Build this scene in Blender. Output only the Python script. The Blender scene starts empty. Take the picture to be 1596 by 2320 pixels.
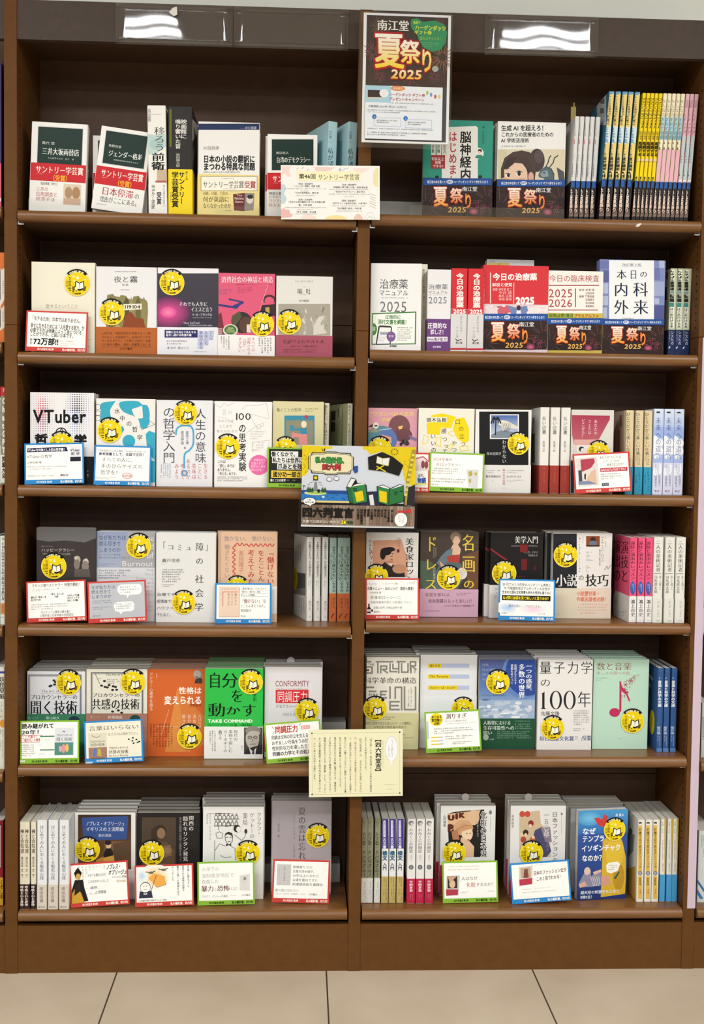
import bpy, bmesh, math, random
import numpy as np
from mathutils import Matrix, Vector, Euler
random.seed(7)
sc = bpy.context.scene
COL = sc.collection

# ------------------------------------------------------------------ camera
F_PX, CAM = 2583.3, Vector((-0.1325, -2.5385, 1.1676))
YAW, PITCH, ROLL = 0.0452, -0.0478, 0.0132
_cy, _sy, _cp, _sp = math.cos(YAW), math.sin(YAW), math.cos(PITCH), math.sin(PITCH)
FWD = Vector((_sy * _cp, _cy * _cp, _sp))
_rt = Vector((_cy, -_sy, 0)); _up = _rt.cross(FWD)
RGT = _rt * math.cos(ROLL) + _up * math.sin(ROLL)
UPV = _up * math.cos(ROLL) - _rt * math.sin(ROLL)
cam = bpy.data.cameras.new('camera')
cam.sensor_fit = 'HORIZONTAL'; cam.sensor_width = 36.0
cam.lens = F_PX / 1596 * 36.0
camo = bpy.data.objects.new('camera', cam); COL.objects.link(camo)
camo.matrix_world = Matrix(((RGT.x, UPV.x, -FWD.x, CAM.x), (RGT.y, UPV.y, -FWD.y, CAM.y),
                            (RGT.z, UPV.z, -FWD.z, CAM.z), (0, 0, 0, 1)))
sc.camera = camo

# ------------------------------------------------------------------ world, lamps, exposure
sc.view_settings.view_transform = 'Standard'
sc.view_settings.look = 'None'
sc.view_settings.gamma = 1.0
sc.view_settings.use_curve_mapping = False
sc.view_settings.exposure = 0.0
w = bpy.data.worlds.new('world'); sc.world = w; w.use_nodes = True
w.node_tree.nodes['Background'].inputs[0].default_value = (1.0, 0.99, 0.96, 1)
w.node_tree.nodes['Background'].inputs[1].default_value = 0.09
CEIL = 2.72
LAMP_W = 9.5          # watts per tube
LAMP_COL = (0.965, 0.99, 1.0)
# luminaire: (x centre, y centre); three tubes each, running along x
LUMINAIRES = [(x, y) for y in (-1.62, -3.4, -5.3, -7.2, -9.1, -11.0) for x in (-1.18, 1.17, -3.53, 3.52)]  # rows past the third and the far side columns are added as fill light

# ------------------------------------------------------------------ helpers
def lin(h):
    if isinstance(h, tuple): return h
    if len(h) == 3: h = "".join(q + q for q in h)
    v = [int(h[i:i + 2], 16) / 255 for i in (0, 2, 4)]
    return tuple((c / 12.92 if c <= .04045 else ((c + .055) / 1.055) ** 2.4) for c in v)

def ray(px, py):
    return (FWD + RGT * ((px - 798) / F_PX) - UPV * ((py - 1160) / F_PX))
def atY(px, py, Y):
    d = ray(px, py); t = (Y - CAM.y) / d.y
    return CAM + d * t
def atZ(px, py, Z):
    d = ray(px, py); t = (Z - CAM.z) / d.z
    return CAM + d * t

def nmat(name, rough=.5, spec=.5, coat=0.0):
    m = bpy.data.materials.new(name); m.use_nodes = True
    b = m.node_tree.nodes['Principled BSDF']
    b.inputs['Roughness'].default_value = rough
    b.inputs['Specular IOR Level'].default_value = spec
    b.inputs['Coat Weight'].default_value = coat
    b.inputs['Coat Roughness'].default_value = .15
    return m, m.node_tree.nodes, m.node_tree.links, b

def print_mat(name, rough, spec, coat=0):
    m, N, L, b = nmat(name, rough, spec, coat)
    a = N.new('ShaderNodeAttribute'); a.attribute_name = 'ink'
    L.new(a.outputs['Color'], b.inputs['Base Color'])
    t = N.new('ShaderNodeTexNoise'); t.inputs['Scale'].default_value = 60
    r = N.new('ShaderNodeMapRange'); r.inputs['To Min'].default_value = rough - .05; r.inputs['To Max'].default_value = rough + .08
    L.new(t.outputs['Fac'], r.inputs['Value']); L.new(r.outputs['Result'], b.inputs['Roughness'])
    return m
PRINT = print_mat('printed_paper', .55, .15)
GLOSS = print_mat('laminated_print', .42, .18)

def wood_mat(name, c1, c2, scale, rough, spec=.5, bump=.0):
    m, N, L, b = nmat(name, rough, spec)
    tc = N.new('ShaderNodeTexCoord'); mp = N.new('ShaderNodeMapping')
    mp.inputs['Scale'].default_value = scale
    L.new(tc.outputs['Object'], mp.inputs['Vector'])
    t = N.new('ShaderNodeTexNoise'); t.inputs['Scale'].default_value = 1; t.inputs['Detail'].default_value = 6; t.inputs['Roughness'].default_value = .65
    L.new(mp.outputs['Vector'], t.inputs['Vector'])
    cr = N.new('ShaderNodeValToRGB'); cr.color_ramp.elements[0].position = .3; cr.color_ramp.elements[1].position = .7
    cr.color_ramp.elements[0].color = (*lin(c1), 1); cr.color_ramp.elements[1].color = (*lin(c2), 1)
    L.new(t.outputs['Fac'], cr.inputs['Fac']); L.new(cr.outputs['Color'], b.inputs['Base Color'])
    return m
UPRIGHT = wood_mat('brown_laminate', '5d3b1b', '65421f', (40, 40, 40), .55, .12)
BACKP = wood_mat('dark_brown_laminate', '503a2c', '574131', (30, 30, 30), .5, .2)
SHELF = wood_mat('walnut_shelf_board', '68441f', '855a31', (6, 60, 60), .32, .5)
FASCIA = wood_mat('header_laminate', '41362f', '483c34', (50, 50, 50), .5, .2)
PAGES = wood_mat('page_edges', 'cfc9bc', 'dcd7cb', (3, 300, 300), .8, .1)
GREYB = wood_mat('grey_board', 'bcbcba', 'c8c8c6', (20, 20, 20), .5, .3)
def plain(name, c, rough=.5, spec=.5, metal=0, trans=0, ior=1.45):
    m, N, L, b = nmat(name, rough, spec)
    t = N.new('ShaderNodeTexNoise'); t.inputs['Scale'].default_value = 25
    mx = N.new('ShaderNodeMix'); mx.data_type = 'RGBA'
    k = lin(c)
    mx.inputs['A'].default_value = (*[v * .96 for v in k], 1); mx.inputs['B'].default_value = (*[min(1, v * 1.04) for v in k], 1)
    L.new(t.outputs['Fac'], mx.inputs['Factor']); L.new(mx.outputs['Result'], b.inputs['Base Color'])
    b.inputs['Metallic'].default_value = metal
    b.inputs['Transmission Weight'].default_value = trans; b.inputs['IOR'].default_value = ior
    return m
METAL = plain('steel', 'c8c8c8', .3, .5, 1)
HOLE = plain('pin_hole_dark', '15100c', .8, .2)
def clear_mat():
    m, N, L, b = nmat('clear_acrylic', .05, .5)
    t = N.new('ShaderNodeBsdfTransparent'); t.inputs[0].default_value = (.99, .995, .995, 1)
    g = N.new('ShaderNodeBsdfGlossy'); g.inputs['Roughness'].default_value = .04
    lw = N.new('ShaderNodeLayerWeight'); pw = N.new('ShaderNodeMath'); pw.operation = 'POWER'; pw.inputs[1].default_value = 5; L.new(lw.outputs['Facing'], pw.inputs[0])
    f = N.new('ShaderNodeMath'); f.operation = 'MULTIPLY_ADD'; f.inputs[1].default_value = .9; f.inputs[2].default_value = .045; L.new(pw.outputs[0], f.inputs[0])
    x = N.new('ShaderNodeMixShader'); L.new(f.outputs[0], x.inputs[0]); L.new(t.outputs[0], x.inputs[1]); L.new(g.outputs[0], x.inputs[2])
    L.new(x.outputs[0], N['Material Output'].inputs['Surface']); return m
CLEAR = clear_mat()
WALLM = plain('wall_paint', 'f1f6f1', .8, .2)
CEILM = plain('ceiling_paint', 'e8e8e4', .9, .1)
LILAC = plain('lilac_film', 'c9b6c6', .45, .4)
LAMPM = plain('lamp_housing', 'e8e8e8', .5, .4)

class MB:
    """collects coloured polygons into one mesh"""
    def __init__(s): s.v = []; s.f = []; s.c = []; s.mi = []
    def poly(s, pts, col, mi=0):
        n = len(s.v); s.v += [tuple(p) for p in pts]; s.f.append(tuple(range(n, n + len(pts))))
        if isinstance(col, list): s.c += col
        else: s.c += [lin(col)] * len(pts)
        s.mi.append(mi)
    def box(s, x0, y0, z0, x1, y1, z1, col='ffffff', mi=0):
        p = [(x0, y0, z0), (x1, y0, z0), (x1, y1, z0), (x0, y1, z0), (x0, y0, z1), (x1, y0, z1), (x1, y1, z1), (x0, y1, z1)]
        for q in ((0, 1, 5, 4), (1, 2, 6, 5), (2, 3, 7, 6), (3, 0, 4, 7), (4, 5, 6, 7), (3, 2, 1, 0)):
            s.poly([p[i] for i in q], col, mi)
    def prism(s, prof, z0, z1, col, axis='z', mi=0):
        """prof: CCW list of (a,b); extruded along axis"""
        f = {'z': lambda a, b, t: (a, b, t), 'x': lambda a, b, t: (t, a, b)}[axis]
        n = len(prof)
        for i in range(n):
            a, b = prof[i], prof[(i + 1) % n]
            s.poly([f(*a, z0), f(*b, z0), f(*b, z1), f(*a, z1)], col, mi)
        s.poly([f(*p, z1) for p in prof], col, mi); s.poly([f(*p, z0) for p in reversed(prof)], col, mi)
    def obj(s, name, mats, parent=None, loc=None, bevel=0):
        me = bpy.data.meshes.new(name)
        me.from_pydata(s.v, [], s.f)
        a = me.color_attributes.new('ink', 'FLOAT_COLOR', 'CORNER')
        arr = np.ones((len(s.c), 4), np.float32); arr[:, :3] = np.array(s.c, np.float32)
        a.data.foreach_set('color', arr.ravel())
        if not isinstance(mats, (list, tuple)): mats = [mats]
        for m in mats: me.materials.append(m)
        if len(mats) > 1: me.polygons.foreach_set('material_index', s.mi)
        me.update()
        o = bpy.data.objects.new(name, me); COL.objects.link(o)
        if parent: o.parent = parent
        if loc is not None: o.location = loc
        if bevel:
            b = o.modifiers.new('bevel', 'BEVEL'); b.width = bevel; b.segments = 2; b.limit_method = 'ANGLE'
        return o

def tag(o, label=None, cat=None, group=None, kind=None):
    if label: o['label'] = label
    if cat: o['category'] = cat
    if group: o['group'] = group
    if kind: o['kind'] = kind
    return o
def empty(name, loc=(0, 0, 0), rot=(0, 0, 0)):
    o = bpy.data.objects.new(name, None); COL.objects.link(o)
    o.location = loc; o.rotation_euler = rot; o.empty_display_size = .02
    return o
def copy_tree(o, parent=None):
    c = o.copy(); COL.objects.link(c)
    if parent: c.parent = parent
    for ch in list(o.children): copy_tree(ch, c)
    return c

# ------------------------------------------------------------------ lettering
_fc = bpy.data.curves.new('lettering', 'FONT'); _fc.resolution_u = 2
_fo = bpy.data.objects.new('lettering', _fc)
_G = {}
def glyph(ch, off=0.0):
    k = (ch, round(off, 3))
    if k not in _G:
        _fc.body = ch; _fc.offset = off
        me = bpy.data.meshes.new_from_object(_fo)
        v = np.array([p.co[:2] for p in me.vertices], float).reshape(-1, 2)
        f = [tuple(p.vertices) for p in me.polygons]
        bpy.data.meshes.remove(me)
        adv = 1.0 if ord(ch) > 0x2000 else ((v[:, 0].max() + .07) if len(v) else .3)
        if off < 0:                                     # thinned outline must still be the same character
            ar = lambda V, Fs: sum(abs(sum(V[q[i]][0] * V[q[(i + 1) % len(q)]][1] - V[q[(i + 1) % len(q)]][0] * V[q[i]][1] for i in range(len(q)))) for q in Fs)
            g0 = glyph(ch, 0.0)
            if not len(v) or not .6 < ar(v, f) / (ar(g0[0], g0[1]) + 1e-9) < 1.05: v, f = g0[0], g0[1]
        _G[k] = (v, f, adv)
    return _G[k]
def weights(b, m):
    """(outline offset, dx, dy) copies that give a line of writing its weight; m thickens the uprights only"""
    if m:
        e = .029 * m + b * .7
        return [(-.012, -e, 0), (-.012, -e * .33, 0), (-.012, e * .33, 0), (-.012, e, 0)] + ([(-.012, 0, b * .5), (-.012, 0, -b * .5)] if b >= .03 else [])
    if b <= .012: return [(0, 0, 0)]
    if b < .05: return [(0, b * dx, b * dy) for dx, dy in ((-.7, -.7), (.7, -.7), (.7, .7), (-.7, .7))]
    return [(0, b * math.cos(q * math.pi / 4), b * math.sin(q * math.pi / 4)) for q in range(8)] + [(0, 0, 0)]
VROT = set('ー「」『』（）()-…〜【】［］―~')

def smooth(p, n=6, close=False):
    q = []; m = len(p); g = (lambda i: p[i % m]) if close else (lambda i: p[min(max(i, 0), m - 1)])
    for i in range(m if close else m - 1):
        a, b, c, d = g(i - 1), g(i), g(i + 1), g(i + 2)
        for j in range(n):
            t = j / n; q.append(tuple(.5 * (2 * b[k] + (c[k] - a[k]) * t + (2 * a[k] - 5 * b[k] + 4 * c[k] - d[k]) * t * t + (3 * b[k] - a[k] - 3 * c[k] + d[k]) * t ** 3) for k in (0, 1)))
    return q if close else q + [p[-1]]
def clip(pts, box):
    if box is None: return pts
    x0, y0, x1, y1 = box
    for ax, lim, sg in ((0, x0, 1), (0, x1, -1), (1, y0, 1), (1, y1, -1)):
        out = []
        for i in range(len(pts)):
            a, b = pts[i - 1], pts[i]
            ia, ib = (a[ax] - lim) * sg >= 0, (b[ax] - lim) * sg >= 0
            if ia != ib:
                t = (lim - a[ax]) / (b[ax] - a[ax]); out.append((a[0] + t * (b[0] - a[0]), a[1] + t * (b[1] - a[1])))
            if ib: out.append(b)
        pts = out
        if len(pts) < 3: return []
    return pts

class Cv:
    """a printed face: drawing coordinates -> points on the face, layer by layer"""
    def __init__(s, mb, fmap, nrm=(0, -1, 0), box=None, base=.00015):
        s.mb = mb; s.m = fmap; s.n = nrm; s.box = box; s.k = base; s.st = .000012
    def _p(s, x, y):
        p = s.m(x, y); n = s.n
        return (p[0] + n[0] * s.k, p[1] + n[1] * s.k, p[2] + n[2] * s.k)
    def P(s, pts, col, col2=None, nolayer=False):
        if not nolayer: s.k += s.st
        q = clip(list(pts), s.box)
        if len(q) < 3: return
        if col2:
            ys = [p[1] for p in pts]; a, b = min(ys), max(ys); A, B = lin(col), lin(col2)
            cc = [tuple(A[i] + (B[i] - A[i]) * (p[1] - a) / (b - a + 1e-9) for i in range(3)) for p in q]
            s.mb.poly([s._p(*p) for p in q], cc)
        else: s.mb.poly([s._p(*p) for p in q], col)
    def R(s, x0, y0, x1, y1, col, col2=None): s.P([(x0, y0), (x0, y1), (x1, y1), (x1, y0)], col, col2)
    def E(s, cx, cy, rx, ry, col, col2=None, n=28, a0=0, a1=360):
        s.P([(cx + rx * math.cos(math.radians(a0 + (a1 - a0) * i / n)), cy + ry * math.sin(math.radians(a0 + (a1 - a0) * i / n))) for i in range(n + (a1 - a0 != 360))], col, col2)
    def glow(s, cx, cy, rx, ry, cin, cout, n=24):
        s.k += s.st; A, B = lin(cin), lin(cout)
        for r0, r1 in ((0, .35), (.35, .7), (.7, 1)):
            for i in range(n):
                t0, t1 = 2 * math.pi * i / n, 2 * math.pi * (i + 1) / n
                q = clip([(cx + rx * r * math.cos(t), cy + ry * r * math.sin(t)) for r, t in (((r0, t0),) if r0 == 0 else ((r0, t0), (r0, t1)))[::-1] + ((r1, t0), (r1, t1))], s.box)
                if len(q) < 3: continue
                rad = [min(1, math.hypot((a - cx) / rx, (b - cy) / ry)) for a, b in q]
                s.mb.poly([s._p(*p) for p in q], [tuple(A[k] + (B[k] - A[k]) * r for k in range(3)) for r in rad])
    def L(s, pts, wd, col, close=False):
        s.k += s.st; pts = list(pts)
        if close: pts.append(pts[0])
        k0 = s.k
        for i, ((xa, ya), (xb, yb)) in enumerate(zip(pts, pts[1:])):
            s.k = k0 + (i % 3) * s.st * .3; d = math.hypot(xb - xa, yb - ya) or 1; ux, uy = (xb - xa) / d * wd / 2, (yb - ya) / d * wd / 2
            s.P([(xa - ux * .6 - uy, ya - uy * .6 + ux), (xb + ux * .6 - uy, yb + uy * .6 + ux), (xb + ux * .6 + uy, yb + uy * .6 - ux), (xa - ux * .6 + uy, ya - uy * .6 - ux)], col, nolayer=True)
        s.k = k0 + s.st * .6
    def B(s, x0, y0, x1, y1, wd, col): s.L([(x0, y0), (x1, y0), (x1, y1), (x0, y1)], wd, col, True)
    def _put(s, ch, off, fx, col, col2, yr):
        v, f, _ = glyph(ch, off)
        if not len(v): return
        n = len(s.mb.v); P = [fx(a, b) for a, b in v]
        s.mb.v += [s._p(x, y) for x, y in P]
        A = lin(col)
        if col2: Bc = lin(col2)
        for q in f:
            s.mb.f.append(tuple(n + i for i in q)); s.mb.mi.append(0)
            if col2:
                for i in q:
                    t = min(1, max(0, (P[i][1] - yr[0]) / (yr[1] - yr[0])))
                    s.mb.c.append(tuple(A[j] + (Bc[j] - A[j]) * t for j in range(3)))
            else: s.mb.c += [A] * len(q)
    def T(s, tx, x0, y0, x1, y1, col, b=0.0, m=0, col2=None, sk=0.0, slope=0.0):
        """one horizontal line of writing fitted into the box"""
        s.k += s.st
        asc = all(ord(c) < 0x2000 for c in tx)
        lo, hi = ((-.21 if any(c in 'gjpqy,' for c in tx) else 0.), .73) if asc else (-.07, .84)
        adv = [glyph(c)[2] for c in tx]; tot = sum(adv) - (.07 if asc else .05); sx = (x1 - x0) / tot; sy = (y1 - y0) / (hi - lo)
        k0 = s.k
        for o, dx, dy in weights(b, m):
            s.k += s.st * .3; cx = 0
            for c, a in zip(tx, adv):
                s._put(c, o, lambda u, v, cx=cx, dx=dx, dy=dy: (x0 + (cx + u + dx - .02) * sx + (v - lo) * sy * sk, y1 - (v + dy - lo) * sy + slope * (cx + u) * sx), col, col2, (y0, y1))
                cx += a
    def V(s, tx, x0, y0, x1, y1, col, b=0.0, m=0, col2=None):
        """one vertical column of writing fitted into the box"""
        s.k += s.st
        n = len(tx); ch = (y1 - y0) / n; wd = x1 - x0
        for o, dx, dy in weights(b, m):
            s.k += s.st * .3
            for i, c in enumerate(tx):
                yb = y0 + i * ch
                def fx(u, v, c=c, yb=yb, dx=dx, dy=dy):
                    if ord(c) < 0x2000 and c not in VROT: u = u + .22
                    u += dx; vv = v + .1 + dy
                    if c in VROT: u, vv = vv - .02, 1 - u
                    elif c in '、。': u, vv = u + .6, vv + .6
                    elif c in 'っゃゅょッャュョ': u, vv = u + .08, vv + .1
                    return (x0 + u * wd, yb + (1 - vv) * ch)
                s._put(c, o, fx, col, col2, (y0, y1))
    def F(s, x0, y0, x1, y1, n, col, v=0, d=.85, last=.6):
        """n lines of print too small to read"""
        s.k += s.st
        W, H = (x1 - x0, y1 - y0) if not v else (y1 - y0, x1 - x0)
        lh = H / n; cw = min(lh * .8, W / 4); rr = random.Random(int(x0 * 7 + y0 * 3 + n))
        tp = [((.1, .12, .85, .22), (.1, .45, .85, .55), (.42, .05, .54, .85)), ((.08, .1, .2, .8), (.3, .15, .9, .26), (.3, .42, .9, .52), (.54, .15, .66, .85)), ((.15, .3, .8, .4), (.35, .1, .47, .5), (.3, .6, .75, .7)), ((.1, .1, .9, .2), (.1, .1, .2, .8), (.78, .1, .9, .8), (.2, .42, .8, .52)), ((.2, .15, .3, .7), (.55, .1, .67, .6), (.55, .65, .85, .75))]
        for i in range(n):
            ln = W * (last if i == n - 1 and n > 1 else rr.uniform(d, 1)); x = 0
            while x + cw * .8 < ln:
                if rr.random() > .05:
                    for (u0, v0, u1, v1) in rr.choice(tp):
                        q = [(x + u0 * cw, i * lh + (.08 + v0 * .8) * lh), (x + u0 * cw, i * lh + (.08 + v1 * .8) * lh), (x + u1 * cw, i * lh + (.08 + v1 * .8) * lh), (x + u1 * cw, i * lh + (.08 + v0 * .8) * lh)]
                        q = [(x0 + p[0], y0 + p[1]) for p in q] if not v else [(x1 - p[1], y0 + p[0]) for p in q]
                        s.P(q, col, nolayer=True)
                x += cw
# ------------------------------------------------------------------ room
TOPZ, FASZ, DEP = 2.1458, 2.0617, .2232
PITCHX, UT = .77, .0135
SH = {('L', 1): 1.6955, ('R', 1): 1.7045, ('L', 2): 1.3893, ('R', 2): 1.4075, ('L', 3): 1.0977, ('R', 3): 1.0915,
      ('L', 4): .7880, ('R', 4): .8000, ('L', 5): .4735, ('R', 5): .4945, ('L', 6): .1440, ('R', 6): .1436}
def floor_mat():
    m, N, L, b = nmat('beige_floor_tiles', .28, .4)
    tc = N.new('ShaderNodeTexCoord'); sx = N.new('ShaderNodeSeparateXYZ'); L.new(tc.outputs['Object'], sx.inputs[0])
    def mth(op, a, v):
        q = N.new('ShaderNodeMath'); q.operation = op; L.new(a, q.inputs[0])
        if v is not None: q.inputs[1].default_value = v
        return q.outputs[0]
    def joint(out, off, pitch):
        f = mth('FRACT', mth('DIVIDE', mth('ADD', out, off), pitch), None)
        return mth('LESS_THAN', f, .0035 / pitch)
    mx = N.new('ShaderNodeMath'); mx.operation = 'MAXIMUM'
    L.new(joint(sx.outputs['X'], TILE0, TILEP), mx.inputs[0]); L.new(joint(sx.outputs['Y'], TILEP * 7 - .02, TILEP), mx.inputs[1])
    t = N.new('ShaderNodeTexNoise'); t.inputs['Scale'].default_value = 5; t.inputs['Detail'].default_value = 8; L.new(tc.outputs['Object'], t.inputs['Vector'])
    cr = N.new('ShaderNodeValToRGB'); cr.color_ramp.elements[0].position = .35; cr.color_ramp.elements[1].position = .65
    cr.color_ramp.elements[0].color = (*lin('bfae97'), 1); cr.color_ramp.elements[1].color = (*lin('cabaa4'), 1)
    L.new(t.outputs['Fac'], cr.inputs['Fac'])
    mm = N.new('ShaderNodeMix'); mm.data_type = 'RGBA'; L.new(mx.outputs[0], mm.inputs['Factor']); L.new(cr.outputs['Color'], mm.inputs['A'])
    mm.inputs['B'].default_value = (*lin('4a3f35'), 1); L.new(mm.outputs['Result'], b.inputs['Base Color'])
    return m
_fx = [atZ(262, 2207, 0), atZ(737, 2200, 0), atZ(1205, 2197, 0)]
TILEP = (_fx[2].x - _fx[0].x) / 2
TILE0 = 6 * TILEP - _fx[0].x
k = MB(); k.box(-5, -12, -.05, 5, .3, 0); tag(k.obj('floor', floor_mat()), 'beige tiled shop floor', 'floor', kind='structure')
k = MB(); k.box(-5, DEP + .012, 0, 5, .3, CEIL + .05); tag(k.obj('wall_back', WALLM), 'white wall above the bookcase', 'wall', kind='structure')
k = MB(); k.box(-5, -12, CEIL, 5, .3, CEIL + .05); tag(k.obj('ceiling', CEILM), 'white ceiling', 'ceiling', kind='structure')

# ------------------------------------------------------------------ ceiling lamps
for i, (lx, ly) in enumerate(LUMINAIRES):
    L0 = empty('ceiling_light', (lx, ly, CEIL))
    tag(L0, 'white three-tube ceiling light, %s row out from the bookcase, %s' % (('first', 'second', 'third', 'fourth', 'fifth', 'sixth')[i // 4], ('left of centre', 'right of centre', 'added far left', 'added far right')[i % 4]), 'ceiling light', 'ceiling lights')
    k = MB(); k.box(-.62, -.17, -.05, .62, .17, -.001); k.obj('housing', LAMPM, L0)
    near = ly > -6 and abs(lx) < 2
    for j in ((-1, 0, 1) if near else (0,)):
        ld = bpy.data.lights.new('tube_light', 'AREA'); ld.shape = 'RECTANGLE'; ld.size = 1.2; ld.size_y = .05 if near else .27
        ld.energy = LAMP_W * (1 if near else 3); ld.color = LAMP_COL
        lo = bpy.data.objects.new('tube', ld); COL.objects.link(lo); lo.parent = L0; lo.location = (0, j * .11, -.056)

# ------------------------------------------------------------------ bookcases
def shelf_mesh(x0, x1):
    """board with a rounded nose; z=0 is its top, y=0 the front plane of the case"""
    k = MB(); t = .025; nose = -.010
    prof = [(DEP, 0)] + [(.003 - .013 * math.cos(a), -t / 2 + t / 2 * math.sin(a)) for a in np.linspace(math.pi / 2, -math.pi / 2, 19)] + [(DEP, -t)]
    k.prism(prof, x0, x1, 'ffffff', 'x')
    k.mi[-4] = 1  # underside takes the darker back-panel laminate: its shade is put into the colour
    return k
def holes(k, x, zs, nx):
    for yy in (.022, .036):
        for z in zs:
            a = [(x + nx * .0004, yy + .0036 * math.cos(t * math.pi / 4), z + .0026 * math.sin(t * math.pi / 4)) for t in range(8)]
            if yy < .03: k.poly(a, 'ffffff', 1)
def upright(parent, X, lo=.0, seam=1.448, both=True):
    for z0, z1, nm in ((0.0, seam - .0008, 'upright'), (seam + .0004, TOPZ, 'upright')):
        k = MB(); k.box(X - UT, 0, z0, X + UT, DEP, z1)
        zz = [z for z in np.arange(.2, 2.0, .0165) if z0 + .01 < z < z1 - .01]
        holes(k, X + UT, zz, 1); holes(k, X - UT, zz, -1)
        k.obj(nm, [UPRIGHT, HOLE], parent)
CASE = tag(empty('bookcase', (0, 0, 0)), 'tall dark brown wooden bookcase with two bays of six shelves', 'bookcase', 'bookcases')
for X in (-PITCHX, 0, PITCHX): upright(CASE, X)
XL0, XL1, XR0, XR1 = -PITCHX + UT, -UT, UT, PITCHX - UT
k = MB(); k.box(XL0, DEP, .02, XL1, DEP + .008, TOPZ - .002); k.box(XR0, DEP, .02, XR1, DEP + .008, TOPZ - .002)
for a, b, py in ((XL0, XL1, 736), (XL0, XL1, 1244), (XR0, XR1, 1752), (XL0, XL1, 1752)):
    z = atY(700 if a < 0 else 1100, py, DEP).z; k.box(a, DEP - .0004, z - .0008, b, DEP, z + .0008, 'ffffff', 1)
k.obj('back_panel', [BACKP, HOLE], CASE)
for a, b in ((XL0, XL1), (XR0, XR1)):
    k = MB(); k.box(a, .002, 0, b, .018, .1085); k.obj('plinth', UPRIGHT, CASE, bevel=.001)
    k = MB(); k.box(a, .003, FASZ, b, .02, TOPZ); k.obj('header_panel', FASCIA, CASE)
    k = MB(); k.box(a, .02, FASZ + .03, b, DEP, FASZ + .045); k.obj('top_board', BACKP, CASE)
def pin(parent, x, z, s):
    k = MB(); k.box(min(x, x + s * .012), .012, z - .0035, max(x, x + s * .012), .016, z - .0005); k.box(min(x, x + s * .002), .008, z - .004, max(x, x + s * .002), .03, z + .006)
    k.obj('shelf_pin', METAL, parent)
for (bay, r), z in SH.items():
    a, b = (XL0, XL1) if bay == 'L' else (XR0, XR1)
    a += .0035; b -= .0035
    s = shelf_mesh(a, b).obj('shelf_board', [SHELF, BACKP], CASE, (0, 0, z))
    if r < 6:
        pin(CASE, a - .0035, z - .025, 1); pin(CASE, b + .0035, z - .025, -1)
# neighbouring cases, cut off by the frame
for sgn, nm in ((-1, 'bookcase'), (1, 'bookcase')):
    C2 = tag(empty(nm, (sgn * (1.5 * PITCHX), 0, 0)), 'dark brown bookcase bay cut off at the %s edge of the picture' % ('left' if sgn < 0 else 'right'), 'bookcase', 'bookcases')
    hw = PITCHX / 2 - UT - .0006
    for r in range(1, 7):
        z = {-1: (1.703, 1.410, 1.0975, .7855, .459, .142), 1: (1.70, 1.40, 1.09, .775, .485, .1436)}[sgn][r - 1]
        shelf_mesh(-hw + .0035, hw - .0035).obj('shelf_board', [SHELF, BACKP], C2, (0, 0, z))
    k = MB(); k.box(-hw, DEP, .02, hw, DEP + .008, TOPZ - .002); k.obj('back_panel', BACKP, C2)
    k = MB(); k.box(-hw, .002, 0, hw, .018, .1085); k.obj('plinth', UPRIGHT, C2)
    k = MB(); k.box(-hw, .003, FASZ, hw, .02, TOPZ); k.obj('header_panel', FASCIA, C2)
    u = MB(); u.box(sgn * (hw + UT + .0012) - UT, 0, 0, sgn * (hw + UT + .0012) + UT, DEP, TOPZ); 
    u.obj('upright', UPRIGHT, C2, (0 if sgn > 0 else 0, 0, 0))
# lilac edging strip on the right-hand upright
z1, z0 = 1.447, atY(1567, 2058, -.001).z
k = MB()
k.box(PITCHX - UT + .0095, -.0012, .79, PITCHX + UT + .001, 0, z1); k.box(PITCHX - UT + .0092, -.0018, z0, PITCHX + UT + .001, -.0002, .795)
tag(k.obj('edging_strip', LILAC), 'pale lilac strip stuck down the front of the right-hand upright', 'edging strip')
# pale grey riser blocks at the back of some shelves
def riser(sh, x0, x1, y0, h, label):
    k = MB(); z = SH[sh]; k.box(x0, y0, 0, x1, DEP - .004, h)
    o = k.obj('shelf_riser', GREYB, None, (0, 0, z + .0003), bevel=.0015); tag(o, label, 'riser', 'grey risers at the back of the shelves')
riser(('R', 1), .02, .175, .17, .066, 'pale grey riser block at the back of the top right shelf')
riser(('L', 5), -.13, -.0185, .165, .06, 'pale grey riser block behind the cards on the fifth left shelf')
riser(('L', 6), -.345, -.155-.04, .165, .045, 'pale grey riser block behind the books on the bottom left shelf, middle')
riser(('L', 6), -.063, -.028, .165, .045, 'pale grey riser block beside the divider on the bottom left shelf')
riser(('R', 6), .285, .305, .165, .05, 'narrow grey riser block between two stacks on the bottom right shelf')
# clear sign sleeves on the header
def sleeve(px0, px1, py0, py1, label, mark=False):
    a = atY(px0, (py0 + py1) / 2, -.006); b = atY(px1, (py0 + py1) / 2, -.006)
    zt = atY(px0, py0, -.006).z; zb = atY(px0, py1, -.006).z
    k = MB(); n = 12
    for i in range(n):
        xa, xb = a.x + (b.x - a.x) * i / n, a.x + (b.x - a.x) * (i + 1) / n
        for j in range(6):
            za, zc = zb + (zt - zb) * j / 6, zb + (zt - zb) * (j + 1) / 6
            k.poly([(xa, 0, za), (xb, 0, za), (xb, 0, zc), (xa, 0, zc)], 'ffffff')
    o = k.obj('sign_sleeve', CLEAR, None, (0, -.004, 0)); tag(o, label, 'sign sleeve', 'clear sleeves on the header')
    me = o.data; bm = bmesh.new(); bm.from_mesh(me); bmesh.ops.remove_doubles(bm, verts=bm.verts, dist=1e-5); bm.to_mesh(me); bm.free()
    for v in me.vertices: v.co.y += .00016 * math.sin(v.co.x * 45 + v.co.z * 20)
    md = o.modifiers.new('s', 'SOLIDIFY'); md.thickness = .0016; md.offset = -1
    for p in me.polygons: p.use_smooth = True
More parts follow.
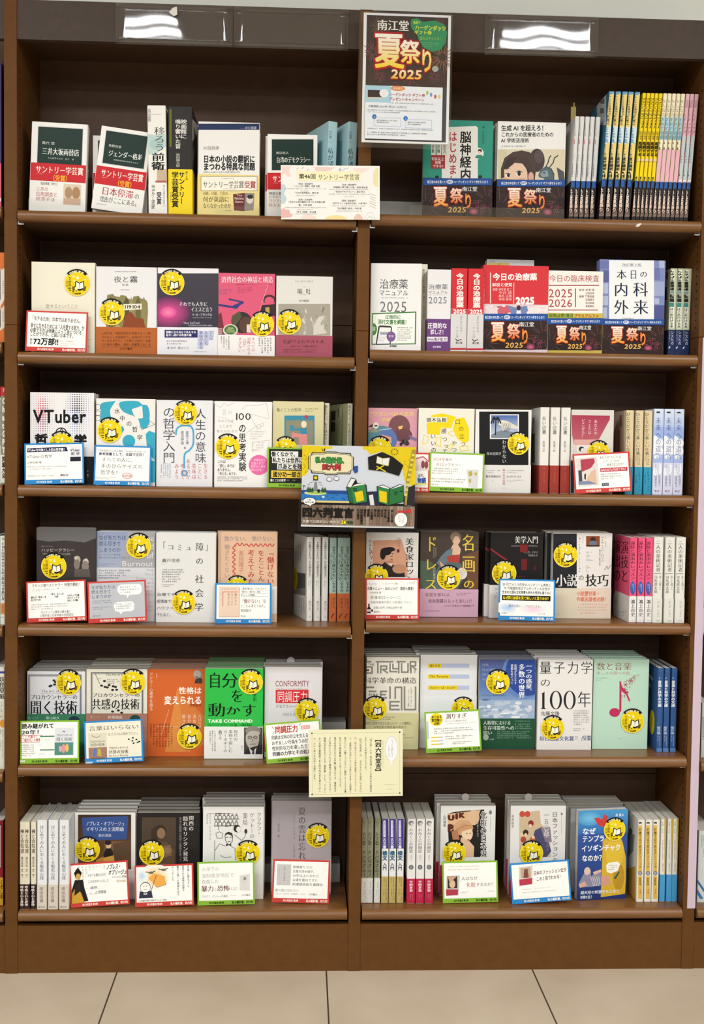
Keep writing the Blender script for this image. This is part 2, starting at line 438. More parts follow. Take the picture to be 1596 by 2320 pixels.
sleeve(262, 527, 5, 98, 'empty clear acrylic sleeve on the left header with lamp reflections')
sleeve(530, 790, 14, 106, 'empty clear acrylic sleeve on the left header beside the centre poster')
sleeve(1100, 1357, 29, 122, 'empty clear acrylic sleeve on the right header with lamp reflections')

def scrap(pts, Y, label):
    k = MB(); c = atY(*pts[0], Y); q = [atY(x, y, Y) - c for x, y in pts]
    k.poly([(v.x, 0, v.z) for v in q], 'd8d4cc'); k.poly([(v.x, -.0004, v.z) for v in q], 'dedad2')
    for i in range(len(q)):
        a, b = q[i - 1], q[i]; k.poly([(a.x, 0, a.z), (b.x, 0, b.z), (b.x, -.0004, b.z), (a.x, -.0004, a.z)], 'd8d4cc')
    tag(k.obj('tape_scrap', PRINT, None, c), label, 'tape scrap')
scrap([(1440, 513), (1446, 507), (1455, 506), (1452, 510), (1447, 514)], -.0102, 'small torn white tape scrap on the nose of the top right shelf')
scrap([(383, 28), (391, 18), (401, 15), (402, 33), (394, 37)], -.0075, 'pale torn tape scrap on the left header above the lamp reflection')
# ------------------------------------------------------------------ builders for books, cards and signs
ORD = ['first', 'second', 'third', 'fourth', 'fifth', 'sixth', 'seventh', 'eighth']
def crop(o):
    p = [float(q) for q in o.split(',')]; return p[0], p[1], (p[2] if len(p) > 2 else 3.8)
def planemap(Mi, o, ax, val):
    ox, oy, s = crop(o); c = Mi @ CAM; R3 = Mi.to_3x3()
    def f(x, y):
        d = R3 @ ray(ox + x / s, oy + y / s); t = (val - c[ax]) / d[ax]
        return tuple(c + d * t)
    return f
def sheet(k, pts_fn, n, c, bend):
    pass
# sticker shared by many books: yellow disc, black banner, lettering
def sticker_mesh():
    k = MB(); n = 48
    ring = [(math.cos(2 * math.pi * i / n), math.sin(2 * math.pi * i / n)) for i in range(n)]
    k.poly([(x, -.0, z) for x, z in ring], 'f6e27a')
    for i in range(n):
        a, b = ring[i], ring[(i + 1) % n]; k.poly([(a[0], 0, a[1]), (b[0], 0, b[1]), (b[0], .008, b[1]), (a[0], .008, a[1])], 'f6e27a')
    c = Cv(k, lambda x, y: (x, 0, -y), base=.006)
    c.k = .006; c.st = .0006
    def up(): c.k += .002
    c.E(0, 0, .95, .95, 'ead010', n=48); up()
    # black banner arc
    A = [math.radians(a) for a in np.linspace(-137, -43, 18)]
    c.P([(1.12 * math.cos(a) * .98, 1.12 * math.sin(a)) for a in A] + [(.88 * math.cos(a) * .98, .88 * math.sin(a)) for a in reversed(A)], '15120a'); up()
    tx = '四六判宣言 第2弾！'
    for i, ch in enumerate(tx):
        a = math.radians(-128 + 76 * (i + .5) / len(tx)); r = .925; g = .17
        c._put(ch, .02, lambda u, v, a=a: (r * math.cos(a) + (u - .5) * g * -math.sin(a) + (v - .38 + .0) * g * math.cos(a), r * math.sin(a) + (u - .5) * g * math.cos(a) + (v - .38) * g * math.sin(a)), 'f4efc8', None, None)
    up()
    c.V('私の羅針盤、', -.66, -.5, -.44, .38, '8a6a05', .02); c.V('四六判', -.86, -.2, -.66, .3, '8a6a05', .02); up()
    for x, y, q in ((-.28, -.52, .1), (-.2, -.18, .11), (.62, -.3, .08)):
        c.E(x, y, q, q * .55, 'fbf3b0', n=12); c.E(x + q * .6, y + q * .2, q * .7, q * .4, 'fbf3b0', n=12)
    up()
    # open book, props and waves
    c.P([(-.12, -.2), (.2, -.05), (.52, -.2), (.6, .42), (.2, .6), (-.2, .42)], '15120a'); up()
    c.P([(-.06, -.1), (.18, .02), (.19, .46), (-.11, .34)], 'f6f2e2'); c.P([(.22, .02), (.46, -.1), (.52, .34), (.21, .46)], 'f6f2e2'); up()
    c.P([(.05, -.62), (.18, -.34), (-.06, -.34)], 'fbf6d8')
    c.R(-.36, .25, -.16, .56, '6d5a1e'); c.E(-.06, .42, .12, .14, 'f9ef86', n=12); c.P([(.5, .3), (.72, .2), (.66, .56), (.44, .6)], '6b5710'); up()
    c.R(-.72, .36, -.46, .42, '3b2e05'); c.P([(-.68, .5), (-.46, .52), (-.5, .62)], '3b2e05'); c.E(-.3, .64, .05, .05, '2a2005', n=10); c.E(-.06, .6, .05, .05, '2a2005', n=10)
    tx = '11社共同企画'
    for i, ch in enumerate(tx):
        a = math.radians(116 - 46 * (i + .5) / len(tx)); r = .82; g = .13
        c._put(ch, .02, lambda u, v, a=a: (r * math.cos(a) - (u - .5) * g * -math.sin(a) - (v - .38) * g * math.cos(a), r * math.sin(a) - (u - .5) * g * math.cos(a) - (v - .38) * g * math.sin(a)), '4a3905', None, None)
    c.E(.24, .78, .06, .06, '3b2e05', n=12)
    o = k.obj('sticker', GLOSS); me = o.data; bpy.data.objects.remove(o); return me
STICK = sticker_mesh()

PENDING = []
class Book: pass
def inside(sh, lo, hi, gap=.003):
    """keep a book's sides clear of the uprights of its bay"""
    a, b = {'L': (-PITCHX + UT, -UT), 'R': (UT, PITCHX - UT), 'l': (-2 * PITCHX, -PITCHX - UT), 'r': (PITCHX + UT, 2 * PITCHX)}[sh[0]]
    return max(lo, a + gap), min(hi, b - gap)
def wrap_profile(w, t, tc, r, side):
    """C-shaped outline of a cover seen from above: front along y=0, spine at the left (or right)"""
    sx = 1 if side == 'L' else -1
    arc = [(r - r * math.sin(a), r - r * math.cos(a)) for a in (0, math.pi / 6, math.pi / 3, math.pi / 2)]
    p = [(w / 2, 0)] + [(-w / 2 + a, b) for a, b in arc] + [(-w / 2 + a, t - b) for a, b in reversed(arc)] + [(w / 2, t), (w / 2, t - tc), (-w / 2 + tc, t - tc), (-w / 2 + tc, tc), (w / 2, tc)]
    p = [(sx * a, b) for a, b in p]
    return p
def face(o, x0, y0, x1, y1, sh, t, col, label, short, Y=None, n=0, yaw=0, roll=0, tilt=0, spine='R', hard=False, mat=None, group=None, jit=.0015, dz=0., sc_=None, backcol=None, zup=0.0, step=None):
    """a book standing face-out; n copies behind it"""
    b = Book(); ox, oy, s = crop(o); P = lambda x, y: (ox + x / s, oy + y / s)
    z = SH[sh] + .0004
    bx, by = P((x0 + x1) / 2, y1)
    if Y is None: Y = min(max(atZ(bx, by, z).y, .004), .205 - t)
    mx, my = P((x0 + x1) / 2, (y0 + y1) / 2)
    a, c = atY(*P(x0, (y0 + y1) / 2), Y), atY(*P(x1, (y0 + y1) / 2), Y)
    a.x, c.x = inside(sh, a.x, c.x, .003 + jit + (jit > .003) * .003)
    W = (c.x - a.x) / math.cos(math.radians(yaw)); H = atY(*P((x0 + x1) / 2, y0), Y).z - z - zup
    H /= math.cos(math.radians(tilt))
    if roll: z += W / 2 * abs(math.sin(math.radians(roll)))
    b.loc = Vector(((a.x + c.x) / 2, Y, z + zup)); b.rot = (math.radians(-tilt), math.radians(roll), math.radians(yaw))
    M = Matrix.Translation(b.loc) @ Euler(b.rot).to_matrix().to_4x4(); b.Mi = M.inverted()
    b.W, b.H, b.t, b.o = W, H, t, o
    tc = .0022 if hard else .0006; r = .002
    k = MB(); k.prism(wrap_profile(W, t, tc, r, spine), 0, H, col); b.k = k
    # lay art in drawing coordinates of the crop, on the front plane
    b.fm = planemap(b.Mi, o, 1, 0.0)
    if roll or tilt or yaw:
        dx, dy = (x1 - x0), (y1 - y0)
        b.fm = lambda x, y: ((x - x0) / dx * W - W / 2, 0, H - (y - y0) / dy * H)
        b.box = (x0, y0, x1, y1)
    else:
        b.box = (x0, y0, x1, y1)
        Wl, Hl = W, H
        f0 = b.fm
        b.fm = lambda x, y: (lambda q: (min(max(q[0], -Wl / 2), Wl / 2), 0, min(max(q[2], 0), Hl)))(f0(x, y))
    b.c = Cv(k, b.fm, box=b.box)
    b.parts = []; b.stk = []; b.bands = []
    pg = MB(); e = .003 if hard else .0006; sx = 1 if spine == 'L' else -1
    xa, xb = sorted((sx * (-W / 2 + tc + .0002), sx * (W / 2 - e)))
    pg.box(xa, tc + .0002, e, xb, t - tc - .0002, H - e); b.pg = pg
    b.meta = (label, short, group, n, jit, mat or GLOSS, dz, step)
    b.spine = spine
    def band(ytop, bc, ybot=None):
        kk = MB(); e = .0005
        zt = b.fm((x0 + x1) / 2, ytop)[2]; zb = .0006 if ybot is None else b.fm((x0 + x1) / 2, ybot)[2]
        kk.box(-W / 2 - e, -e, zb, W / 2 + e, 0.0, zt, bc)
        q = sorted((sx * (-W / 2 - e), sx * (-W / 2))); kk.box(q[0], 0, zb, q[1], t, zt, bc)
        kk.box(-W / 2, t, zb, W / 2, t + e, zt, bc)
        b.bands.append(kk); return Cv(kk, b.fm, box=(x0, y0, x1, y1), base=e + .0001)
    b.obi = band
    def st(cx, cy, r=107): b.stk.append((b.fm(cx, cy), r / s * (Y - CAM.y) / F_PX / FWD.y))
    b.S = st
    b.kind = 'face'; PENDING.append(b); return b
def spines(o, xs, y0, y1, sh, d, col, label, Y=None, lean=0, top=None, hard=False, mat=None, group=None, sidecol=None, tw=None, zup=0.0, labels=None, yaw=0):
    """a run of identical books standing spine-out; art is laid on the spine of the first"""
    b = Book(); ox, oy, s = crop(o); P = lambda x, y: (ox + x / s, oy + y / s)
    z = SH[sh] + .0004 + zup
    x0, x1 = xs[0]
    bx, by = P((x0 + x1) / 2, y1)
    if Y is None: Y = min(max(atZ(bx, by, z).y, .004), .216 - d)
    a, c = atY(*P(x0, y1), Y), atY(*P(x1, y1), Y)
    t = tw or (c.x - a.x) - .0004
    H = atY(*P((x0 + x1) / 2, y0), Y).z - z
    if lean: H = H / math.cos(math.radians(lean)); z += t / 2 * abs(math.sin(math.radians(lean)))
    lo, hi = inside(sh, (a.x + c.x) / 2 - t / 2, (a.x + c.x) / 2 + t / 2); b.sh = sh
    b.loc = Vector(((min(lo, hi - t) if hi < (a.x + c.x) / 2 + t / 2 else lo) + t / 2, Y, z)); b.rot = (0, math.radians(lean), math.radians(yaw))
    M = Matrix.Translation(((a.x + c.x) / 2, Y, z)) @ Euler(b.rot).to_matrix().to_4x4(); b.Mi = M.inverted(); b.W, b.H, b.t = t, H, d
    tc = .002 if hard else .0006; r = .0025
    k = MB()
    arc = [(r - r * math.sin(q), r - r * math.cos(q)) for q in (0, math.pi / 6, math.pi / 3, math.pi / 2)]
    prof = [(-t / 2, d)] + [(-t / 2 + p, q) for p, q in reversed(arc)] + [(t / 2 - p, q) for p, q in arc] + [(t / 2, d), (t / 2 - tc, d), (t / 2 - tc, tc), (-t / 2 + tc, tc), (-t / 2 + tc, d)]
    k.prism(prof, 0, H, col); b.k = k
    f0 = planemap(b.Mi, o, 1, 0.0)
    b.fm = lambda x, y: (lambda q: (min(max(q[0], -t / 2 + .0004), t / 2 - .0004), 0, min(max(q[2], 0), H)))(f0(x, y))
    b.c = Cv(k, b.fm); b.box = (x0 - 50, y0 - 50, x1 + 50, y1 + 50)
    sg = -1 if (b.loc.x > CAM.x or yaw > 0) else 1
    f1 = planemap(b.Mi, o, 0, sg * t / 2)
    b.sd = Cv(k, lambda x, y: (lambda q: (sg * t / 2, min(max(q[1], r), d), min(max(q[2], 0), H)))(f1(x, y)), nrm=(sg, 0, 0))
    pg = MB(); e = .003 if hard else .0006; pg.box(-t / 2 + tc + .0002, tc + .0002, e, t / 2 - tc - .0002, d - e, H - e); b.pg = pg
    b.bands = []; b.stk = []; b.side_stk = []
    def band(ytop, bc):
        kk = MB(); e = .0005; zt = b.fm((x0 + x1) / 2, ytop)[2]
        kk.box(-t / 2 + .0003, -e, .0006, t / 2 - .0003, .0, zt, bc)
        kk.box(-t / 2 - .0002, .0, .0006, -t / 2, d - .01, zt, bc); kk.box(t / 2, .0, .0006, t / 2 + .0002, d - .01, zt, bc)
        b.bands.append(kk); return Cv(kk, b.fm, base=e + .0001)
    b.obi = band
    b.kind = 'spine'; b.xs = xs; b.y1 = y1; b.o = o; b.Y = Y; b.z = z
    b.meta = (label, None, group, 0, 0, mat or GLOSS, 0, None); b.labels = labels
    PENDING.append(b); return b
def flush():
    for b in PENDING:
        label, short, group, n, jit, mat, dz, step = b.meta
        R = empty('book', b.loc, b.rot); tag(R, label, 'book', group)
        b.k.obj('cover', mat, R); b.pg.obj('page_block', PAGES, R)
        for kk in b.bands: kk.obj('belly_band', mat, R)
        kids = list(R.children)
        for p, r in b.stk:
            q = bpy.data.objects.new('sticker', STICK); COL.objects.link(q); q.parent = R
            off = .0007 if b.bands else .0006
            q.location = (p[0], -off - .0012, p[2]); q.scale = (r, .02, r)
        b.root = R
        if b.kind == 'face':
            rr = random.Random(int(b.loc.x * 1000)); st = step or b.t + .0013
            nmax = int((.2225 - b.loc.y - .001) / st) - 1
            n = max(0, min(n, nmax))
            for i in range(n):
                c = R.copy(); COL.objects.link(c)
                for ch in kids: q = ch.copy(); COL.objects.link(q); q.parent = c
                c.location = b.loc + Vector((rr.uniform(-1, 1) * jit - (jit > .003) * .003, (i + 1) * st, 0)); c.rotation_euler = b.rot
                c['label'] = '%s copy stacked directly behind the %s' % (('next', 'third', 'fourth', 'fifth', 'sixth', 'seventh', 'eighth')[i], short)
                c['group'] = 'copies stacked behind the ' + short
            if n and not group: R['group'] = 'copies stacked behind the ' + short
        else:
            ox, oy, s = crop(b.o); m = len(b.xs)
            R['label'] = (b.labels[0] if b.labels else (label + (', leftmost of %s' % ('two', 'three', 'four', 'five', 'six')[m - 2] if m > 1 else '')))
            if m > 1 and not group: R['group'] = 'copies of the ' + label
            for i, (xa, xb) in enumerate(b.xs[1:]):
                c = copy_tree(R)
                p = atY(ox + (xa + xb) / 2 / s, oy + b.y1 / s, b.Y); lo, hi = inside(b.sh, p.x - b.W / 2, p.x + b.W / 2); c.location = (hi - b.W / 2 if hi < p.x + b.W / 2 else lo + b.W / 2, b.Y, b.z)
                c['label'] = b.labels[i + 1] if b.labels else label + ', ' + (('rightmost' if i == m - 2 else ORD[i + 1] + ' from left') + ' of ' + ('two', 'three', 'four', 'five', 'six')[m - 2])
    PENDING.clear()

def flat(o, TL, TR, BL, Y, name, label, cat, group=None, t=.0012, col='f4f4f0', tilt=0, sh=None, mat=None, zmin=None, stand=False, part='card', name_only=False, yaw=0):
    """a flat printed sheet in the place; returns (root, canvas); canvas coordinates are the crop's, squared to the sheet"""
    ox, oy, s = crop(o); P = lambda q: (ox + q[0] / s, oy + q[1] / s)
    if Y is None:
        BRx = (BL[0] + TR[0] - TL[0], BL[1] + TR[1] - TL[1])
        low = BL if BL[1] > BRx[1] else BRx
        mid = ((BL[0] + BRx[0]) / 2, max(BL[1], BRx[1]))
        Y = min(max(atZ(*P(mid), SH[sh] + .0008).y, -.004), .19)
    a, b, c = (atY(*P(q), Y) for q in (TL, TR, BL))
    W = (b - a).length / math.cos(math.radians(yaw)); H = (c - a).length
    roll = math.atan2(-(b.z - a.z), b.x - a.x)
    base = c + (b - a) / 2
    base = Vector((base.x, Y, base.z))
    if sh:
        low = min(c.z, c.z + (b.z - a.z)); base.z += SH[sh] + .0008 - low if abs(SH[sh] + .0008 - low) < .02 else 0
    R = empty(name, base, (math.radians(-tilt), roll, math.radians(yaw))); tag(R, label, cat, group)
    k = MB(); k.box(-W / 2, 0, 0, W / 2, t, H, col)
    du = math.hypot(TR[0] - TL[0], TR[1] - TL[1]); dv = math.hypot(BL[0] - TL[0], BL[1] - TL[1])
    cv = Cv(k, lambda x, y: ((x - TL[0]) / du * W - W / 2, 0, H - (y - TL[1]) / dv * H), box=(TL[0], TL[1], TL[0] + du, TL[1] + dv))
    FL.append((k, part, mat or PRINT, R, stand, W, H, t)); cv.W, cv.H, cv.du, cv.dv = W, H, du, dv
    cv.x0, cv.y0, cv.x1, cv.y1 = TL[0], TL[1], TL[0] + du, TL[1] + dv
    return R, cv
FL = []
def flush_flat():
    for k, part, mat, R, stand, W, H, t in FL:
        k.obj(part, mat, R)
        if stand:
            for sx in (-.3, .3):
                q = MB(); a = .006
                q.box(sx * W - a, t + .0004, 0, sx * W + a, t + .0014, H * .45); q.box(sx * W - a, t + .0004, .0026, sx * W + a, t + .011, .0038)
                q.obj('stand', CLEAR, R)
    FL.clear()
CARDS = []
RED, BLU, GRN = 'c8423a', '2f86c8', '86b53a'
def card(o, TL, TR, BL, sh, bc, label, Y=None, tilt=6, inner='f6f5f0', m=14, bm=38, yaw=0):
    R, c = flat(o, TL, TR, BL, Y, 'promotional_card', label, 'card', 'promotional cards in front of the books', col=bc, sh=sh, tilt=tilt, stand=True, yaw=yaw)
    s = crop(o)[2] / 3.8
    c.R(c.x0 + m * s, c.y0 + m * s, c.x1 - m * s, c.y1 - bm * s, inner)
    tcol = 'f6f0e6' if bc != GRN else '1d2a10'
    c.T('四六判宣言 第2弾', c.x0 + c.du * .2, c.y1 - 28 * s, c.x0 + c.du * .46, c.y1 - 10 * s, tcol, .03)
    c.T('私の羅針盤、四六判', c.x0 + c.du * .60, c.y1 - 30 * s, c.x0 + c.du * .97, c.y1 - 8 * s, tcol, .03)
    CARDS.append(c); return c
K, WH = '1c1a1a', 'ebebe8'
# ================================================================== top shelf, left bay
o = '0,200'
def shinsho(o, x0, y0, x1, y1, g, band, label, short, title, auth, **kw):
    b = face(o, x0, y0, x1, y1, ('L', 1), .016, 'eeeeec', label, short, mat=GLOSS, **kw)
    c = b.c; gx0, gy0, gx1, gy1 = g
    c.R(gx0 - 6, gy0 - 6, gx1 + 6, gy1 + 6, 'd7d7d4'); c.R(gx0, gy0, gx1, gy1, '17302a')
    h = (gy1 - gy0)
    c.T(auth, gx0 + 35, gy0 + h * .40, gx0 + 145, gy0 + h * .48, 'd8dcd8', .01)
    c.T(title, gx0 + 40 if len(title) > 6 else gx0 + 55, gy0 + h * .57, gx1 - 25, gy0 + h * .76, 'f2f4f2', .02, .5)
    c.F(gx0 + 90, gy0 + h * .82, gx1 - 30, gy0 + h * .9, 1, 'c6cecb')
    q = b.obi(band, 'eeeeea'); hh = 145
    q.R(x0, band, x1, band + hh, 'c8242c'); q.T('サントリー学芸賞', x0 + 45, band + 22, x1 - 25, band + 82, 'f6eee6', .03, .4)
    q.F(x0 + 55, band + 84, x0 + 105, band + 94, 1, 'f0d8d0'); q.T('（受賞）', x0 + 170, band + 92, x0 + 345, band + 140, 'f0b628', .03, .4)
    return b, q
b, q = shinsho(o, 250, 306, 730, 1042, (305, 345, 688, 640), 640, 'white paperback with dark green panel and red band, leftmost book on the top shelf', 'leftmost green-panelled paperback of the top shelf', '三井大坂両替店', '萬代 悠', Y=.035, n=1, roll=2, jit=.004)
q.T('「殖産興業」時代に', 325, 795, 490, 818, '444444'); q.T('三井の', 305, 835, 410, 868, 'b8423c', 0, .5); q.T('信用調査と', 305, 875, 490, 912, 'b8423c', 0, .5); q.T('経営手法', 305, 918, 470, 950, 'b8423c', 0, .5)
q.R(540, 800, 692, 970, 'd9cbb8'); q.E(585, 870, 32, 48, 'b08d66'); q.E(650, 870, 34, 50, 'a9865f'); q.R(545, 915, 690, 965, 'caa98e')
b, q = shinsho(o, 787, 372, 1222, 1035, (832, 405, 1190, 665), 690, 'white paperback with dark green panel and red band, tilted to the right in its holder', 'tilted green-panelled paperback', 'ジェンダー格差', '牧野百恵', Y=.03, roll=7)
q.T('日本停滞', 855, 850, 1130, 915, 'b4333a', .01, .6); q.T('の', 1140, 868, 1185, 912, '554', .0); q.T('理由がここにある。', 850, 925, 1190, 972, '3c3c3c', 0, .5); q.F(825, 988, 920, 1000, 1, '666666')
b, q = shinsho(o, 800, 412, 1266, 1072, (845, 450, 1240, 700), 730, 'white and red-banded paperback standing straight behind the tilted one', 'straight copy', 'ジェンダー格差', '牧野百恵', Y=.058, n=1)
# tall spines
b = spines(o, [(1282, 1442)], 150, 1076, ('L', 1), .15, 'ecebe6', 'tall white spine with pale blue clouds and large black characters beside the yellow-banded book', Y=.02, lean=-1.2)
c = b.c; c.P([(1262, 395), (1330, 400), (1420, 390), (1430, 500), (1350, 560), (1280, 570), (1262, 540)], 'bcd2d0'); c.E(1350, 480, 60, 50, 'a9c6c4'); c.R(1352, 695, 1440, 805, 'c9b196'); c.R(1340, 795, 1440, 812, 'b0605a')
c.V('移ろう', 1325, 330, 1425, 545, '2b2b2b', .0, .5); c.V('前衛', 1305, 550, 1420, 705, '161616', .03, .5); c.V('呉孟晋', 1272, 175, 1302, 290, '777777'); c.L([(1302, 228), (1392, 223)], 3, 'bbbbbb')
q = b.obi(822, 'ecebe6'); q.V('受賞', 1348, 890, 1392, 1000, '333344', .03); q.F(1300, 830, 1340, 1050, 1, '777777', 1); q.F(1395, 830, 1425, 1050, 1, '777777', 1); q.V('サントリー学芸賞', 1300, 835, 1334, 1040, '555555')
b = spines(o, [(1450, 1660)], 160, 1078, ('L', 1), .15, '2a2828', 'thick black spine with white title and a wide yellow band', Y=.02, lean=-.6)
c = b.c; c.V('映画館に', 1555, 265, 1610, 435, 'e6e4e0', .02); c.V('鳴り響いた音', 1508, 265, 1558, 520, 'e6e4e0', .02); c.R(1460, 180, 1478, 505, '6f6a1e'); c.V('柴田康太郎', 1515, 560, 1552, 680, 'cfcfc8', .01)
b.sd.R(1630, 180, 1705, 380, 'b8b4aa'); b.sd.R(1630, 450, 1700, 560, '5a5650')
q = b.obi(698, 'f0d51e'); q.V('サントリー', 1540, 715, 1592, 1000, '191710', .03); q.V('学芸賞受賞', 1478, 715, 1540, 1025, '191710', .03); q.F(1462, 890, 1478, 1000, 1, '5a5010', 1); q.V('第45回', 1598, 715, 1618, 790, '5a5010', .02)
o = '400,200'
b = face(o, 186, 292, 714, 1085, ('L', 1), .026, 'ececea', 'white book with navy stripe along its top and a yellow band', 'navy-striped white book', Y=.03, n=2, jit=.004, spine='L')
c = b.c; c.R(186, 305, 716, 358, '22325a'); c.T('中公選書', 590, 328, 690, 354, 'c8cede', .01); c.F(520, 340, 590, 352, 1, '7482a8')
c.T('片岡真伊', 232, 498, 368, 532, '454545', 0, .4); c.T('日本の小説の翻訳に', 232, 578, 676, 640, '181818', .04); c.T('まつわる特異な問題', 232, 642, 676, 706, '181818', .04); c.F(232, 712, 560, 738, 1, '666666')
q = b.obi(742, 'e9d993'); q.R(212, 760, 695, 882, 'f3efe2'); q.B(212, 760, 695, 882, 4, '8d7c40'); q.F(385, 772, 530, 786, 1, '555555'); q.T('サントリー学芸賞', 228, 800, 580, 860, '26221c', .0, .6); q.T('受賞', 586, 800, 682, 862, 'a3262e', .03, .5); q.F(400, 862, 520, 874, 1, '666')if 0 else q.F(400, 862, 520, 874, 1, '666666')
q.T('谷崎、川端、三島の、', 230, 890, 465, 920, '4c4322', .0, .5); q.T('何が英語に', 230, 932, 455, 980, '33301c', .0, .6); q.T('ならなかったのか', 230, 990, 470, 1035, '33301c', .0, .6)
q.P([(488, 912), (590, 903), (585, 1058), (496, 1052)], '6a3031'); q.P([(590, 903), (672, 905), (664, 1050), (586, 1056)], '8d8a84'); q.T('The', 515, 912, 565, 930, 'e4d8d0'); q.T('Makioka', 500, 938, 580, 958, 'e4d8d0', .02); q.T('Sisters', 505, 968, 575, 986, 'e4d8d0', .02); q.E(632, 960, 30, 34, 'd8d2c6'); q.E(636, 935, 26, 18, '2c2c30'); q.F(420, 1050, 490, 1062, 1, '555544')
b, q = shinsho(o, 782, 398, 1212, 1100, (822, 440, 1180, 705), 728, 'white paperback with dark green panel and red band behind the award sign', 'green-panelled paperback behind the award sign', '台湾のデモクラシー', '渡辺将人', Y=.035, n=1, jit=.009)
q.T('権威主義から', 798, 892, 960, 918, '444444'); q.T('いかにして', 798, 922, 940, 945, '444444'); q.T('アジアの', 798, 955, 920, 985, 'b05050', 0, .5); q.T('民主主義へ', 798, 990, 960, 1020, 'b05050', 0, .5)
b = spines(o, [(1280, 1366), (1452, 1538)], 285, 1090, ('L', 1), .13, 'a9cfd8', 'pale blue spine turned sideways behind the award sign', Y=.03, lean=1.5, yaw=24,
           labels=['pale blue book turned sideways behind the award sign, left one', 'pale blue book turned sideways beside the centre divider'])
c = b.c; c.V('中村達', 1312, 365, 1338, 430, '4a6670'); c.L([(1296, 460), (1345, 462)], 2, '6d8d98'); c.V('私が諸島である', 1300, 510, 1352, 900, '24404c', .0, .5); c.F(1285, 520, 1298, 800, 1, '557783', 1)
b.sd.R(1225, 450, 1255, 700, '7fb0bd')
# Suntory-prize sign on the front edge
R, c = flat('640,370,6.94', (0, 30), (1555, 42), (-18, 880), -.022, 'award_sign', 'white award sign with pastel shapes fixed to the top shelf beside the centre divider', 'sign', part='board')
c.R(12, 45, 1535, 860, 'eeeeea')
c.P([(12, 45), (165, 45), (130, 110), (160, 205), (110, 215), (60, 160), (12, 170)], 'ecd5cf'); c.P([(520, 50), (850, 60), (770, 110), (650, 130), (550, 120)], 'e8cdc6'); c.P([(1120, 70), (1400, 70), (1340, 120), (1260, 150), (1180, 140)], 'efdcd6')
c.P([(1535, 55), (1535, 360), (1490, 360), (1450, 300), (1450, 160), (1480, 80)], 'e8dfae'); c.P([(0, 330), (60, 330), (80, 400), (50, 470), (90, 560), (60, 630), (0, 640)], 'bfd3da')
c.P([(0, 730), (40, 700), (70, 730), (130, 725), (140, 780), (185, 810), (150, 850), (0, 860)], 'e5b5b0'); c.E(430, 870, 120, 70, 'efd9d2', a0=180, a1=360); c.E(860, 895, 180, 85, 'ecd99c', a0=180, a1=360); c.E(1215, 900, 75, 110, 'e4c2b2', a0=180, a1=360)
for r in (110, 60): c.L([(1400 + r * .75 * math.cos(math.radians(a)), 905 + r * 1.3 * math.sin(math.radians(a))) for a in range(180, 361, 20)], 7, 'c9ccd2')
for i in range(6): c.L([(1400, 470 + i * 36 + (i % 2) * 8), (1490, 500 + i * 40)], 6, 'b9a39c')
for x, y in ((250, 70), (330, 60), (410, 90)): c.L([(x, y + 20), (x + 25, y)], 10, 'aab2bd')
c.L([(960, 120), (1000, 80), (1050, 70)], 8, 'b8c3d3'); c.E(930, 95, 20, 28, 'b8c3d3')
c.R(250, 120, 1250, 275, 'f5ecc4'); c.T('第46回', 285, 165, 545, 240, '3b3527', .03); c.T('サントリー学芸賞', 580, 165, 1235, 258, '4a4436', .01)
dk = '3d3d3d'
for x0, x1, y, t in ((255, 525, 305, '〔政治・経済部門〕'), (190, 610, 342, '『ジェンダー格差』 牧野 百恵'), (200, 590, 448, '『三井大坂両替店』 萬代 悠'), (250, 515, 556, '〔芸術・文学部門〕'), (95, 690, 592, '『日本の小説の翻訳にまつわる特異な問'), (275, 485, 640, '題』 片岡 真伊'), (225, 550, 748, '『移ろう前衛』 呉 孟晋'),
                     (940, 1205, 316, '〔社会・風俗部門〕'), (800, 1365, 355, '『映画館に鳴り響いた音』 柴田 康太郎'), (830, 1325, 425, '『台湾のデモクラシー』 渡辺 将人'), (935, 1195, 566, '〔思想・歴史部門〕'), (790, 1355, 608, '『近代チベット政治外交史』 小林 亮介'), (865, 1265, 688, '『私が諸島である』 中村 達')):
    c.T(t, x0, y, x1, y + 30, dk, .01)
for x0, x1, y, n in ((65, 715, 388, 1), (310, 470, 424, 1), (230, 540, 498, 1), (55, 710, 685, 1), (250, 500, 718, 1), (180, 575, 786, 1), (760, 1380, 396, 1), (745, 1395, 470, 1), (985, 1150, 508, 1), (795, 1330, 655, 1), (850, 1270, 736, 1)): c.F(x0, y, x1, y + 22, n, '8a8a8a', d=1)

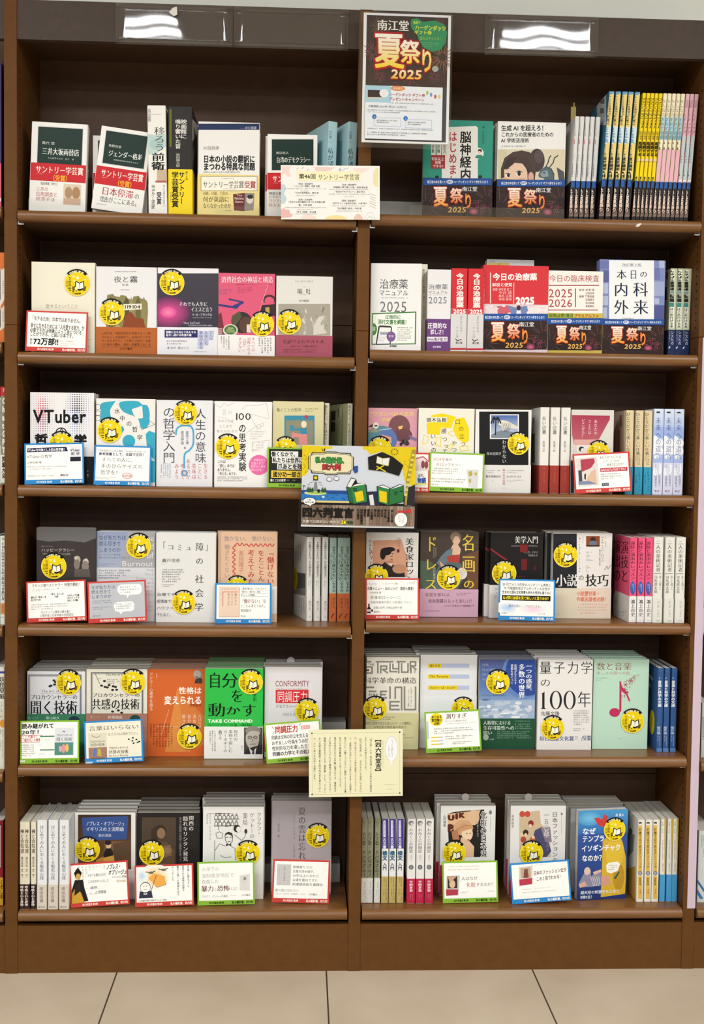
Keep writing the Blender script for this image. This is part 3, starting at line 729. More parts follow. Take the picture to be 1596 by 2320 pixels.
# ================================================================== top shelf, right bay
o = '820,200'
def fes(q, x0, x1, y0, y1, dark=None, thin=False):
    """the summer-festival band: blue strip over a dark fireworks panel"""
    W = x1 - x0; h = y1 - y0; s = h * .19
    X = lambda a: x0 + W * a; Yv = lambda a: y0 + h * a
    q.R(x0, y0 + s, x1, y1, '33211f', '2a1a18')
    rr = random.Random(4)
    for cx, cy, r, n, col in ((.05, .8, .3, 14, '6e5a52'), (.93, .62, .25, 16, '7a5248'), (.5, .45, .3, 18, '50343a'), (.8, .9, .16, 12, 'a8456a'), (.15, .35, .2, 12, '5c4038')):
        for i in range(n):
            a = 6.283 * i / n + rr.random() * .3; q.L([(X(cx) + W * r * .3 * math.cos(a), Yv(cy) + W * r * .3 * math.sin(a)), (X(cx) + W * r * rr.uniform(.7, 1) * math.cos(a), Yv(cy) + W * r * rr.uniform(.7, 1) * math.sin(a))], W * .006, col)
    q.glow(X(.74), Yv(.93), W * .07, h * .1, 'd8688a', '4a2630')
    q.R(x0, y0, x1, y0 + s, '1f4f9a')
    q.T('南江堂の本を買って', X(.06), y0 + s * .3, X(.33), y0 + s * .72, 'dfe6f0', .02); q.E(X(.39), y0 + s * .5, W * .05, s * .3, 'dfe6f0'); q.T('抽選で', X(.35), y0 + s * .32, X(.43), y0 + s * .68, '1f4f9a', .02); q.T('ハーゲンダッツ ギフト券をもらおう', X(.45), y0 + s * .3, X(.95), y0 + s * .72, 'dfe6f0', .02)
    for ch, a0, b0, a1, b1, g in (('夏', .16, .22, .36, .76, ('f6f0e8', 'f0a020')), ('祭', .40, .28, .58, .68, ('f3e2d0', 'e07a20')), ('り', .60, .42, .72, .84, ('f0a850', 'e88828'))):
        q.T(ch, X(a0) - W * .006, Yv(b0), X(a1) + W * .006, Yv(b1) + h * .01, 'a02a14', .055, sk=-.04); q.T(ch, X(a0), Yv(b0), X(a1), Yv(b1), g[0], .025, col2=g[1], sk=-.04)
    q.T('2025', X(.36), Yv(.80), X(.62), Yv(.95), 'e2b060', .03, sk=.15); q.T('南江堂', X(.57), Yv(.23), X(.79), Yv(.36), 'ececec', .03, .4)
b = face(o, 528, 275, 1128, 1090, ('R', 1), .02, '2f9480', 'teal green book with white panel and a festival band, behind the hanging poster', 'teal green book', Y=.075, spine='R')
c = b.c; c.P([(695, 335), (985, 325), (1000, 340), (1000, 790), (690, 790), (690, 345)], 'ecece8'); c.V('脳神経内科', 845, 365, 945, 900, '1c1c1c', .03); c.V('はじめました', 748, 365, 822, 935, 'b03038', .02); c.V('杉山淳比古', 1036, 365, 1056, 480, '164a40', .01); c.E(1048, 335, 7, 9, '164a40')
c.E(1003, 560, 48, 48, 'eaeae6'); c.E(1018, 538, 17, 15, '222222'); c.E(1014, 550, 11, 12, 'e8c8b0'); c.P([(975, 600), (990, 575), (1030, 572), (1045, 590), (1020, 606)], '3a8f7c')
for x, t in ((602, '診断'), (650, '診察'), (700, '圧方')): c.R(x - 4, 480, x + 34, 580, 'e4e4de'); c.V(t, x, 484, x + 26, 560, '333333', .02)
c.R(595, 575, 718, 692, 'a8343a'); c.T('95%以上', 602, 592, 708, 622, 'f3e6e2', .02); c.T('診断', 632, 626, 684, 652, 'f3e6e2', .02); c.T('できる!!', 612, 658, 702, 682, 'f3e6e2', .02); c.E(648, 765, 16, 14, '222222'); c.E(1020, 762, 16, 14, '222222')
fes(b.obi(778, '33211f'), 528, 1118, 778, 1085)
o = '1120,200'
b = face(o, 25, 290, 612, 1095, ('R', 1), .018, 'ececea', 'white book with painted dark-haired girl and dragon, and a festival band', 'girl-and-dragon book', Y=.075, n=3, spine='L', jit=.0035)
c = b.c; x = -1140
c.T('生成 AI を超えろ！', 62, 318, 452, 366, '1f1f1f', .03); c.T('これからの医療者のための', 62, 378, 512, 418, '1f1f1f', .02); c.T('AI 学術活用術', 60, 430, 300, 468, '1f1f1f', .02); c.F(60, 488, 290, 515, 1, '666666', d=1)
c.R(33, 525, 612, 800, 'd8cfb4'); c.R(33, 525, 110, 800, 'cfc8a8')
c.E(370, 620, 66, 100, '45383a'); c.E(385, 590, 40, 55, '584a4c'); c.P([(58, 800), (60, 690), (90, 600), (160, 550), (240, 535), (310, 552), (352, 600), (362, 690), (350, 800)], '4a3a36'); c.P([(90, 800), (86, 705), (115, 655), (160, 640), (250, 650), (285, 700), (290, 800)], 'e2c3aa')
c.P([(85, 700), (95, 640), (130, 600), (200, 590), (170, 650), (120, 690)], '3c2e2c'); c.P([(200, 590), (290, 600), (320, 680), (300, 760), (275, 690), (245, 650)], '43332f'); c.E(318, 765, 24, 44, 'd8a894'); c.E(120, 750, 24, 16, 'f0e8e0'); c.E(212, 735, 26, 20, 'f0e8e0'); c.E(124, 750, 13, 15, '2b2422'); c.E(216, 735, 15, 19, '2b2422'); c.L([(190, 722), (215, 712), (242, 722)], 7, '2b2422'); c.L([(98, 738), (120, 732), (140, 740)], 6, '2b2422'); c.L([(100, 700), (130, 690)], 5, '4a3a36'); c.E(90, 780, 30, 10, 'dba793'); c.E(240, 782, 30, 10, 'dba793')
c.P([(380, 750), (400, 700), (450, 670), (490, 690), (510, 740), (505, 800), (440, 800), (425, 775), (390, 768)], '55666e'); c.P([(395, 742), (420, 715), (460, 705), (470, 760), (420, 765)], '8b9aa0'); c.E(432, 728, 10, 9, '2f5f80'); c.L([(440, 690), (465, 640), (475, 600), (490, 580)], 9, '3a3f44'); c.L([(470, 690), (510, 640), (520, 600), (550, 580)], 9, '3a3f44'); c.P([(540, 680), (600, 720), (612, 800), (560, 800)], '4a5358'); c.L([(490, 690), (515, 740), (512, 795)], 8, '2c3438')
fes(b.obi(790, '33211f'), 25, 612, 790, 1090)
o = '1280,200,7.733'
def fes_spine(q, xa, xb, y, y1, bl=118):
    q.R(xa - 30, y, xb + 30, y + bl, '2257a4'); q.R(xa - 30, y + bl, xb + 30, y1, '241a1a'); q.R(xa - 30, y1 - 130, xb + 30, y1, '3a2422', '8a756a')
    w = xb - xa; q.P([(xa + w * .2, y + bl + 70), (xa + w * .55, y + bl + 20), (xa + w * .9, y + bl + 70)], 'd8d6d2')
    q.V('江堂夏祭り', xa + w * .1, y + bl + 75, xb - w * .05, y + bl + 440, 'efe2d6', .045, col2='e8c8b4')
    q.F(xa + w * .2, y + bl + 440, xb - w * .2, y1 - 40, 1, '8a6a62', 1)
def thin(xs, y0, y1, lean, d, col, label, n, band, art, Y=.045, tops=None, **kw):
    
    xs0 = xs
    if o.startswith('1440'): xs = [(a * .88 - 14, c * .88 - 14) for a, c in xs]
    b = spines(o, xs, y0, y1, ('R', 1), d, col, label, Y=Y, lean=lean, **kw); f0 = b.fm; dx = xs[0][0] - xs0[0][0]
    b.fm = lambda x, y: f0(x + dx, y); b.c.m = b.fm; xs = xs0; art(b); fes_spine(b.obi(band, '241a1a'), xs[0][0], xs[0][1], band, y1); return b
def art(b):
    c = b.c; c.F(160, 530, 195, 880, 1, '8a8a8e', 1); c.R(125, 885, 180, 975, 'd08a94'); c.F(130, 890, 178, 972, 1, 'b03848', 1); c.F(125, 990, 165, 1290, 1, '9a9a9e', 1); c.V('循環器医療者の', 105, 1300, 150, 1560, '3a3a3e', .01)
    b.sd.R(80, 620, 110, 690, 'b8b8b6')
thin([(65, 145), (152, 232), (245, 325), (335, 415), (432, 512)], 490, 2245, 2.6, .135, 'dcdcdc', 'thin white spine with red lettering and festival band', 5, 1620, art, Y=.055)
o2 = o
def art(b):
    c = b.c; c.R(560, 90, 1000, 1600, 'e6cf7c'); c.R(560, 45, 1000, 100, '6da3c0'); c.R(560, 670, 1000, 960, 'cfe0e6')
    c.V('みんなの医療統計', 765, 120, 812, 470, '4a4020', .02); c.V('初心者でも', 738, 470, 790, 640, '2e2814', .04); c.V('EZR', 690, 672, 775, 960, '6f9cb8', .06); c.V('でやさしく学ぶ', 680, 975, 730, 1200, '4a3a12', .03); c.V('統計解析', 668, 1200, 735, 1440, '33240a', .05); c.E(680, 1530, 34, 80, '1c150c'); c.V('第3版', 662, 1480, 700, 1590, 'e6cf7c', .03)
    b.sd.R(580, 110, 730, 640, 'c4ccd0'); b.sd.R(630, 165, 700, 270, '6f7478'); b.sd.R(625, 350, 690, 440, '6f7478')
thin([(590, 682), (710, 795), (825, 910), (930, 1015), (1045, 1130)], 48, 2240, 3.6, .18, '3d7a98', 'tall blue and yellow spine with festival band', 5, 1600, art, Y=.035)
o = '1440,200,7.733'
def art(b):
    c = b.c; c.V('ファブリマニュアル'[:5], 110, 160, 215, 430, '6b5406', .03); c.V('マニュアル', 105, 430, 190, 700, '2c2404', .04); c.V('心不全を', 80, 740, 135, 900, '6b5406', .02); c.V('概観する', 50, 930, 120, 1190, '241d04', .05)
    c.R(20, 1235, 110, 1275, 'e2c9b0'); c.L([(-20, 1283), (120, 1283)], 4, 'a08a10'); c.V('猪又', -5, 1545, 45, 1625, '241d04', .03)
thin([(-60, 12), (22, 95), (103, 177), (185, 258), (266, 340)], 78, 2245, 3.8, .18, 'f0d60e', 'bright yellow spine with black lettering and festival band', 5, 1618, art, Y=.035)
def art(b):
    c = b.c; c.R(300, 1065, 600, 1640, 'e6b3c0'); c.R(400, 500, 700, 905, 'a9c9d0'); c.V('みんなの', 515, 180, 590, 500, '9b7f74', .01); c.V('ワホケ用語', 470, 510, 560, 895, '5f8fa4', .03); c.V('第2版', 445, 930, 500, 1075, '3b3a2a', .04)
thin([(352, 432), (440, 520), (528, 608), (616, 696), (704, 790)], 85, 2250, 3.8, .18, 'efe7c6', 'cream and pink spine with brown lettering and festival band', 5, 1632, art, Y=.035)
def art(b):
    c = b.c; c.R(780, 830, 1000, 1600, 'bfd0d2'); c.R(780, 1600, 1000, 1650, 'e8e4e0'); c.R(900, 200, 1050, 330, 'c79aa6'); c.V('フットスキンケア', 925, 200, 1010, 810, '8a5a6a', .01); c.V('正しいスキンケアから', 880, 870, 940, 1310, '4a5a60', .02); c.V('治療処方編', 845, 1320, 895, 1540, '2a2a30', .04)
thin([(800, 880), (890, 968), (978, 1056)], 95, 2260, 3.8, .18, 'e2b4bf', 'pink and pale grey spine with festival band', 4, 1640, art, Y=.035)
# little yellow note on top of the thin white books
k = MB(); a = atY(1301, 262, .16)
k.box(-.006, 0, -.03, .006, .0005, .022, 'b7a45c'); k.box(-.001, 0, .022, .003, .0005, .032, 'b7a45c')
tag(k.obj('paper_slip', PRINT, None, (a.x, .165, a.z)), 'small yellow paper slip sticking up from the thin white spines', 'paper slip')
# hanging poster in its clear case
R, c = flat('780,0', (186, 108), (938, 135), (150, 1222), -.03, 'poster', 'festival poster in a clear case hanging from the header at the centre divider', 'poster', part='poster_board', t=.004, col='f0f0f0')
x0, y0 = c.x0, c.y0
c.R(192, 112, 930, 1205, '3a3b46'); c.R(186, 108, 215, 1222, 'f2f2f2'); c.R(915, 108, 938, 1222, 'f0f0f2'); c.R(186, 108, 938, 128, 'e6e6ec')
c.R(212, 130, 915, 730, '2e1e1c', '38221f')
rr = random.Random(9)
for cx, cy, r, n, col in ((270, 440, 95, 16, '8c4048'), (320, 230, 90, 22, '6a5648'), (870, 470, 140, 24, '9a6a4a'), (600, 650, 90, 18, '7a3a48'), (330, 650, 60, 12, '8a3c4a'), (800, 640, 60, 14, '7a3c48'), (840, 190, 60, 14, '7a3040'), (450, 690, 60, 12, '6a3040'), (700, 250, 70, 12, '5a3c38')):
    for i in range(n):
        a = 6.283 * i / n + rr.random() * .3; r1 = r * rr.uniform(.7, 1); c.L([(cx + r * .25 * math.cos(a), cy + r * .25 * math.sin(a)), (cx + r1 * math.cos(a), cy + r1 * math.sin(a))], 5, col)
c.E(810, 575, 28, 26, 'a8a8a0'); c.P([(595, 155), (650, 145), (690, 175), (800, 160), (880, 190), (905, 260), (895, 350), (850, 410), (780, 430), (710, 400), (660, 330), (640, 270), (600, 240), (588, 200)], '2f8a5c')
c.T('抽選で', 612, 170, 672, 195, 'c8d838', .02); c.T('ハーゲンダッツ', 628, 205, 895, 245, 'd8dc3c', .03); c.T('ギフト券', 622, 250, 772, 282, 'd8dc3c', .03); c.T('当たるチャンス！', 672, 300, 862, 330, 'a8cc50', .01); c.F(690, 348, 850, 395, 3, '7ab880')
c.T('南江堂', 302, 170, 575, 258, 'e8e6e2', .03, .6)
for ch, a0, b0, a1, b1, g in (('夏', 290, 280, 540, 575, ('f3f0ea', 'f0d020')), ('祭', 508, 340, 680, 532, ('f3f0ea', 'f0d020')), ('り', 680, 405, 800, 605, ('f3e8a0', 'e8c020'))):
    c.T(ch, a0 - 6, b0 - 4, a1 + 6, b1 + 8, 'a8141c', .06, sk=-.05); c.T(ch, a0, b0, a1, b1, g[0], .028, col2=g[1], sk=-.05)
c.T('2025', 426, 588, 690, 672, 'a8341c', .06, sk=.1); c.T('2025', 428, 590, 688, 668, 'f2e6c8', .03, col2='e8b828', sk=.1)
c.R(212, 735, 878, 1195, 'e6eaf0'); c.R(212, 735, 430, 880, 'a9cfe0'); c.P([(232, 775), (335, 775), (372, 835), (232, 838)], '3a2a28'); c.E(372, 800, 40, 36, 'e8ecee'); c.R(232, 838, 360, 850, 'd8d0b8'); c.E(490, 755, 62, 22, 'e08a4a'); c.T('読者限定', 448, 745, 532, 765, 'f6f0e0')
c.T('ハーゲンダッツ ギフト券', 415, 795, 725, 822, 'a83a40', .03); c.T('プレゼントキャンペーン', 415, 833, 718, 862, 'a83a40', .03)
for x, y, q in ((745, 785, 'a8c840'), (778, 800, '6a9ad8'), (815, 815, 'c85060'), (850, 815, 'd8c840')): c.E(x, y, 10, 18, q)
c.F(415, 875, 835, 892, 1, '55585f'); c.T('応募期間 2025年7月1日～10月31日', 240, 905, 570, 925, '3a3a40', .01); c.F(232, 940, 850, 975, 2, '5a5c66', last=.45); c.E(292, 1005, 19, 21, '3470b8'); c.E(562, 1012, 19, 21, '3470b8'); c.T('1', 288, 996, 297, 1014, 'f0f0f0'); c.T('2', 557, 1003, 567, 1021, 'f0f0f0')
c.B(290, 1012, 520, 1085, 3, 'a9bcd8'); c.B(560, 1020, 788, 1092, 3, 'a9bcd8'); c.F(312, 1028, 500, 1062, 2, '4c4e58'); c.F(580, 1036, 772, 1072, 2, '4c4e58'); c.F(232, 1100, 820, 1116, 1, '6a6c76'); c.F(232, 1132, 790, 1170, 2, '44464e', last=.6)
k = MB(); W, H = c.W, c.H; k.box(-W / 2 - .01, -.0036, -.012, W / 2 + .004, -.0026, H + .002, 'ffffff'); k.obj('clear_case', CLEAR, R)
# clear trays in front of the top-shelf books
def tray(o, x0, x1, y0, y1, sh, Y, label):
    ox, oy, s = crop(o); a, b = atY(ox + x0 / s, oy + y1 / s, Y), atY(ox + x1 / s, oy + y1 / s, Y); h = max(.012, atY(ox + x0 / s, oy + y0 / s, Y).z - SH[sh])
    k = MB(); w = b.x - a.x; k.box(-w / 2, 0, .0006, w / 2, .0018, h); k.box(-w / 2, .0018, .0006, w / 2, .006, .0018)
    o = k.obj('book_stand', CLEAR, None, ((a.x + b.x) / 2, Y, SH[sh])); tag(o, label, 'book stand', 'clear stands on the top shelf')
tray('0,200', 245, 715, 950, 1040, ('L', 1), .022, 'clear acrylic stand lip in front of the leftmost paperback of the top shelf')
tray('400,200', 330, 725, 1008, 1085, ('L', 1), .02, 'clear acrylic stand lip in front of the navy-striped white book')
tray('820,200', 410, 880, 1003, 1085, ('R', 1), .064, 'clear acrylic stand lip in front of the teal green book')
tray('820,200', 885, 1745, 1020, 1090, ('R', 1), .0625, 'clear acrylic stand lip in front of the girl-and-dragon book')
# ================================================================== second shelf, left bay
o = '0,560'
b = face(o, 272, 130, 820, 897, ('L', 2), .018, 'e9e5d2', 'plain cream book with yellow sticker, at the left end of the second shelf', 'plain cream book', Y=.03, hard=True)
c = b.c; c.T('愛するということ', 395, 490, 675, 528, '8a8474', 0, .3); c.R(745, 710, 752, 714, '8a8474'); c.F(735, 790, 785, 800, 1, '9a957f'); c.F(740, 850, 780, 862, 1, '9a957f'); b.S(665, 312)
b = face(o, 828, 170, 1352, 908, ('L', 2), .018, 'e4e4e6', 'pale grey book with olive painted stripes, numbered 119104, and a rust band', 'olive-striped book', Y=.025, hard=True)
c = b.c; c.F(985, 203, 1175, 220, 1, '777777', d=1); c.T('夜と霧', 980, 250, 1185, 305, '333336', 0, .5); c.T('新 版', 1052, 316, 1105, 334, '555555'); c.F(1038, 362, 1125, 376, 1, '777777', d=1)
c.P([(915, 700), (905, 560), (925, 410), (975, 402), (985, 420), (1030, 430), (1040, 412), (1085, 418), (1095, 440), (1140, 455), (1150, 425), (1195, 418), (1210, 440), (1260, 455), (1272, 480), (1275, 560), (1265, 700)], '8b8256')
for x, w, q in ((955, 36, '6b6240'), (1010, 30, 'a59c6c'), (1090, 44, '575232'), (1130, 22, '9a9166'), (1190, 40, '6a633c'), (1240, 30, '8f8658')): c.P([(x - w / 2, 700), (x - w / 2 - 4, 480), (x, 425), (x + w / 2, 470), (x + w / 2 + 5, 700)], q)
c.P([(1085, 580), (1130, 555), (1170, 610), (1235, 615), (1255, 700), (1050, 700)], '8a4526'); c.P([(1062, 490), (1220, 485), (1222, 535), (1065, 545)], 'e4e0cf'); c.T('119104', 1068, 498, 1208, 528, '37352a', .025); b.S(965, 565)
q = b.obi(690, 'b5632e'); 
for i, t in enumerate(('心理学者、強制収容所を体験する――飾', 'りのないこの原題から、永遠のロングセ', 'ラーは生まれた。〈人間とは何か〉を描', 'いた静かな書を、新訳・新編集でおくる')): q.T(t, 875, 730 + i * 32, 1298, 754 + i * 32, '5a2a10', .01, .3); q.L([(872, 860), (1305, 858)], 3, '7a3e1a'); q.T('みすず書房', 1032, 866, 1140, 884, '4e2410')
b = face(o, 1358, 180, 1880, 915, ('L', 2), .018, 'e6e6ea', 'dark violet book with a glowing pink light and white band', 'dark violet book', Y=.022)
o4 = '400,560'
c = b.c; c.R(1358, 225, 1880, 690, '423e48', '3a3644'); c.glow(1455, 562, 190, 140, 'e0509a', '4a3050'); c.glow(1450, 560, 70, 50, 'f08ab0', 'd84a96')
X = 1520
c.T('それでも人生に', X + 22, 472, X + 270, 508, 'ececf0', .01, .5); c.T('イエスと言う', X + 125, 515, X + 312, 556, 'ececf0', .01, .5); c.T('V・E・フランクル', X + 138, 570, X + 308, 592, 'd8d8e0', .02); c.F(X + 138, 600, X + 308, 616, 1, 'b8b8c4', d=1); c.T('Viktor Emil Frankl', X + 62, 640, X + 200, 662, 'c8c8d4'); c.T('Trotzdem ja zum Leben sagen', X + 100, 664, X + 308, 684, 'c8c8d4'); b.S(1482, 308, 105)
q = b.obi(692, 'e4e5ec'); q.R(1418, 712, X + 182, 778, '2b2b62'); q.T('困難に立ち向かう私たちを', 1430, 722, X + 170, 742, 'e4e5f0', .03); q.T('励まし続ける希望の書', 1430, 746, X + 130, 768, 'e4e5f0', .03); q.F(1435, 800, X + 130, 845, 2, '4a4a5a'); q.T('姜 尚中  香山リカ', 1440, 856, X + 105, 876, '4a4a5a'); q.F(X + 155, 895, X + 275, 908, 1, '6a6a78')
for x, t, y0, y1 in ((X + 282, 'どんな', 720, 800), (X + 240, '人生にも', 722, 845), (X + 195, '意味がある', 722, 875)): q.P([(x - 12, y0), (x + 44, y0), (x + 36, y1), (x - 14, y1)], 'c2c6e2'); q.V(t, x, y0, x + 34, y1, '3a3f74', .01)
o = o4
b = face(o, 362, 226, 848, 935, ('L', 2), .02, 'd85a7a', 'bright pink book with blue arrow and still-life collage', 'bright pink book', Y=.02)
c = b.c; c.T('消費社会の神話と構造', 385, 252, 832, 306, 'f3e6ea', .01, .5); c.F(510, 315, 680, 332, 1, '8a3450', d=1); c.F(770, 315, 825, 332, 1, '8a3450'); c.F(525, 342, 660, 400, 4, 'a8486a'); c.F(370, 360, 490, 412, 3, '7a5a9a')
c.L([(362, 497), (480, 515), (570, 475)], 18, '3a3a7c'); c.L([(455, 448), (575, 475), (495, 525)], 14, '3a3a7c'); c.L([(515, 528), (560, 480)], 10, '3a3a7c')
c.E(565, 650, 88, 92, '3b2f2e'); c.E(600, 670, 60, 70, '5a4038'); c.P([(362, 580), (385, 560), (400, 640), (420, 760), (362, 760)], '7a2f3c'); c.P([(480, 590), (545, 550), (560, 600), (500, 690), (470, 640)], '55543c'); c.P([(735, 500), (850, 490), (850, 590), (760, 600), (725, 550)], '3a2a2c'); c.E(800, 450, 55, 40, '4a3036'); c.E(800, 462, 40, 34, 'd85a7a'); c.P([(765, 520), (800, 515), (805, 590), (770, 590)], 'b8a05a'); c.L([(790, 320), (705, 580)], 4, 'e6a8b4')
c.R(605, 665, 640, 735, 'e0cfc0'); c.E(465, 715, 64, 52, 'd5d9c8'); c.E(465, 712, 52, 40, '4e6a3c'); rr = random.Random(2)
for i in range(16): c.P([(465 + rr.uniform(-44, 44), 712 + rr.uniform(-30, 30)) for _ in range(3)], rr.choice(['7f9a60', '3c5430', '94a878']))
for y in (700, 718, 736): c.R(362, y, 395, y + 8, 'e0c8c0')
b.S(738, 666, 102)
q = b.obi(758, 'eceaea')
for i, (t, y1) in enumerate((('すべては', 900), ('消費される', 925), ('「記号」に', 900), ('すぎない', 905))): q.V(t, 645 - i * 38, 775, 678 - i * 38, y1, 'c0405a', .0, .4)
q.F(700, 778, 822, 922, 5, '444444', 1); q.F(375, 765, 460, 900, 4, '555555', 1)
b = face(o, 858, 250, 1345, 940, ('L', 2), .022, 'dcdbd6', 'light grey book with a draped monochrome photograph and a dusty rose band', 'light grey draped-photo book', Y=.02, hard=True)
c = b.c; c.T('ジャン‐ポール・サルトル', 1022, 284, 1180, 304, '555555'); c.F(1090, 338, 1115, 348, 1, '555555'); c.T('嘔', 1042, 355, 1085, 405, '2c2c2c', 0, .6); c.T('吐', 1116, 355, 1158, 405, '2c2c2c', 0, .6); c.F(1072, 404, 1130, 414, 1, '777777'); c.T('鈴木道彦訳', 1058, 452, 1142, 470, '444444', .01)
c.R(878, 488, 1325, 760, 'a5a093'); rr = random.Random(5)
for i in range(26):
    x, y = rr.uniform(1000, 1300), rr.uniform(500, 730); c.P([(x, y), (x + rr.uniform(5, 22), y + rr.uniform(10, 50)), (x + rr.uniform(-10, 20), y + rr.uniform(40, 90)), (x - 8, y + 30)], rr.choice(['c8c4b8', '8a867a', 'b6b2a6', 'd2cec2', '98948a']))
c.P([(1180, 680), (1225, 600), (1280, 590), (1240, 660), (1300, 740), (1180, 758)], 'cfcbc0'); b.S(972, 650, 102)
q = b.obi(760, 'a35264'); q.T('名訳でよむサルトル', 915, 795, 1275, 828, '46202a', .01, .4); q.T('必読に次ぐ名著を新訳で', 980, 843, 1218, 864, '5e2c38'); q.F(920, 875, 1260, 915, 2, '6a3240', last=.8)
card('0,560', (205, 517), (738, 535), (215, 872), ('L', 2), RED, 'red-framed handwritten card reading 72 in front of the plain cream book', Y=.008)
c = CARDS[-1]; hk = '33302e'
c.T('「モテるため」の本ではありません。', 245, 562, 690, 602, '50383a', .02, slope=.03); c.T('幸せに生きるためには「人を愛する能力」が', 245, 625, 710, 668, hk, .02, slope=.03); c.T('必要でそれは修練によって身につける', 242, 668, 690, 704, hk, .02, slope=.03); c.T('ことができる、と説いた本です。', 242, 702, 630, 738, hk, .02, slope=.03); c.V('累計', 242, 760, 268, 815, hk, .01); c.T('72万部!!', 275, 755, 490, 815, '1c1a1a', .04)
c.F(500, 770, 640, 792, 1, 'd07a74'); c.F(500, 795, 650, 822, 2, 'b8a8a4')

# ================================================================== second shelf, right bay
o = '800,560'
b = face(o, 142, 140, 588, 872, ('R', 2), .03, 'eaeaea', 'large white manual with green-framed panel, left end of second right shelf', 'large white manual', Y=.02, yaw=-4, spine='L')
c = b.c; c.T('治療薬', 222, 272, 468, 352, '4a4a4c', -.0); c.T('マニュアル', 218, 362, 472, 412, '3a3a3c', .01); c.F(228, 422, 470, 438, 1, '888888', d=1); c.T('2025', 228, 455, 460, 548, '707074', -.0)
c.P([(158, 560), (545, 542), (545, 818), (158, 826)], '3f7a3a'); c.P([(166, 570), (535, 552), (535, 810), (166, 818)], 'f2f3ee'); c.T('圧倒的に', 275, 574, 412, 606, '3a7d34', .03); c.T('添付文書を網羅！', 212, 612, 480, 652, '3a7d34', .03)
c.E(170, 695, 34, 52, '3f8a3a', a0=-90, a1=90); c.T('見本', 160, 672, 190, 710, 'e4efe0', .02); c.P([(215, 672), (228, 662), (325, 665), (335, 680), (325, 822), (195, 826)], '3c3c40'); c.P([(228, 678), (325, 680), (316, 815), (206, 818)], 'f0f0f2'); c.R(225, 715, 315, 725, '9ab08a'); c.R(232, 728, 305, 738, '5a6c9a'); c.F(220, 745, 300, 800, 4, '9aa28a')
c.E(328, 755, 40, 44, '7d5a94', n=16); c.T('電子版', 308, 742, 350, 762, 'efe8f2'); c.F(380, 672, 520, 795, 7, '55584f'); c.T('医学書院', 318, 828, 378, 842, '2e2e2e', .03)
b = face(o, 590, 146, 640, 880, ('R', 2), .12, 'e9e4d0', 'cream-edged manual standing just behind the large white manual', 'cream-edged manual', Y=.056)
b.c.F(596, 190, 622, 670, 1, '4a463c', 1)
b = spines(o, [(634, 838)], 192, 882, ('R', 2), .14, 'e4e4e6', 'white and purple thick spine dated 2025 beside the red spines', Y=.02, mat=GLOSS)
c = b.c; c.T('治療薬', 650, 318, 818, 364, '555558'); c.T('マニュアル', 648, 374, 818, 402, '444448', .01); c.F(650, 408, 815, 418, 1, '999999', d=1); c.T('2025', 652, 425, 810, 484, '77777c')
q = b.obi(618, '6b417e'); q.T('圧倒的な', 645, 652, 810, 700, 'efeaf2', .03); q.T('詳しさ！', 668, 708, 800, 752, 'efeaf2', .03); q.R(638, 772, 815, 812, 'e9e4ee'); q.T('Web電子版 付', 644, 778, 808, 806, '4a2c5c', .02); q.T('医学書院', 688, 850, 758, 868, 'e4dcea', .02)
b = spines(o, [(838, 978), (985, 1118)], 182, 880, ('R', 2), .14, 'cf2f36', 'bright red thick spine with white lettering over a grey band', Y=.02)
c = b.c; c.V('今日の治療薬', 890, 222, 955, 520, 'f4ece8', .045)
q = b.obi(530, 'd6d4d4'); q.R(830, 530, 985, 575, 'd03a40'); q.T('2025', 866, 535, 970, 570, 'f2eaea', .05); q.F(915, 590, 945, 760, 1, '999999', 1); q.F(880, 680, 912, 790, 1, '999999', 1); q.L([(885, 790), (900, 808), (915, 800), (935, 795)], 7, '333333'); q.T('南江堂', 885, 815, 942, 832, '222222', .02); q.R(830, 868, 985, 884, 'c8323a')
b = face(o, 1148, 108, 1556, 885, ('R', 2), .03, 'e8ecee', 'white book with yellow strip peeking up behind the face-out red book', 'white yellow-stripped book', Y=.1)
b.c.R(1165, 135, 1350, 156, 'e6cf70'); b.c.T('公式', 1175, 112, 1225, 132, '8a8a90'); b.c.F(1240, 140, 1275, 156, 1, '5a5030'); b.c.F(1440, 115, 1490, 124, 1, '888888')
b = face(o, 1118, 158, 1680, 882, ('R', 2), .045, 'd2343c', 'thick bright red face-out book dated 2025 with a festival band', 'thick red face-out book', Y=.03, spine='L')
c = b.c; c.T('今日の治療薬', 1205, 225, 1585, 285, 'f5eeec', .045); c.L([(1185, 222), (1185, 480)], 8, 'f0dcd8'); c.T('解説と便覧', 1200, 308, 1372, 338, 'f3e6e4', .02); c.L([(1387, 308), (1385, 490)], 6, 'f0dcd8')
for i, t in enumerate(('編集 伊豆津 宏二', '今井 靖', '桑名 正隆', '寺田 智祐')): c.T(t, 1205 if i == 0 else 1255, 352 + 28 * i, 1368, 376 + 28 * i, 'f0d4d2', .01)
c.T('2025', 1405, 430, 1560, 490, 'f5eeec', .06); c.V('今日の治療薬', 1110 + 10, 205, 1128 + 6, 480, 'eecfcc')
q = b.obi(492, 'd9c6cc'); q.P([(1160, 492), (1240, 540), (1300, 580), (1130, 590)], 'e4d4d8'); q.P([(1330, 500), (1400, 520), (1500, 505), (1520, 590), (1290, 590)], '6f86b4'); q.P([(1240, 510), (1330, 500), (1380, 590), (1250, 590)], 'c8606e'); q.P([(1500, 510), (1680, 500), (1680, 590), (1520, 590)], 'e9dfe2'); q.E(1428, 522, 18, 22, '4a2c34'); q.P([(1405, 590), (1412, 545), (1445, 545), (1452, 590)], 'e8e4e6')
rr = random.Random(8)
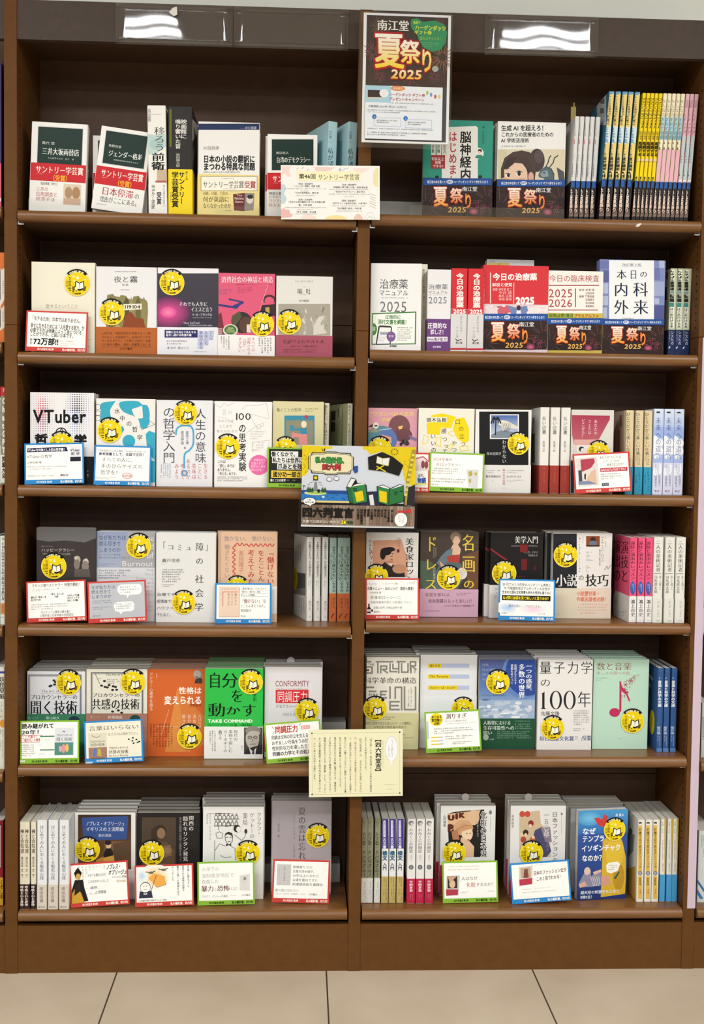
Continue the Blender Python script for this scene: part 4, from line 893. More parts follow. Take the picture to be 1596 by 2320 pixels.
for i in range(20): x, y = rr.choice([1180, 1250, 1320, 1540, 1620]) + rr.uniform(-40, 40), rr.uniform(500, 580); q.E(x, y, 16, 9, rr.choice(['efe4e6', 'e9d2d8']), n=8)
fes(q, 1100, 1680, 575, 882)
o = '1176,560'
q0 = b
b = face(o, 248, 205, 722, 888, ('R', 2), .03, 'eeebe4', 'white book with red ruled title for 2025 and 2026, with a festival band', 'white red-ruled book', Y=.032, spine='L')
c = b.c; c.T('今日の臨床検査', 262, 240, 692, 298, 'b04048', .0); c.R(258, 325, 692, 333, 'a03038'); c.T('2025', 258, 358, 462, 432, 'a83a42', .01); c.T('2026', 258, 444, 460, 515, 'a83a42', .01); c.R(485, 355, 493, 515, 'a03038'); c.R(250, 538, 682, 545, 'a03038')
for i, t in enumerate(('監修 宮澤 靖', '山田俊幸', '編集 下澤達雄', '佐藤健夫', '前田智雄', '長尾美紀')): c.T(t, 520 if i in (0, 2) else 575, 358 + 28 * i, 650, 378 + 28 * i, '7a4a4c', .01)
q = b.obi(570, 'c9b050'); q.R(248, 570, 722, 610, 'c9b84a'); q.T('保険点数項目', 256, 572, 470, 606, '5a7a2a', .05); q.T('プラスアルファ', 474, 576, 690, 608, 'b0402c', .04); fes(q, 248, 722, 612, 888)
b = face(o, 690, 110, 1255, 890, ('R', 2), .03, '7d88b8', 'blue patterned book with white panel of large black characters, with a festival band', 'blue patterned book', Y=.036, spine='L')
c = b.c; rr = random.Random(3)
for (x0, y0, x1, y1) in ((690, 115, 775, 185), (700, 310, 770, 400), (720, 520, 760, 610), (1165, 180, 1215, 280), (1160, 295, 1255, 420), (1170, 440, 1210, 490), (1160, 500, 1255, 620), (1210, 110, 1255, 180), (725, 200, 780, 300), (690, 420, 770, 500)): c.R(x0, y0, x1, y1, rr.choice(['5a5f9a', '6a74ae', '9aa6cc', '4f5690', 'a9b6d6']))
c.R(778, 112, 1165, 625, 'e9edee'); c.T('改訂第２版', 892, 140, 1055, 168, '3a3a40', .01)
for t, x0, y0, x1, y1 in (('本', 842, 195, 928, 275), ('日', 955, 195, 1020, 275), ('の', 1042, 205, 1108, 262), ('内', 820, 305, 942, 422), ('科', 985, 302, 1112, 425), ('外', 820, 455, 945, 578), ('来', 985, 452, 1115, 578)): c.T(t, x0, y0, x1, y1, '232742', 0, .8)
c.F(890, 608, 1005, 622, 1, '333333')
fes(b.obi(622, '33211f'), 710, 1255, 622, 888)
o = '1480,590,10.545'
b = spines(o, [(350, 520), (532, 690), (700, 850)], 190, 2145, ('R', 2), .15, 'c4ceb0', 'pale green spine with white lettering blocks and navy foot', Y=.055, lean=.8)
c = b.c
c.R(392, 600, 512, 1620, 'eef0e2'); c.R(400, 225, 520, 330, 'eef0e2'); c.E(455, 280, 60, 60, 'f2f2e6'); c.R(420, 345, 515, 490, 'f0f0e4'); c.V('なぜ', 398, 230, 515, 490, '23251c', .04)
c.V('看護婦', 395, 500, 512, 725, '23251c', .05); c.R(385, 735, 510, 795, '7f9aa0'); c.V('転職', 395, 800, 512, 1000, '23251c', .05); c.R(380, 1010, 505, 1110, '3f8f8c'); c.V('はじめ行ける本', 402, 1130, 490, 1610, '1d1f18', .02)
b.sd.R(270, 190, 370, 2150, 'b3ba9c'); b.sd.E(325, 350, 45, 110, '8a5a50'); b.sd.R(265, 640, 335, 940, '2b2c28'); b.sd.R(265, 1680, 370, 2150, '23242a')
q = b.obi(1655, '1f2f5a'); q.F(375, 1670, 420, 2000, 1, 'c8cee0', 1); q.V('シスもの', 425, 1680, 500, 2020, 'dfe4ee', .01); q.P([(370, 2090), (410, 2040), (415, 2090), (380, 2110)], 'dfe4ee')
# ================================================================== third shelf, left bay
o = '0,860'
b = face(o, 258, 112, 810, 890, ('L', 3), .02, 'e6e6e8', 'white book dotted in red and violet, left end of the third shelf', 'dotted white book', Y=.03, n=2, jit=.004, spine='L')
c = b.c
c.st = 0
for j in range(24):
    for i in range(27):
        x, y = 272 + i * 19.6, 128 + j * 19.6
        dl = math.exp(-(((x - 370) / 75) ** 2 + ((y - 310) / 190) ** 2)); dr = math.exp(-(((x - 665) / 75) ** 2 + ((y - 290) / 190) ** 2)); q = max(dl, dr)
        r = 2.2 + 6.2 * q
        col = 'c9c9cf' if q < .12 else (('d89aa4' if y < 300 else '9a94b0') if dl > dr else ('55536e' if y < 280 else '8c9cc8'))
        if dl > dr and q > .5: col = 'cc6a78' if y < 340 else 'a87a92'
        c.E(x, y, r, r, col, n=8)
c.st = .000012; c.k += .00002
c.T('VTuber', 290, 255, 742, 372, '111114', .03); c.T('哲', 300, 470, 410, 560, '111114', .05); c.T('学', 640, 475, 745, 560, '111114', .05); c.T('の', 480, 540, 560, 600, '111114', .05)
c.L([(482 + 45 + 45 * math.cos(math.radians(a)), 458 + 42 * math.sin(math.radians(a))) for a in range(180, 361, 15)], 9, '1a1a1e'); c.L([(478, 458), (575, 462)], 8, '1a1a1e'); c.L([(510, 455), (530, 420), (550, 455)], 6, '1a1a1e')
b.S(530, 560, 105)
q = b.obi(660, '17171d'); q.F(745, 780, 765, 870, 1, 'cfcfd4', 1)
c = card(o, (212, 528), (726, 518), (212, 882), ('L', 3), BLU, 'blue-framed card with a dark headline strip in front of the dotted white book', Y=.008, yaw=0)
c.P([(235, 570), (575, 562), (590, 602), (235, 604)], '1f2247'); c.T('VTuberを対象とした初の哲学書！', 240, 572, 572, 598, 'f0f0f4', .03); c.T('VTuberの哲学', 235, 628, 452, 656, '3a3a44', .01); c.T('山野弘樹 著', 235, 684, 360, 702, '4a4a50'); c.F(235, 722, 580, 765, 2, '9a9aa0', d=1); c.F(238, 802, 465, 822, 1, '8a8a90'); c.T('春秋社', 520, 798, 592, 818, '4a4a50', .02)
c.R(608, 555, 700, 690, 'e0e0e6'); c.T('VTuber', 612, 582, 690, 604, '2a2a30', .04); c.T('哲 学', 615, 612, 690, 636, '2a2a30', .03); c.R(608, 652, 700, 690, '20222e')
b = face(o, 828, 165, 1338, 885, ('L', 3), .016, 'e6e5e1', 'white book with turquoise cut-out shapes and scattered characters', 'turquoise cut-out book', Y=.022, n=1)
c = b.c; tq = '3aa6c0'
c.P(smooth([(872, 205), (985, 185), (992, 192), (950, 260), (955, 340), (930, 380), (870, 360), (868, 280)], 4, True), tq); c.P(smooth([(1032, 195), (1180, 185), (1225, 215), (1270, 225), (1290, 300), (1275, 400), (1220, 420), (1180, 330), (1060, 275)], 4, True), tq); c.P([(1135, 255), (1225, 225), (1232, 330), (1180, 340), (1150, 300)], 'e6e5e1')
c.P([(985, 440), (1055, 400), (1072, 430), (1020, 500), (985, 500)], tq); c.E(1110, 530, 55, 55, tq); c.P([(1255, 470), (1285, 440), (1338, 460), (1338, 700), (1270, 620)], tq); c.P([(1180, 700), (1338, 700), (1338, 885), (1240, 885)], tq)
for y in (235, 290, 330): c.L([(868 - 25 + 25 * math.cos(a / 3), y + 22 * math.sin(a / 3)) for a in range(0, 20)], 3, '3a4a50')
c.L([(1200, 400), (1225, 430), (1335, 385), (1280, 350), (1290, 390)], 3, '3a4a50')
for t, x, y in (('水', 985, 248), ('中', 1030, 310), ('の', 1088, 355), ('哲', 1138, 405), ('学', 1180, 475)): c.T(t, x, y, x + 48, y + 46, '333436')
b.S(945, 440, 103)
c = card(o, (820, 528), (1312, 540), (805, 872), ('L', 3), BLU, 'blue-framed card with three large handwritten-style lines beside the question-mark book', Y=.006)
c.T('羽生結弦さん氷上舞台「Echoes of Life」の', 860, 566, 1265, 584, '3c3c5c'); c.T('参考図書として、全国で注目！', 858, 590, 1262, 616, '2c3058', .03); c.T('すべての人に、', 885, 632, 1175, 670, '36383e', 0, .3); c.T('手のひらサイズの', 878, 688, 1238, 726, '36383e', 0, .3); c.T('哲学を！', 878, 742, 1050, 782, '36383e', 0, .3); c.E(1110, 788, 46, 26, 'c98a90'); c.E(1110, 788, 41, 21, 'f2e6e4'); c.T('4.4万部', 1074, 778, 1146, 800, 'b05058', .02); c.F(835, 800, 1040, 825, 2, '777777'); c.F(1030, 824, 1170, 834, 1, '999999')
b = face(o, 1348, 178, 1832, 888, ('L', 3), .018, 'e2e2e6', 'pale grey book with a tall blue question mark and vertical title', 'pale grey question-mark book', Y=.02, n=1, hard=True)
c = b.c; X = 1520
c.V('の哲学入門', 1400, 228, 1512, 720, '4a4c54'); c.V('人生の意味', X + 158, 245, X + 258, 720, '4a4c54')
c.L(smooth([(X - 5, 472), (X + 2, 430), (X + 28, 403), (X + 75, 395), (X + 122, 403), (X + 144, 440), (X + 147, 500), (X + 143, 560), (X + 115, 605), (X + 78, 632), (X + 68, 670), (X + 68, 760)]), 15, '4fa3cc'); c.E(X + 68, 805, 28, 28, '4fa3cc'); c.E(X + 68, 805, 14, 14, 'e8c6cc')
c.V('森岡三博', X + 80, 440, X + 106, 560, '555860'); c.V('蔵田伸雄', X + 38, 440, X + 64, 560, '555860'); c.V('編', X + 64, 575, X + 82, 598, '555860')
for i, (t, y0) in enumerate((('生きる', 720), ('ことに', 720), ('意味は', 720), ('あるのか', 680), ('考えて', 720), ('みよう', 720))): c.V(t, X + 232 - i * 50, y0, X + 272 - i * 50, 858, 'c05a70', 0, .3)
c.F(1380, 715, 1472, 860, 5, '7aa0c0', 1); c.F(1378, 825, 1392, 855, 1, 'b05060', 1)
b.S(X + 78, 290, 100)
o = '400,860'
b = face(o, 328, 188, 822, 905, ('L', 3), .022, 'eceae8', 'white book with faint pencil sketches and a pink round seal', 'white pencil-sketch book', Y=.018, n=2, jit=.004)
c = b.c; c.T('100', 495, 285, 642, 348, '222222', .01); c.V('の思考実験', 535, 375, 602, 790, '222222', .015); g = 'b8b6b4'
c.L([(335, 215), (380, 240), (410, 200), (440, 225), (490, 200)], 3, g); c.L([(560, 260), (600, 220), (690, 225), (775, 205), (800, 340), (690, 310), (610, 290)], 3, g); c.L([(640, 320), (690, 410), (745, 370), (750, 395), (690, 430)], 3, g); c.E(710, 405, 18, 18, g); c.E(710, 405, 14, 14, 'eceae8'); c.L([(600, 460), (690, 400)], 3, g); c.L([(655, 625), (660, 540), (800, 520), (790, 610)], 3, g); c.L([(350, 320), (420, 330), (500, 380)], 2, g)
for x, y in ((412, 268), (462, 282), (412, 295)): c.E(x, y, 12, 12, g); c.E(x, y, 9, 9, 'eceae8')
for t, x, y, x1 in (('みなさんは', 358, 342, 492), ('どこまで', 368, 388, 480), ('考えられるか', 345, 430, 530)): c.T(t, x, y, x1, y + 26, g)
c.F(630, 440, 780, 520, 4, 'c0c0c4', d=.7); c.F(650, 535, 780, 620, 4, 'c0c0c4', d=.7)
for t, x1, y in (('これは', 425, 692), ('「読む」本では', 500, 728), ('ありません。', 480, 762), ('「考える」本です。', 530, 796)): c.T(t, 352, y, x1, y + 28, '2e2e30', .01)
c.F(352, 832, 640, 880, 3, '6a6a6c', last=.8); c.E(710, 735, 86, 86, 'e26aa8')
for t, y, x0, x1 in (('中高生から', 680, 665, 770), ('社会人まで！', 708, 645, 770), ('哲学の一歩が', 736, 640, 768), ('読みとける', 764, 640, 735)): c.T(t, x0, y, x1, y + 24, 'f4e0ea', .01)
b.S(442, 580, 103)
b = face(o, 828, 188, 1268, 905, ('L', 3), .02, 'd0c898', 'olive-cream book with a painted window scene behind the black card', 'olive window-scene book', Y=.025)
c = b.c; c.R(828, 188, 1268, 905, 'd6cfa4', 'c4bc88'); c.T('働くことの哲学', 862, 245, 1075, 276, '4a462e', .01); c.F(1110, 245, 1250, 285, 2, '6b6644'); c.R(930, 310, 1190, 560, '3c8aa4'); c.R(945, 345, 1178, 560, '8a8a74')
for x in range(930, 1190, 26): c.E(x + 13, 335, 14, 18, '3c8aa4')
c.E(1118, 322, 16, 16, 'c0394a'); c.E(1098, 385, 24, 30, 'e8d8c0'); c.P([(1075, 420), (1120, 415), (1130, 480), (1060, 470)], '3c8aa4'); c.P([(985, 500), (1000, 455), (1090, 470), (1125, 470), (1130, 560), (1060, 560), (1050, 495), (1010, 495), (1000, 530)], 'd88a8a'); c.P([(978, 395), (1010, 395), (1010, 420), (1075, 420), (1075, 438), (980, 440)], '3c8aa4')
b.S(940, 595, 96)
b = spines(o, [(1268, 1306), (1466, 1506)], 202, 905, ('L', 3), .13, 'e4e0cc', 'cream spine', Y=.05, yaw=18, lean=.5, tw=.011, labels=['sage-covered book with cream spine turned sideways beside the olive book', 'sage-covered book with cream spine turned sideways against the centre divider'])
c = b.c; c.V('消えたい、もう終わりにしたい、あなたへ', 1273, 215, 1302, 800, '35332a', .01)
H_ = b.H; b.k.poly([(-b.W / 2 - .0001, y, z) for y, z in ((.003, 0), (.128, 0), (.128, H_), (.003, H_))], 'a5a880')
for z0, z1, y0, y1, q in ((H_ - .036, H_ - .014, .085, .115, '3f4032'), (H_ - .062, H_ - .04, .085, .115, '3f4032'), (H_ - .03, H_ - .01, .06, .07, '6a6b50'), (.01, .06, .02, .1, '6f8a66'), (.07, .1, .03, .09, '79936e'), (.0, H_, .036, .04, '6f7256')): b.k.poly([(-b.W / 2 - .0003, y, z) for y, z in ((y0, z0), (y1, z0), (y1, z1), (y0, z1))], q)
c = card(o, (780, 558), (1080 + 220, 566), (780, 905), ('L', 3), GRN, 'black handwritten card in a green frame on the third shelf', Y=.004, inner='222422')
for t, x0, y0, x1, y1 in (('働くなかで、', 815, 595, 1040, 635), ('私たちは世界に', 825, 645, 1090, 690), ('爪あとを残', 870, 700, 1080, 745)): c.R(x0 - 4, y0 - 4, x1 + 6, y1 + 4, 'eceae6'); c.T(t, x0, y0, x1, y1, '1b1b1b', .04)
c.R(815, 758, 1100, 822, 'e6c648'); c.T('國分功一郎さん', 830, 768, 1110, 814, '1b1b1b', .04); c.T('働くことの哲学', 808, 832, 940, 854, 'e8e8e4', .03); c.F(948, 834, 1040, 850, 1, 'b8b8b4')

# ================================================================== hanging board in the middle of the case
R, c = flat('660,980,5.32', (148, 150), (1517, 178), (118, 1132), -.032, 'campaign_board', 'laminated colourful sea-and-books campaign board hung at the centre divider', 'board', part='board', t=.002, col='f2f2f2')
c.R(148, 150, 1517, 850, 'd9dde6')
ylw, blk = 'ecd018', '191713'
c.P([(148, 155), (515, 160), (500, 190), (430, 200), (420, 230), (300, 240), (230, 260), (225, 460), (190, 520), (148, 525)], ylw); c.P([(870, 150), (1517, 150), (1517, 640), (1390, 560), (1360, 420), (1200, 300), (1100, 210), (960, 250), (930, 200), (880, 190)], ylw)
rr = random.Random(4)
for i in range(26): c.E(rr.choice([rr.uniform(160, 225), rr.uniform(160, 225), rr.uniform(1380, 1450)]), rr.uniform(260, 480), 7, 7, 'c0a010', n=8)
c.L([(385, 190), (395, 215), (420, 218)], 7, blk); c.E(415, 200, 8, 16, blk)
for i in range(12): a = i * math.pi / 6; c.L([(1260 + 30 * math.cos(a), 210 + 26 * math.sin(a)), (1260 + 48 * math.cos(a), 210 + 42 * math.sin(a))], 6, '5a4a10')
fr = lambda e: [(270 - e, 240 - e), (400, 240 - e), (440, 228 - e), (560, 228 - e), (600, 240 - e), (725 + e, 242 - e), (735 + e, 270), (765 + e, 285), (765 + e, 430), (735 + e, 450), (725 + e, 485 + e), (590, 487 + e), (550, 500 + e), (440, 500 + e), (400, 485 + e), (270 - e, 482 + e), (260 - e, 450), (230 - e, 435), (230 - e, 285), (260 - e, 270)]
c.P(fr(6), blk); c.P(fr(-4), 'd9d2b4'); c.P(fr(-14), blk); c.P(fr(-19), 'f0e6bc')
c.T('私の羅針盤、', 308, 292, 690, 362, '1c1c14', .1); c.T('私の羅針盤、', 308, 292, 690, 362, '3f9a44', .045); c.T('四六判', 392, 375, 615, 445, '1c1c14', .1); c.T('四六判', 392, 375, 615, 445, 'd23a3c', .045)
# sea, island, lighthouse
c.R(148, 690, 725, 840, '2f7fc8'); c.R(148, 690, 725, 735, '274f96')
for i in range(22): x, y = rr.uniform(150, 700), rr.uniform(700, 800); c.L([(x, y), (x + 14, y - 7), (x + 28, y)], 4, '1f3f86')
c.E(315, 725, 135, 26, 'dfe0a4'); c.E(330, 720, 110, 18, 'a9c86a'); c.P([(290, 690), (305, 590), (328, 590), (342, 690)], '8c8c8c'); c.R(286, 512, 342, 572, '22301c'); c.E(314, 542, 22, 22, ylw, n=6); c.E(354, 700, 18, 22, '222222')
for x in (225, 250, 278, 400, 430): c.P([(x - 16, 715), (x, 640 + (x % 3) * 6), (x + 16, 715)], '1f3a22'); c.E(x, 690, 15, 24, '2e5a30')
for a, bq in (((250, 600), (280, 590)), ((350, 592), (385, 596)), ((220, 628), (245, 618)), ((365, 622), (395, 630))): c.L([a, bq], 4, blk)
c.L([(170, 680), (176, 640)], 6, '4a4a40'); c.P([(150, 645), (176, 632), (205, 648), (176, 642)], '5a5a50'); c.E(410, 770, 18, 14, 'e8e8e8')
for x, y in ((480, 555), (565, 545)): c.E(x, y, 34, 26, blk); c.E(x, y, 29, 21, 'eef0f2')
c.R(148, 815, 725, 838, 'e8cf8a'); c.R(148, 838, 1517, 866, blk)
# deck in the middle, open green books, rope ladder
c.P([(880, 700), (1060, 690), (1100, 860), (860, 860)], '2a2c4c'); c.P([(960, 740), (980, 860), (1030, 860), (1010, 730)], 'e8e6e0')
c.P([(1430, 640), (1517, 600), (1517, 860), (1380, 860), (1390, 740)], '2b2b33')
def book2(L, T, M, R_, B):
    pass
c.P([(685, 650), (742, 530), (800, 545), (820, 600), (905, 600), (930, 620), (950, 830), (760, 850), (725, 830)], blk); c.P([(692, 655), (745, 640), (770, 840), (730, 825)], '2a6a3a'); c.P([(745, 645), (915, 612), (940, 820), (775, 845)], '35884a'); c.P([(695, 640), (745, 540), (795, 552), (740, 650)], 'eeeeea'); c.P([(750, 640), (800, 610), (900, 598), (905, 612)], 'f4f4f0'); c.P([(785, 710), (880, 685), (905, 800), (815, 825)], ylw); c.R(762, 660, 815, 672, blk); c.R(770, 682, 820, 694, blk)
c.P([(1052, 630), (1130, 610), (1220, 650), (1330, 600), (1380, 612), (1385, 810), (1200, 862), (1070, 825)], blk); c.P([(1062, 640), (1200, 660), (1200, 855), (1080, 820)], '35884a'); c.P([(1208, 660), (1375, 622), (1378, 805), (1208, 852)], '2f7a42'); c.P([(1070, 632), (1130, 618), (1205, 650), (1200, 660)], 'f4f4f0'); c.P([(1245, 650), (1330, 608), (1370, 616), (1225, 662)], 'f4f4f0'); c.P([(1082, 680), (1175, 695), (1178, 830), (1092, 812)], ylw); c.R(1265, 690, 1310, 702, blk); c.R(1265, 715, 1300, 727, blk); c.R(1330, 680, 1366, 690, blk)
c.P([(1395, 850), (1410, 560), (1475, 180), (1512, 180), (1512, 220), (1440, 580), (1420, 850)], 'b09a3a')
for i in range(9): y = 230 + i * 60; x = 1490 - i * 10; c.R(x - 22, y, x + 12, y + 28, 'e9d96a')
c.P([(770, 395), (820, 385), (822, 460), (785, 480), (765, 440)], '2f4fa0')
# open-book emblem on a black pennant
c.P([(940, 280), (1110, 215), (1240, 270), (1370, 370), (1320, 500), (1150, 450), (950, 430)], blk); c.P([(1050, 265), (1115, 290), (1205, 280), (1190, 385), (1115, 370), (1040, 350)], 'd9cf8c'); c.P([(1058, 278), (1112, 300), (1110, 362), (1048, 345)], 'f0f0f0'); c.P([(1120, 300), (1195, 290), (1182, 375), (1118, 362)], 'f0f0f0'); c.L([(1050, 390), (1155, 450)], 14, ylw); c.L([(1130, 380), (1045, 430)], 14, ylw)
# wooden lower panel with the big title
c.R(148, 866, 1517, 1105, '8a7464')
for i in range(34):
    x = 150 + i * 41; c.R(x, 866, x + 41, 1105, rr.choice(['8f7a6a', '7c6656', '9a8676', '866f5e', 'a08d7c'])); c.L([(x, 866), (x, 1105)], 4, '54443a')
    c.L([(x + 15, 880 + rr.uniform(0, 60)), (x + 17, 990 + rr.uniform(0, 60))], 4, '6b5749')
c.T('四六判宣言', 160, 900, 780, 1015, '191512', .055); c.T('文庫では読めない本たち', 165, 1050, 615, 1085, 'd8cfc0', .02); c.T('26', 630, 1050, 690, 1088, '1b1b10', .1); c.T('26', 630, 1050, 690, 1088, 'f2d92a', .05); c.T('作品!', 695, 1055, 775, 1088, '2a4a1a', .05)
for i, (t, y1) in enumerate((('吉川弘文館', 1065), ('みすず書房', 1060), ('平凡社', 1010), ('白水社', 1000), ('創元社', 1000), ('青土社', 1000), ('人文書院', 1035), ('慶應義塾', 1000), ('春秋社', 1000), ('紀伊國屋書店', 1095), ('大月書店', 1035))): c.V(t, 1228 - i * 41, 905, 1262 - i * 41, y1, '1c1612', .04)
c.E(245, 825, 80, 48, blk); c.E(245, 825, 74, 42, 'f0f0ee'); c.P([(225, 860), (270, 858), (262, 885)], 'f0f0ee'); c.T('11社', 215, 796, 268, 818, '222222', .03); c.T('共同企画', 190, 826, 298, 848, '222222', .03)
c.E(1352, 1028, 76, 82, 'f0f0ee'); c.F(1310, 975, 1395, 1080, 5, '555555', 1); c.T('四六判', 1312, 918, 1420, 945, 'a01c20', .1); c.T('四六判', 1312, 918, 1420, 945, 'd8383c', .05); c.P([(1425, 900), (1470, 898), (1475, 940), (1430, 945)], 'c83034'); c.F(1415, 850, 1490, 862, 1, 'cfcfcf')
k = MB(); W, H = c.W, c.H; k.box(-W / 2 - .006, -.0036, -.01, W / 2 + .006, -.0028, H + .001, 'ffffff'); k.box(-W / 2 - .006, .0028, -.01, W / 2 + .006, .0036, H + .001, 'ffffff'); k.obj('clear_case', CLEAR, R)

# ================================================================== third shelf, right bay
o = '800,880'
b = face(o, 126, 170, 556, 890, ('R', 3), .02, 'd59aa8', 'dusty pink illustrated book half hidden behind the campaign board', 'dusty pink book', Y=.03)
c = b.c; c.T('アワヨンベは大丈夫', 125, 198, 528, 238, 'e6cf6a', .015); c.T('伊藤亜和', 245, 255, 400, 285, 'e6cf6a', .015); c.E(400, 330, 92, 100, '7a4f54'); c.E(430, 400, 80, 60, '6d464c'); c.P([(388, 330), (430, 318), (425, 345), (400, 355)], 'f0c070'); c.E(245, 430, 128, 110, '5a8a98'); c.E(300, 440, 80, 95, '5d78b0'); c.P([(245, 395), (330, 420), (335, 470), (280, 460)], 'dca08e'); c.L([(230, 360), (330, 345)], 8, 'a9c2d8'); c.E(198, 320, 24, 28, 'e6dfcc'); c.E(192, 322, 6, 8, '222222'); c.E(206, 322, 6, 8, '222222'); c.P([(120, 330), (175, 305), (165, 335)], '3a3a3e'); c.E(175, 365, 50, 16, '8f9a8c'); c.P([(480, 400), (550, 430), (548, 455), (500, 440)], '7d74a0')
for i in range(14): c.E(440 + rr.uniform(-40, 40), 465 + rr.uniform(-28, 20), 13, 11, rr.choice(['3c3236', '554850', '2c2428']), n=8)
b.S(232, 520, 100)
b = face(o, 562, 172, 1045, 890, ('R', 3), .018, 'e8e5d8', 'off-white book with yellow paper-cut shapes and wandering characters', 'yellow paper-cut book', Y=.022, n=1, jit=.004)
c = b.c; yl = 'ead31c'; c.P([(635, 310), (680, 230), (770, 215), (890, 245), (860, 300), (850, 340), (790, 345), (760, 330), (750, 400), (640, 395)], yl); c.P([(890, 260), (960, 250), (1000, 340), (1000, 450), (960, 475), (900, 430), (860, 350)], yl)
for pts in ([(610, 400), (655, 420), (640, 470), (600, 480)], [(720, 425), (760, 415), (755, 500), (715, 490)], [(820, 380), (880, 360), (905, 400), (850, 410)], [(920, 500), (990, 495), (1000, 530), (930, 540)], [(800, 500), (860, 480), (850, 530)]): c.L(pts, 5, yl, True)
c.R(632, 248, 810, 290, 'f2efe2'); c.T('頭木弘樹', 634, 252, 806, 288, '26241c', .02)
for t, x, y in (('口', 880, 265), ('の', 910, 325), ('立', 915, 390), ('つ', 925, 455), ('や', 850, 450), ('つ', 850, 505), ('が', 840, 560), ('勝', 762, 345), ('つ', 768, 415), ('っ', 780, 470), ('て', 770, 520), ('い', 668, 390), ('い', 670, 450), ('の', 672, 505), ('か', 672, 560)): c.T(t, x, y, x + 46, y + 44, '35332c', 0, .3)
c = card(o, (215, 528), (660, 540), (215, 868), ('R', 3), RED, 'red-framed card with pink drawing, mostly hidden by the campaign board', Y=.006)
c.P([(470, 590), (600, 555), (655, 600), (655, 680), (470, 690)], 'e6d2d4'); c.L([(480, 600), (600, 562), (655, 605)], 10, 'c85a64'); c.E(600, 630, 16, 34, '8a4a4a'); c.E(630, 632, 16, 34, '8a4a4a'); c.P([(480, 600), (500, 610), (495, 640)], '2a2a2a'); c.T('出す。', 560, 712, 625, 738, '2a2a30', .03); c.T('物語', 555, 745, 628, 792, '2f5aa8', .05); c.R(500, 795, 640, 808, 'e6e070'); c.F(555, 812, 645, 824, 1, '8a8a8a')
c = card(o, (668, 520), (1140, 538), (655, 858), ('R', 3), GRN, 'green-framed card headed 2024 in front of the yellow paper-cut book', Y=.005)
c.T('2024', 695, 568, 765, 594, 'a83a4a', 0, .3); c.T('年発の', 772, 568, 862, 596, '5a3a40', 0, .4); c.T('新', 725, 612, 752, 638, 'c04a54', 0, .4); c.T('ロングセラー', 758, 612, 945, 638, '4a3a3c', 0, .4); c.F(690, 655, 940, 715, 3, '777777', last=.75); c.F(688, 742, 985, 788, 2, '777777', d=1, last=.95); c.T('頭木弘樹', 688, 796, 745, 808, '8a8a8a')
c.P([(990, 662), (1095, 660), (1085, 828), (1005, 812)], 'cfd2d4'); c.P([(1005, 680), (1035, 672), (1040, 715), (1010, 722)], 'b8a83a'); c.P([(1050, 690), (1078, 684), (1075, 720)], 'b8a83a'); c.P([(1010, 745), (1030, 742), (1028, 775), (1012, 775)], 'b8a83a')
b = face(o, 1052, 182, 1535, 892, ('R', 3), .024, 'e4e4e2', 'white-edged black book with a palm-tree picture', 'black palm-tree book', Y=.02, n=2, jit=.005)
c = b.c; c.R(1088, 200, 1512, 660, '17181a'); c.B(1185, 228, 1425, 430, 10, 'e8e8e8'); c.R(1190, 232, 1420, 428, '4a6aa8', 'c4d0de'); c.P([(1190, 400), (1240, 372), (1300, 358), (1420, 385), (1420, 428), (1190, 428)], '7b8894'); c.E(1290, 298, 40, 24, 'e6e2d4')
c.P([(1260, 290), (1330, 280), (1420, 330), (1420, 350), (1330, 340), (1290, 372), (1280, 320)], 'd8d4c6')
for i in range(5): c.L([(1290 + i * 16, 300), (1300 + i * 14, 340), (1280 + i * 12, 375)], 3, '45484e')
c.L([(1228, 400), (1232, 270)], 9, '1c1f22')
for a in (-150, -120, -60, -30, -175, -5): c.L([(1232, 268), (1232 + 26 * math.cos(math.radians(a)), 262 + 20 * math.sin(math.radians(a))), (1232 + 44 * math.cos(math.radians(a)), 300)], 8, '1c1f22')
c.V('わからない', 1285, 440, 1322, 645, 'dcdcdc', 0, .4); c.T('岸本佐知子', 1152, 548, 1278, 575, 'c9c9c9', .01); b.S(1425, 478, 95)
q = b.obi(660, 'dcdbd9'); q.F(1145, 700, 1280, 735, 2, '8a8a8a'); q.F(1322, 700, 1490, 735, 2, '8a8a8a'); q.T('鈴木世紀分の', 1145, 748, 1275, 768, '444444', .02); q.T('キシモトワールド', 1322, 750, 1450, 770, '444444', .02); q.V('単行本未収録', 1288, 690, 1312, 830, 'a85a60', .01); q.T('！', 1200, 780, 1215, 815, '444444'); q.F(1322, 785, 1480, 810, 2, 'aaaaaa'); q.F(1280, 855, 1312, 866, 1, '999999')
o = '1176,880'
b = spines(o, [(172, 252), (262, 344), (352, 436)], 162, 905, ('R', 3), .13, 'e4e2dc', 'white spine with black title above a brick-red band', Y=.03)
c = b.c; c.V('長い読書', 200, 238, 236, 395, '2f2e2c', 0, .4); c.V('島田潤一郎', 204, 450, 226, 545, '77756f'); b.sd.R(112, 390, 138, 640, '5a6a4e'); b.sd.R(120, 250, 135, 300, '8a8a84')
q = b.obi(662, '9c3a30'); q.F(205, 680, 228, 820, 1, 'b86a5c', 1); q.F(205, 860, 225, 875, 1, 'b86a5c')
b = face(o, 448, 185, 815, 900, ('R', 3), .02, 'd6d3cc', 'light grey book with a crimson slanted panel and yellow sticker', 'crimson-panelled book', Y=.035, n=1)
c = b.c; c.P([(458, 230), (785, 235), (785, 265), (690, 440), (680, 480), (475, 480), (460, 400)], 'a63a52', 'b8606c'); c.P([(475, 440), (690, 440), (660, 490), (480, 490)], 'd8a8a0')
for t, x, y0, y1 in (('あなたの', 648, 268, 400), ('フェミは', 595, 268, 395), ('どこから？', 540, 262, 425)): c.V(t, x, y0, x + 30, y1, 'f0dcdc')
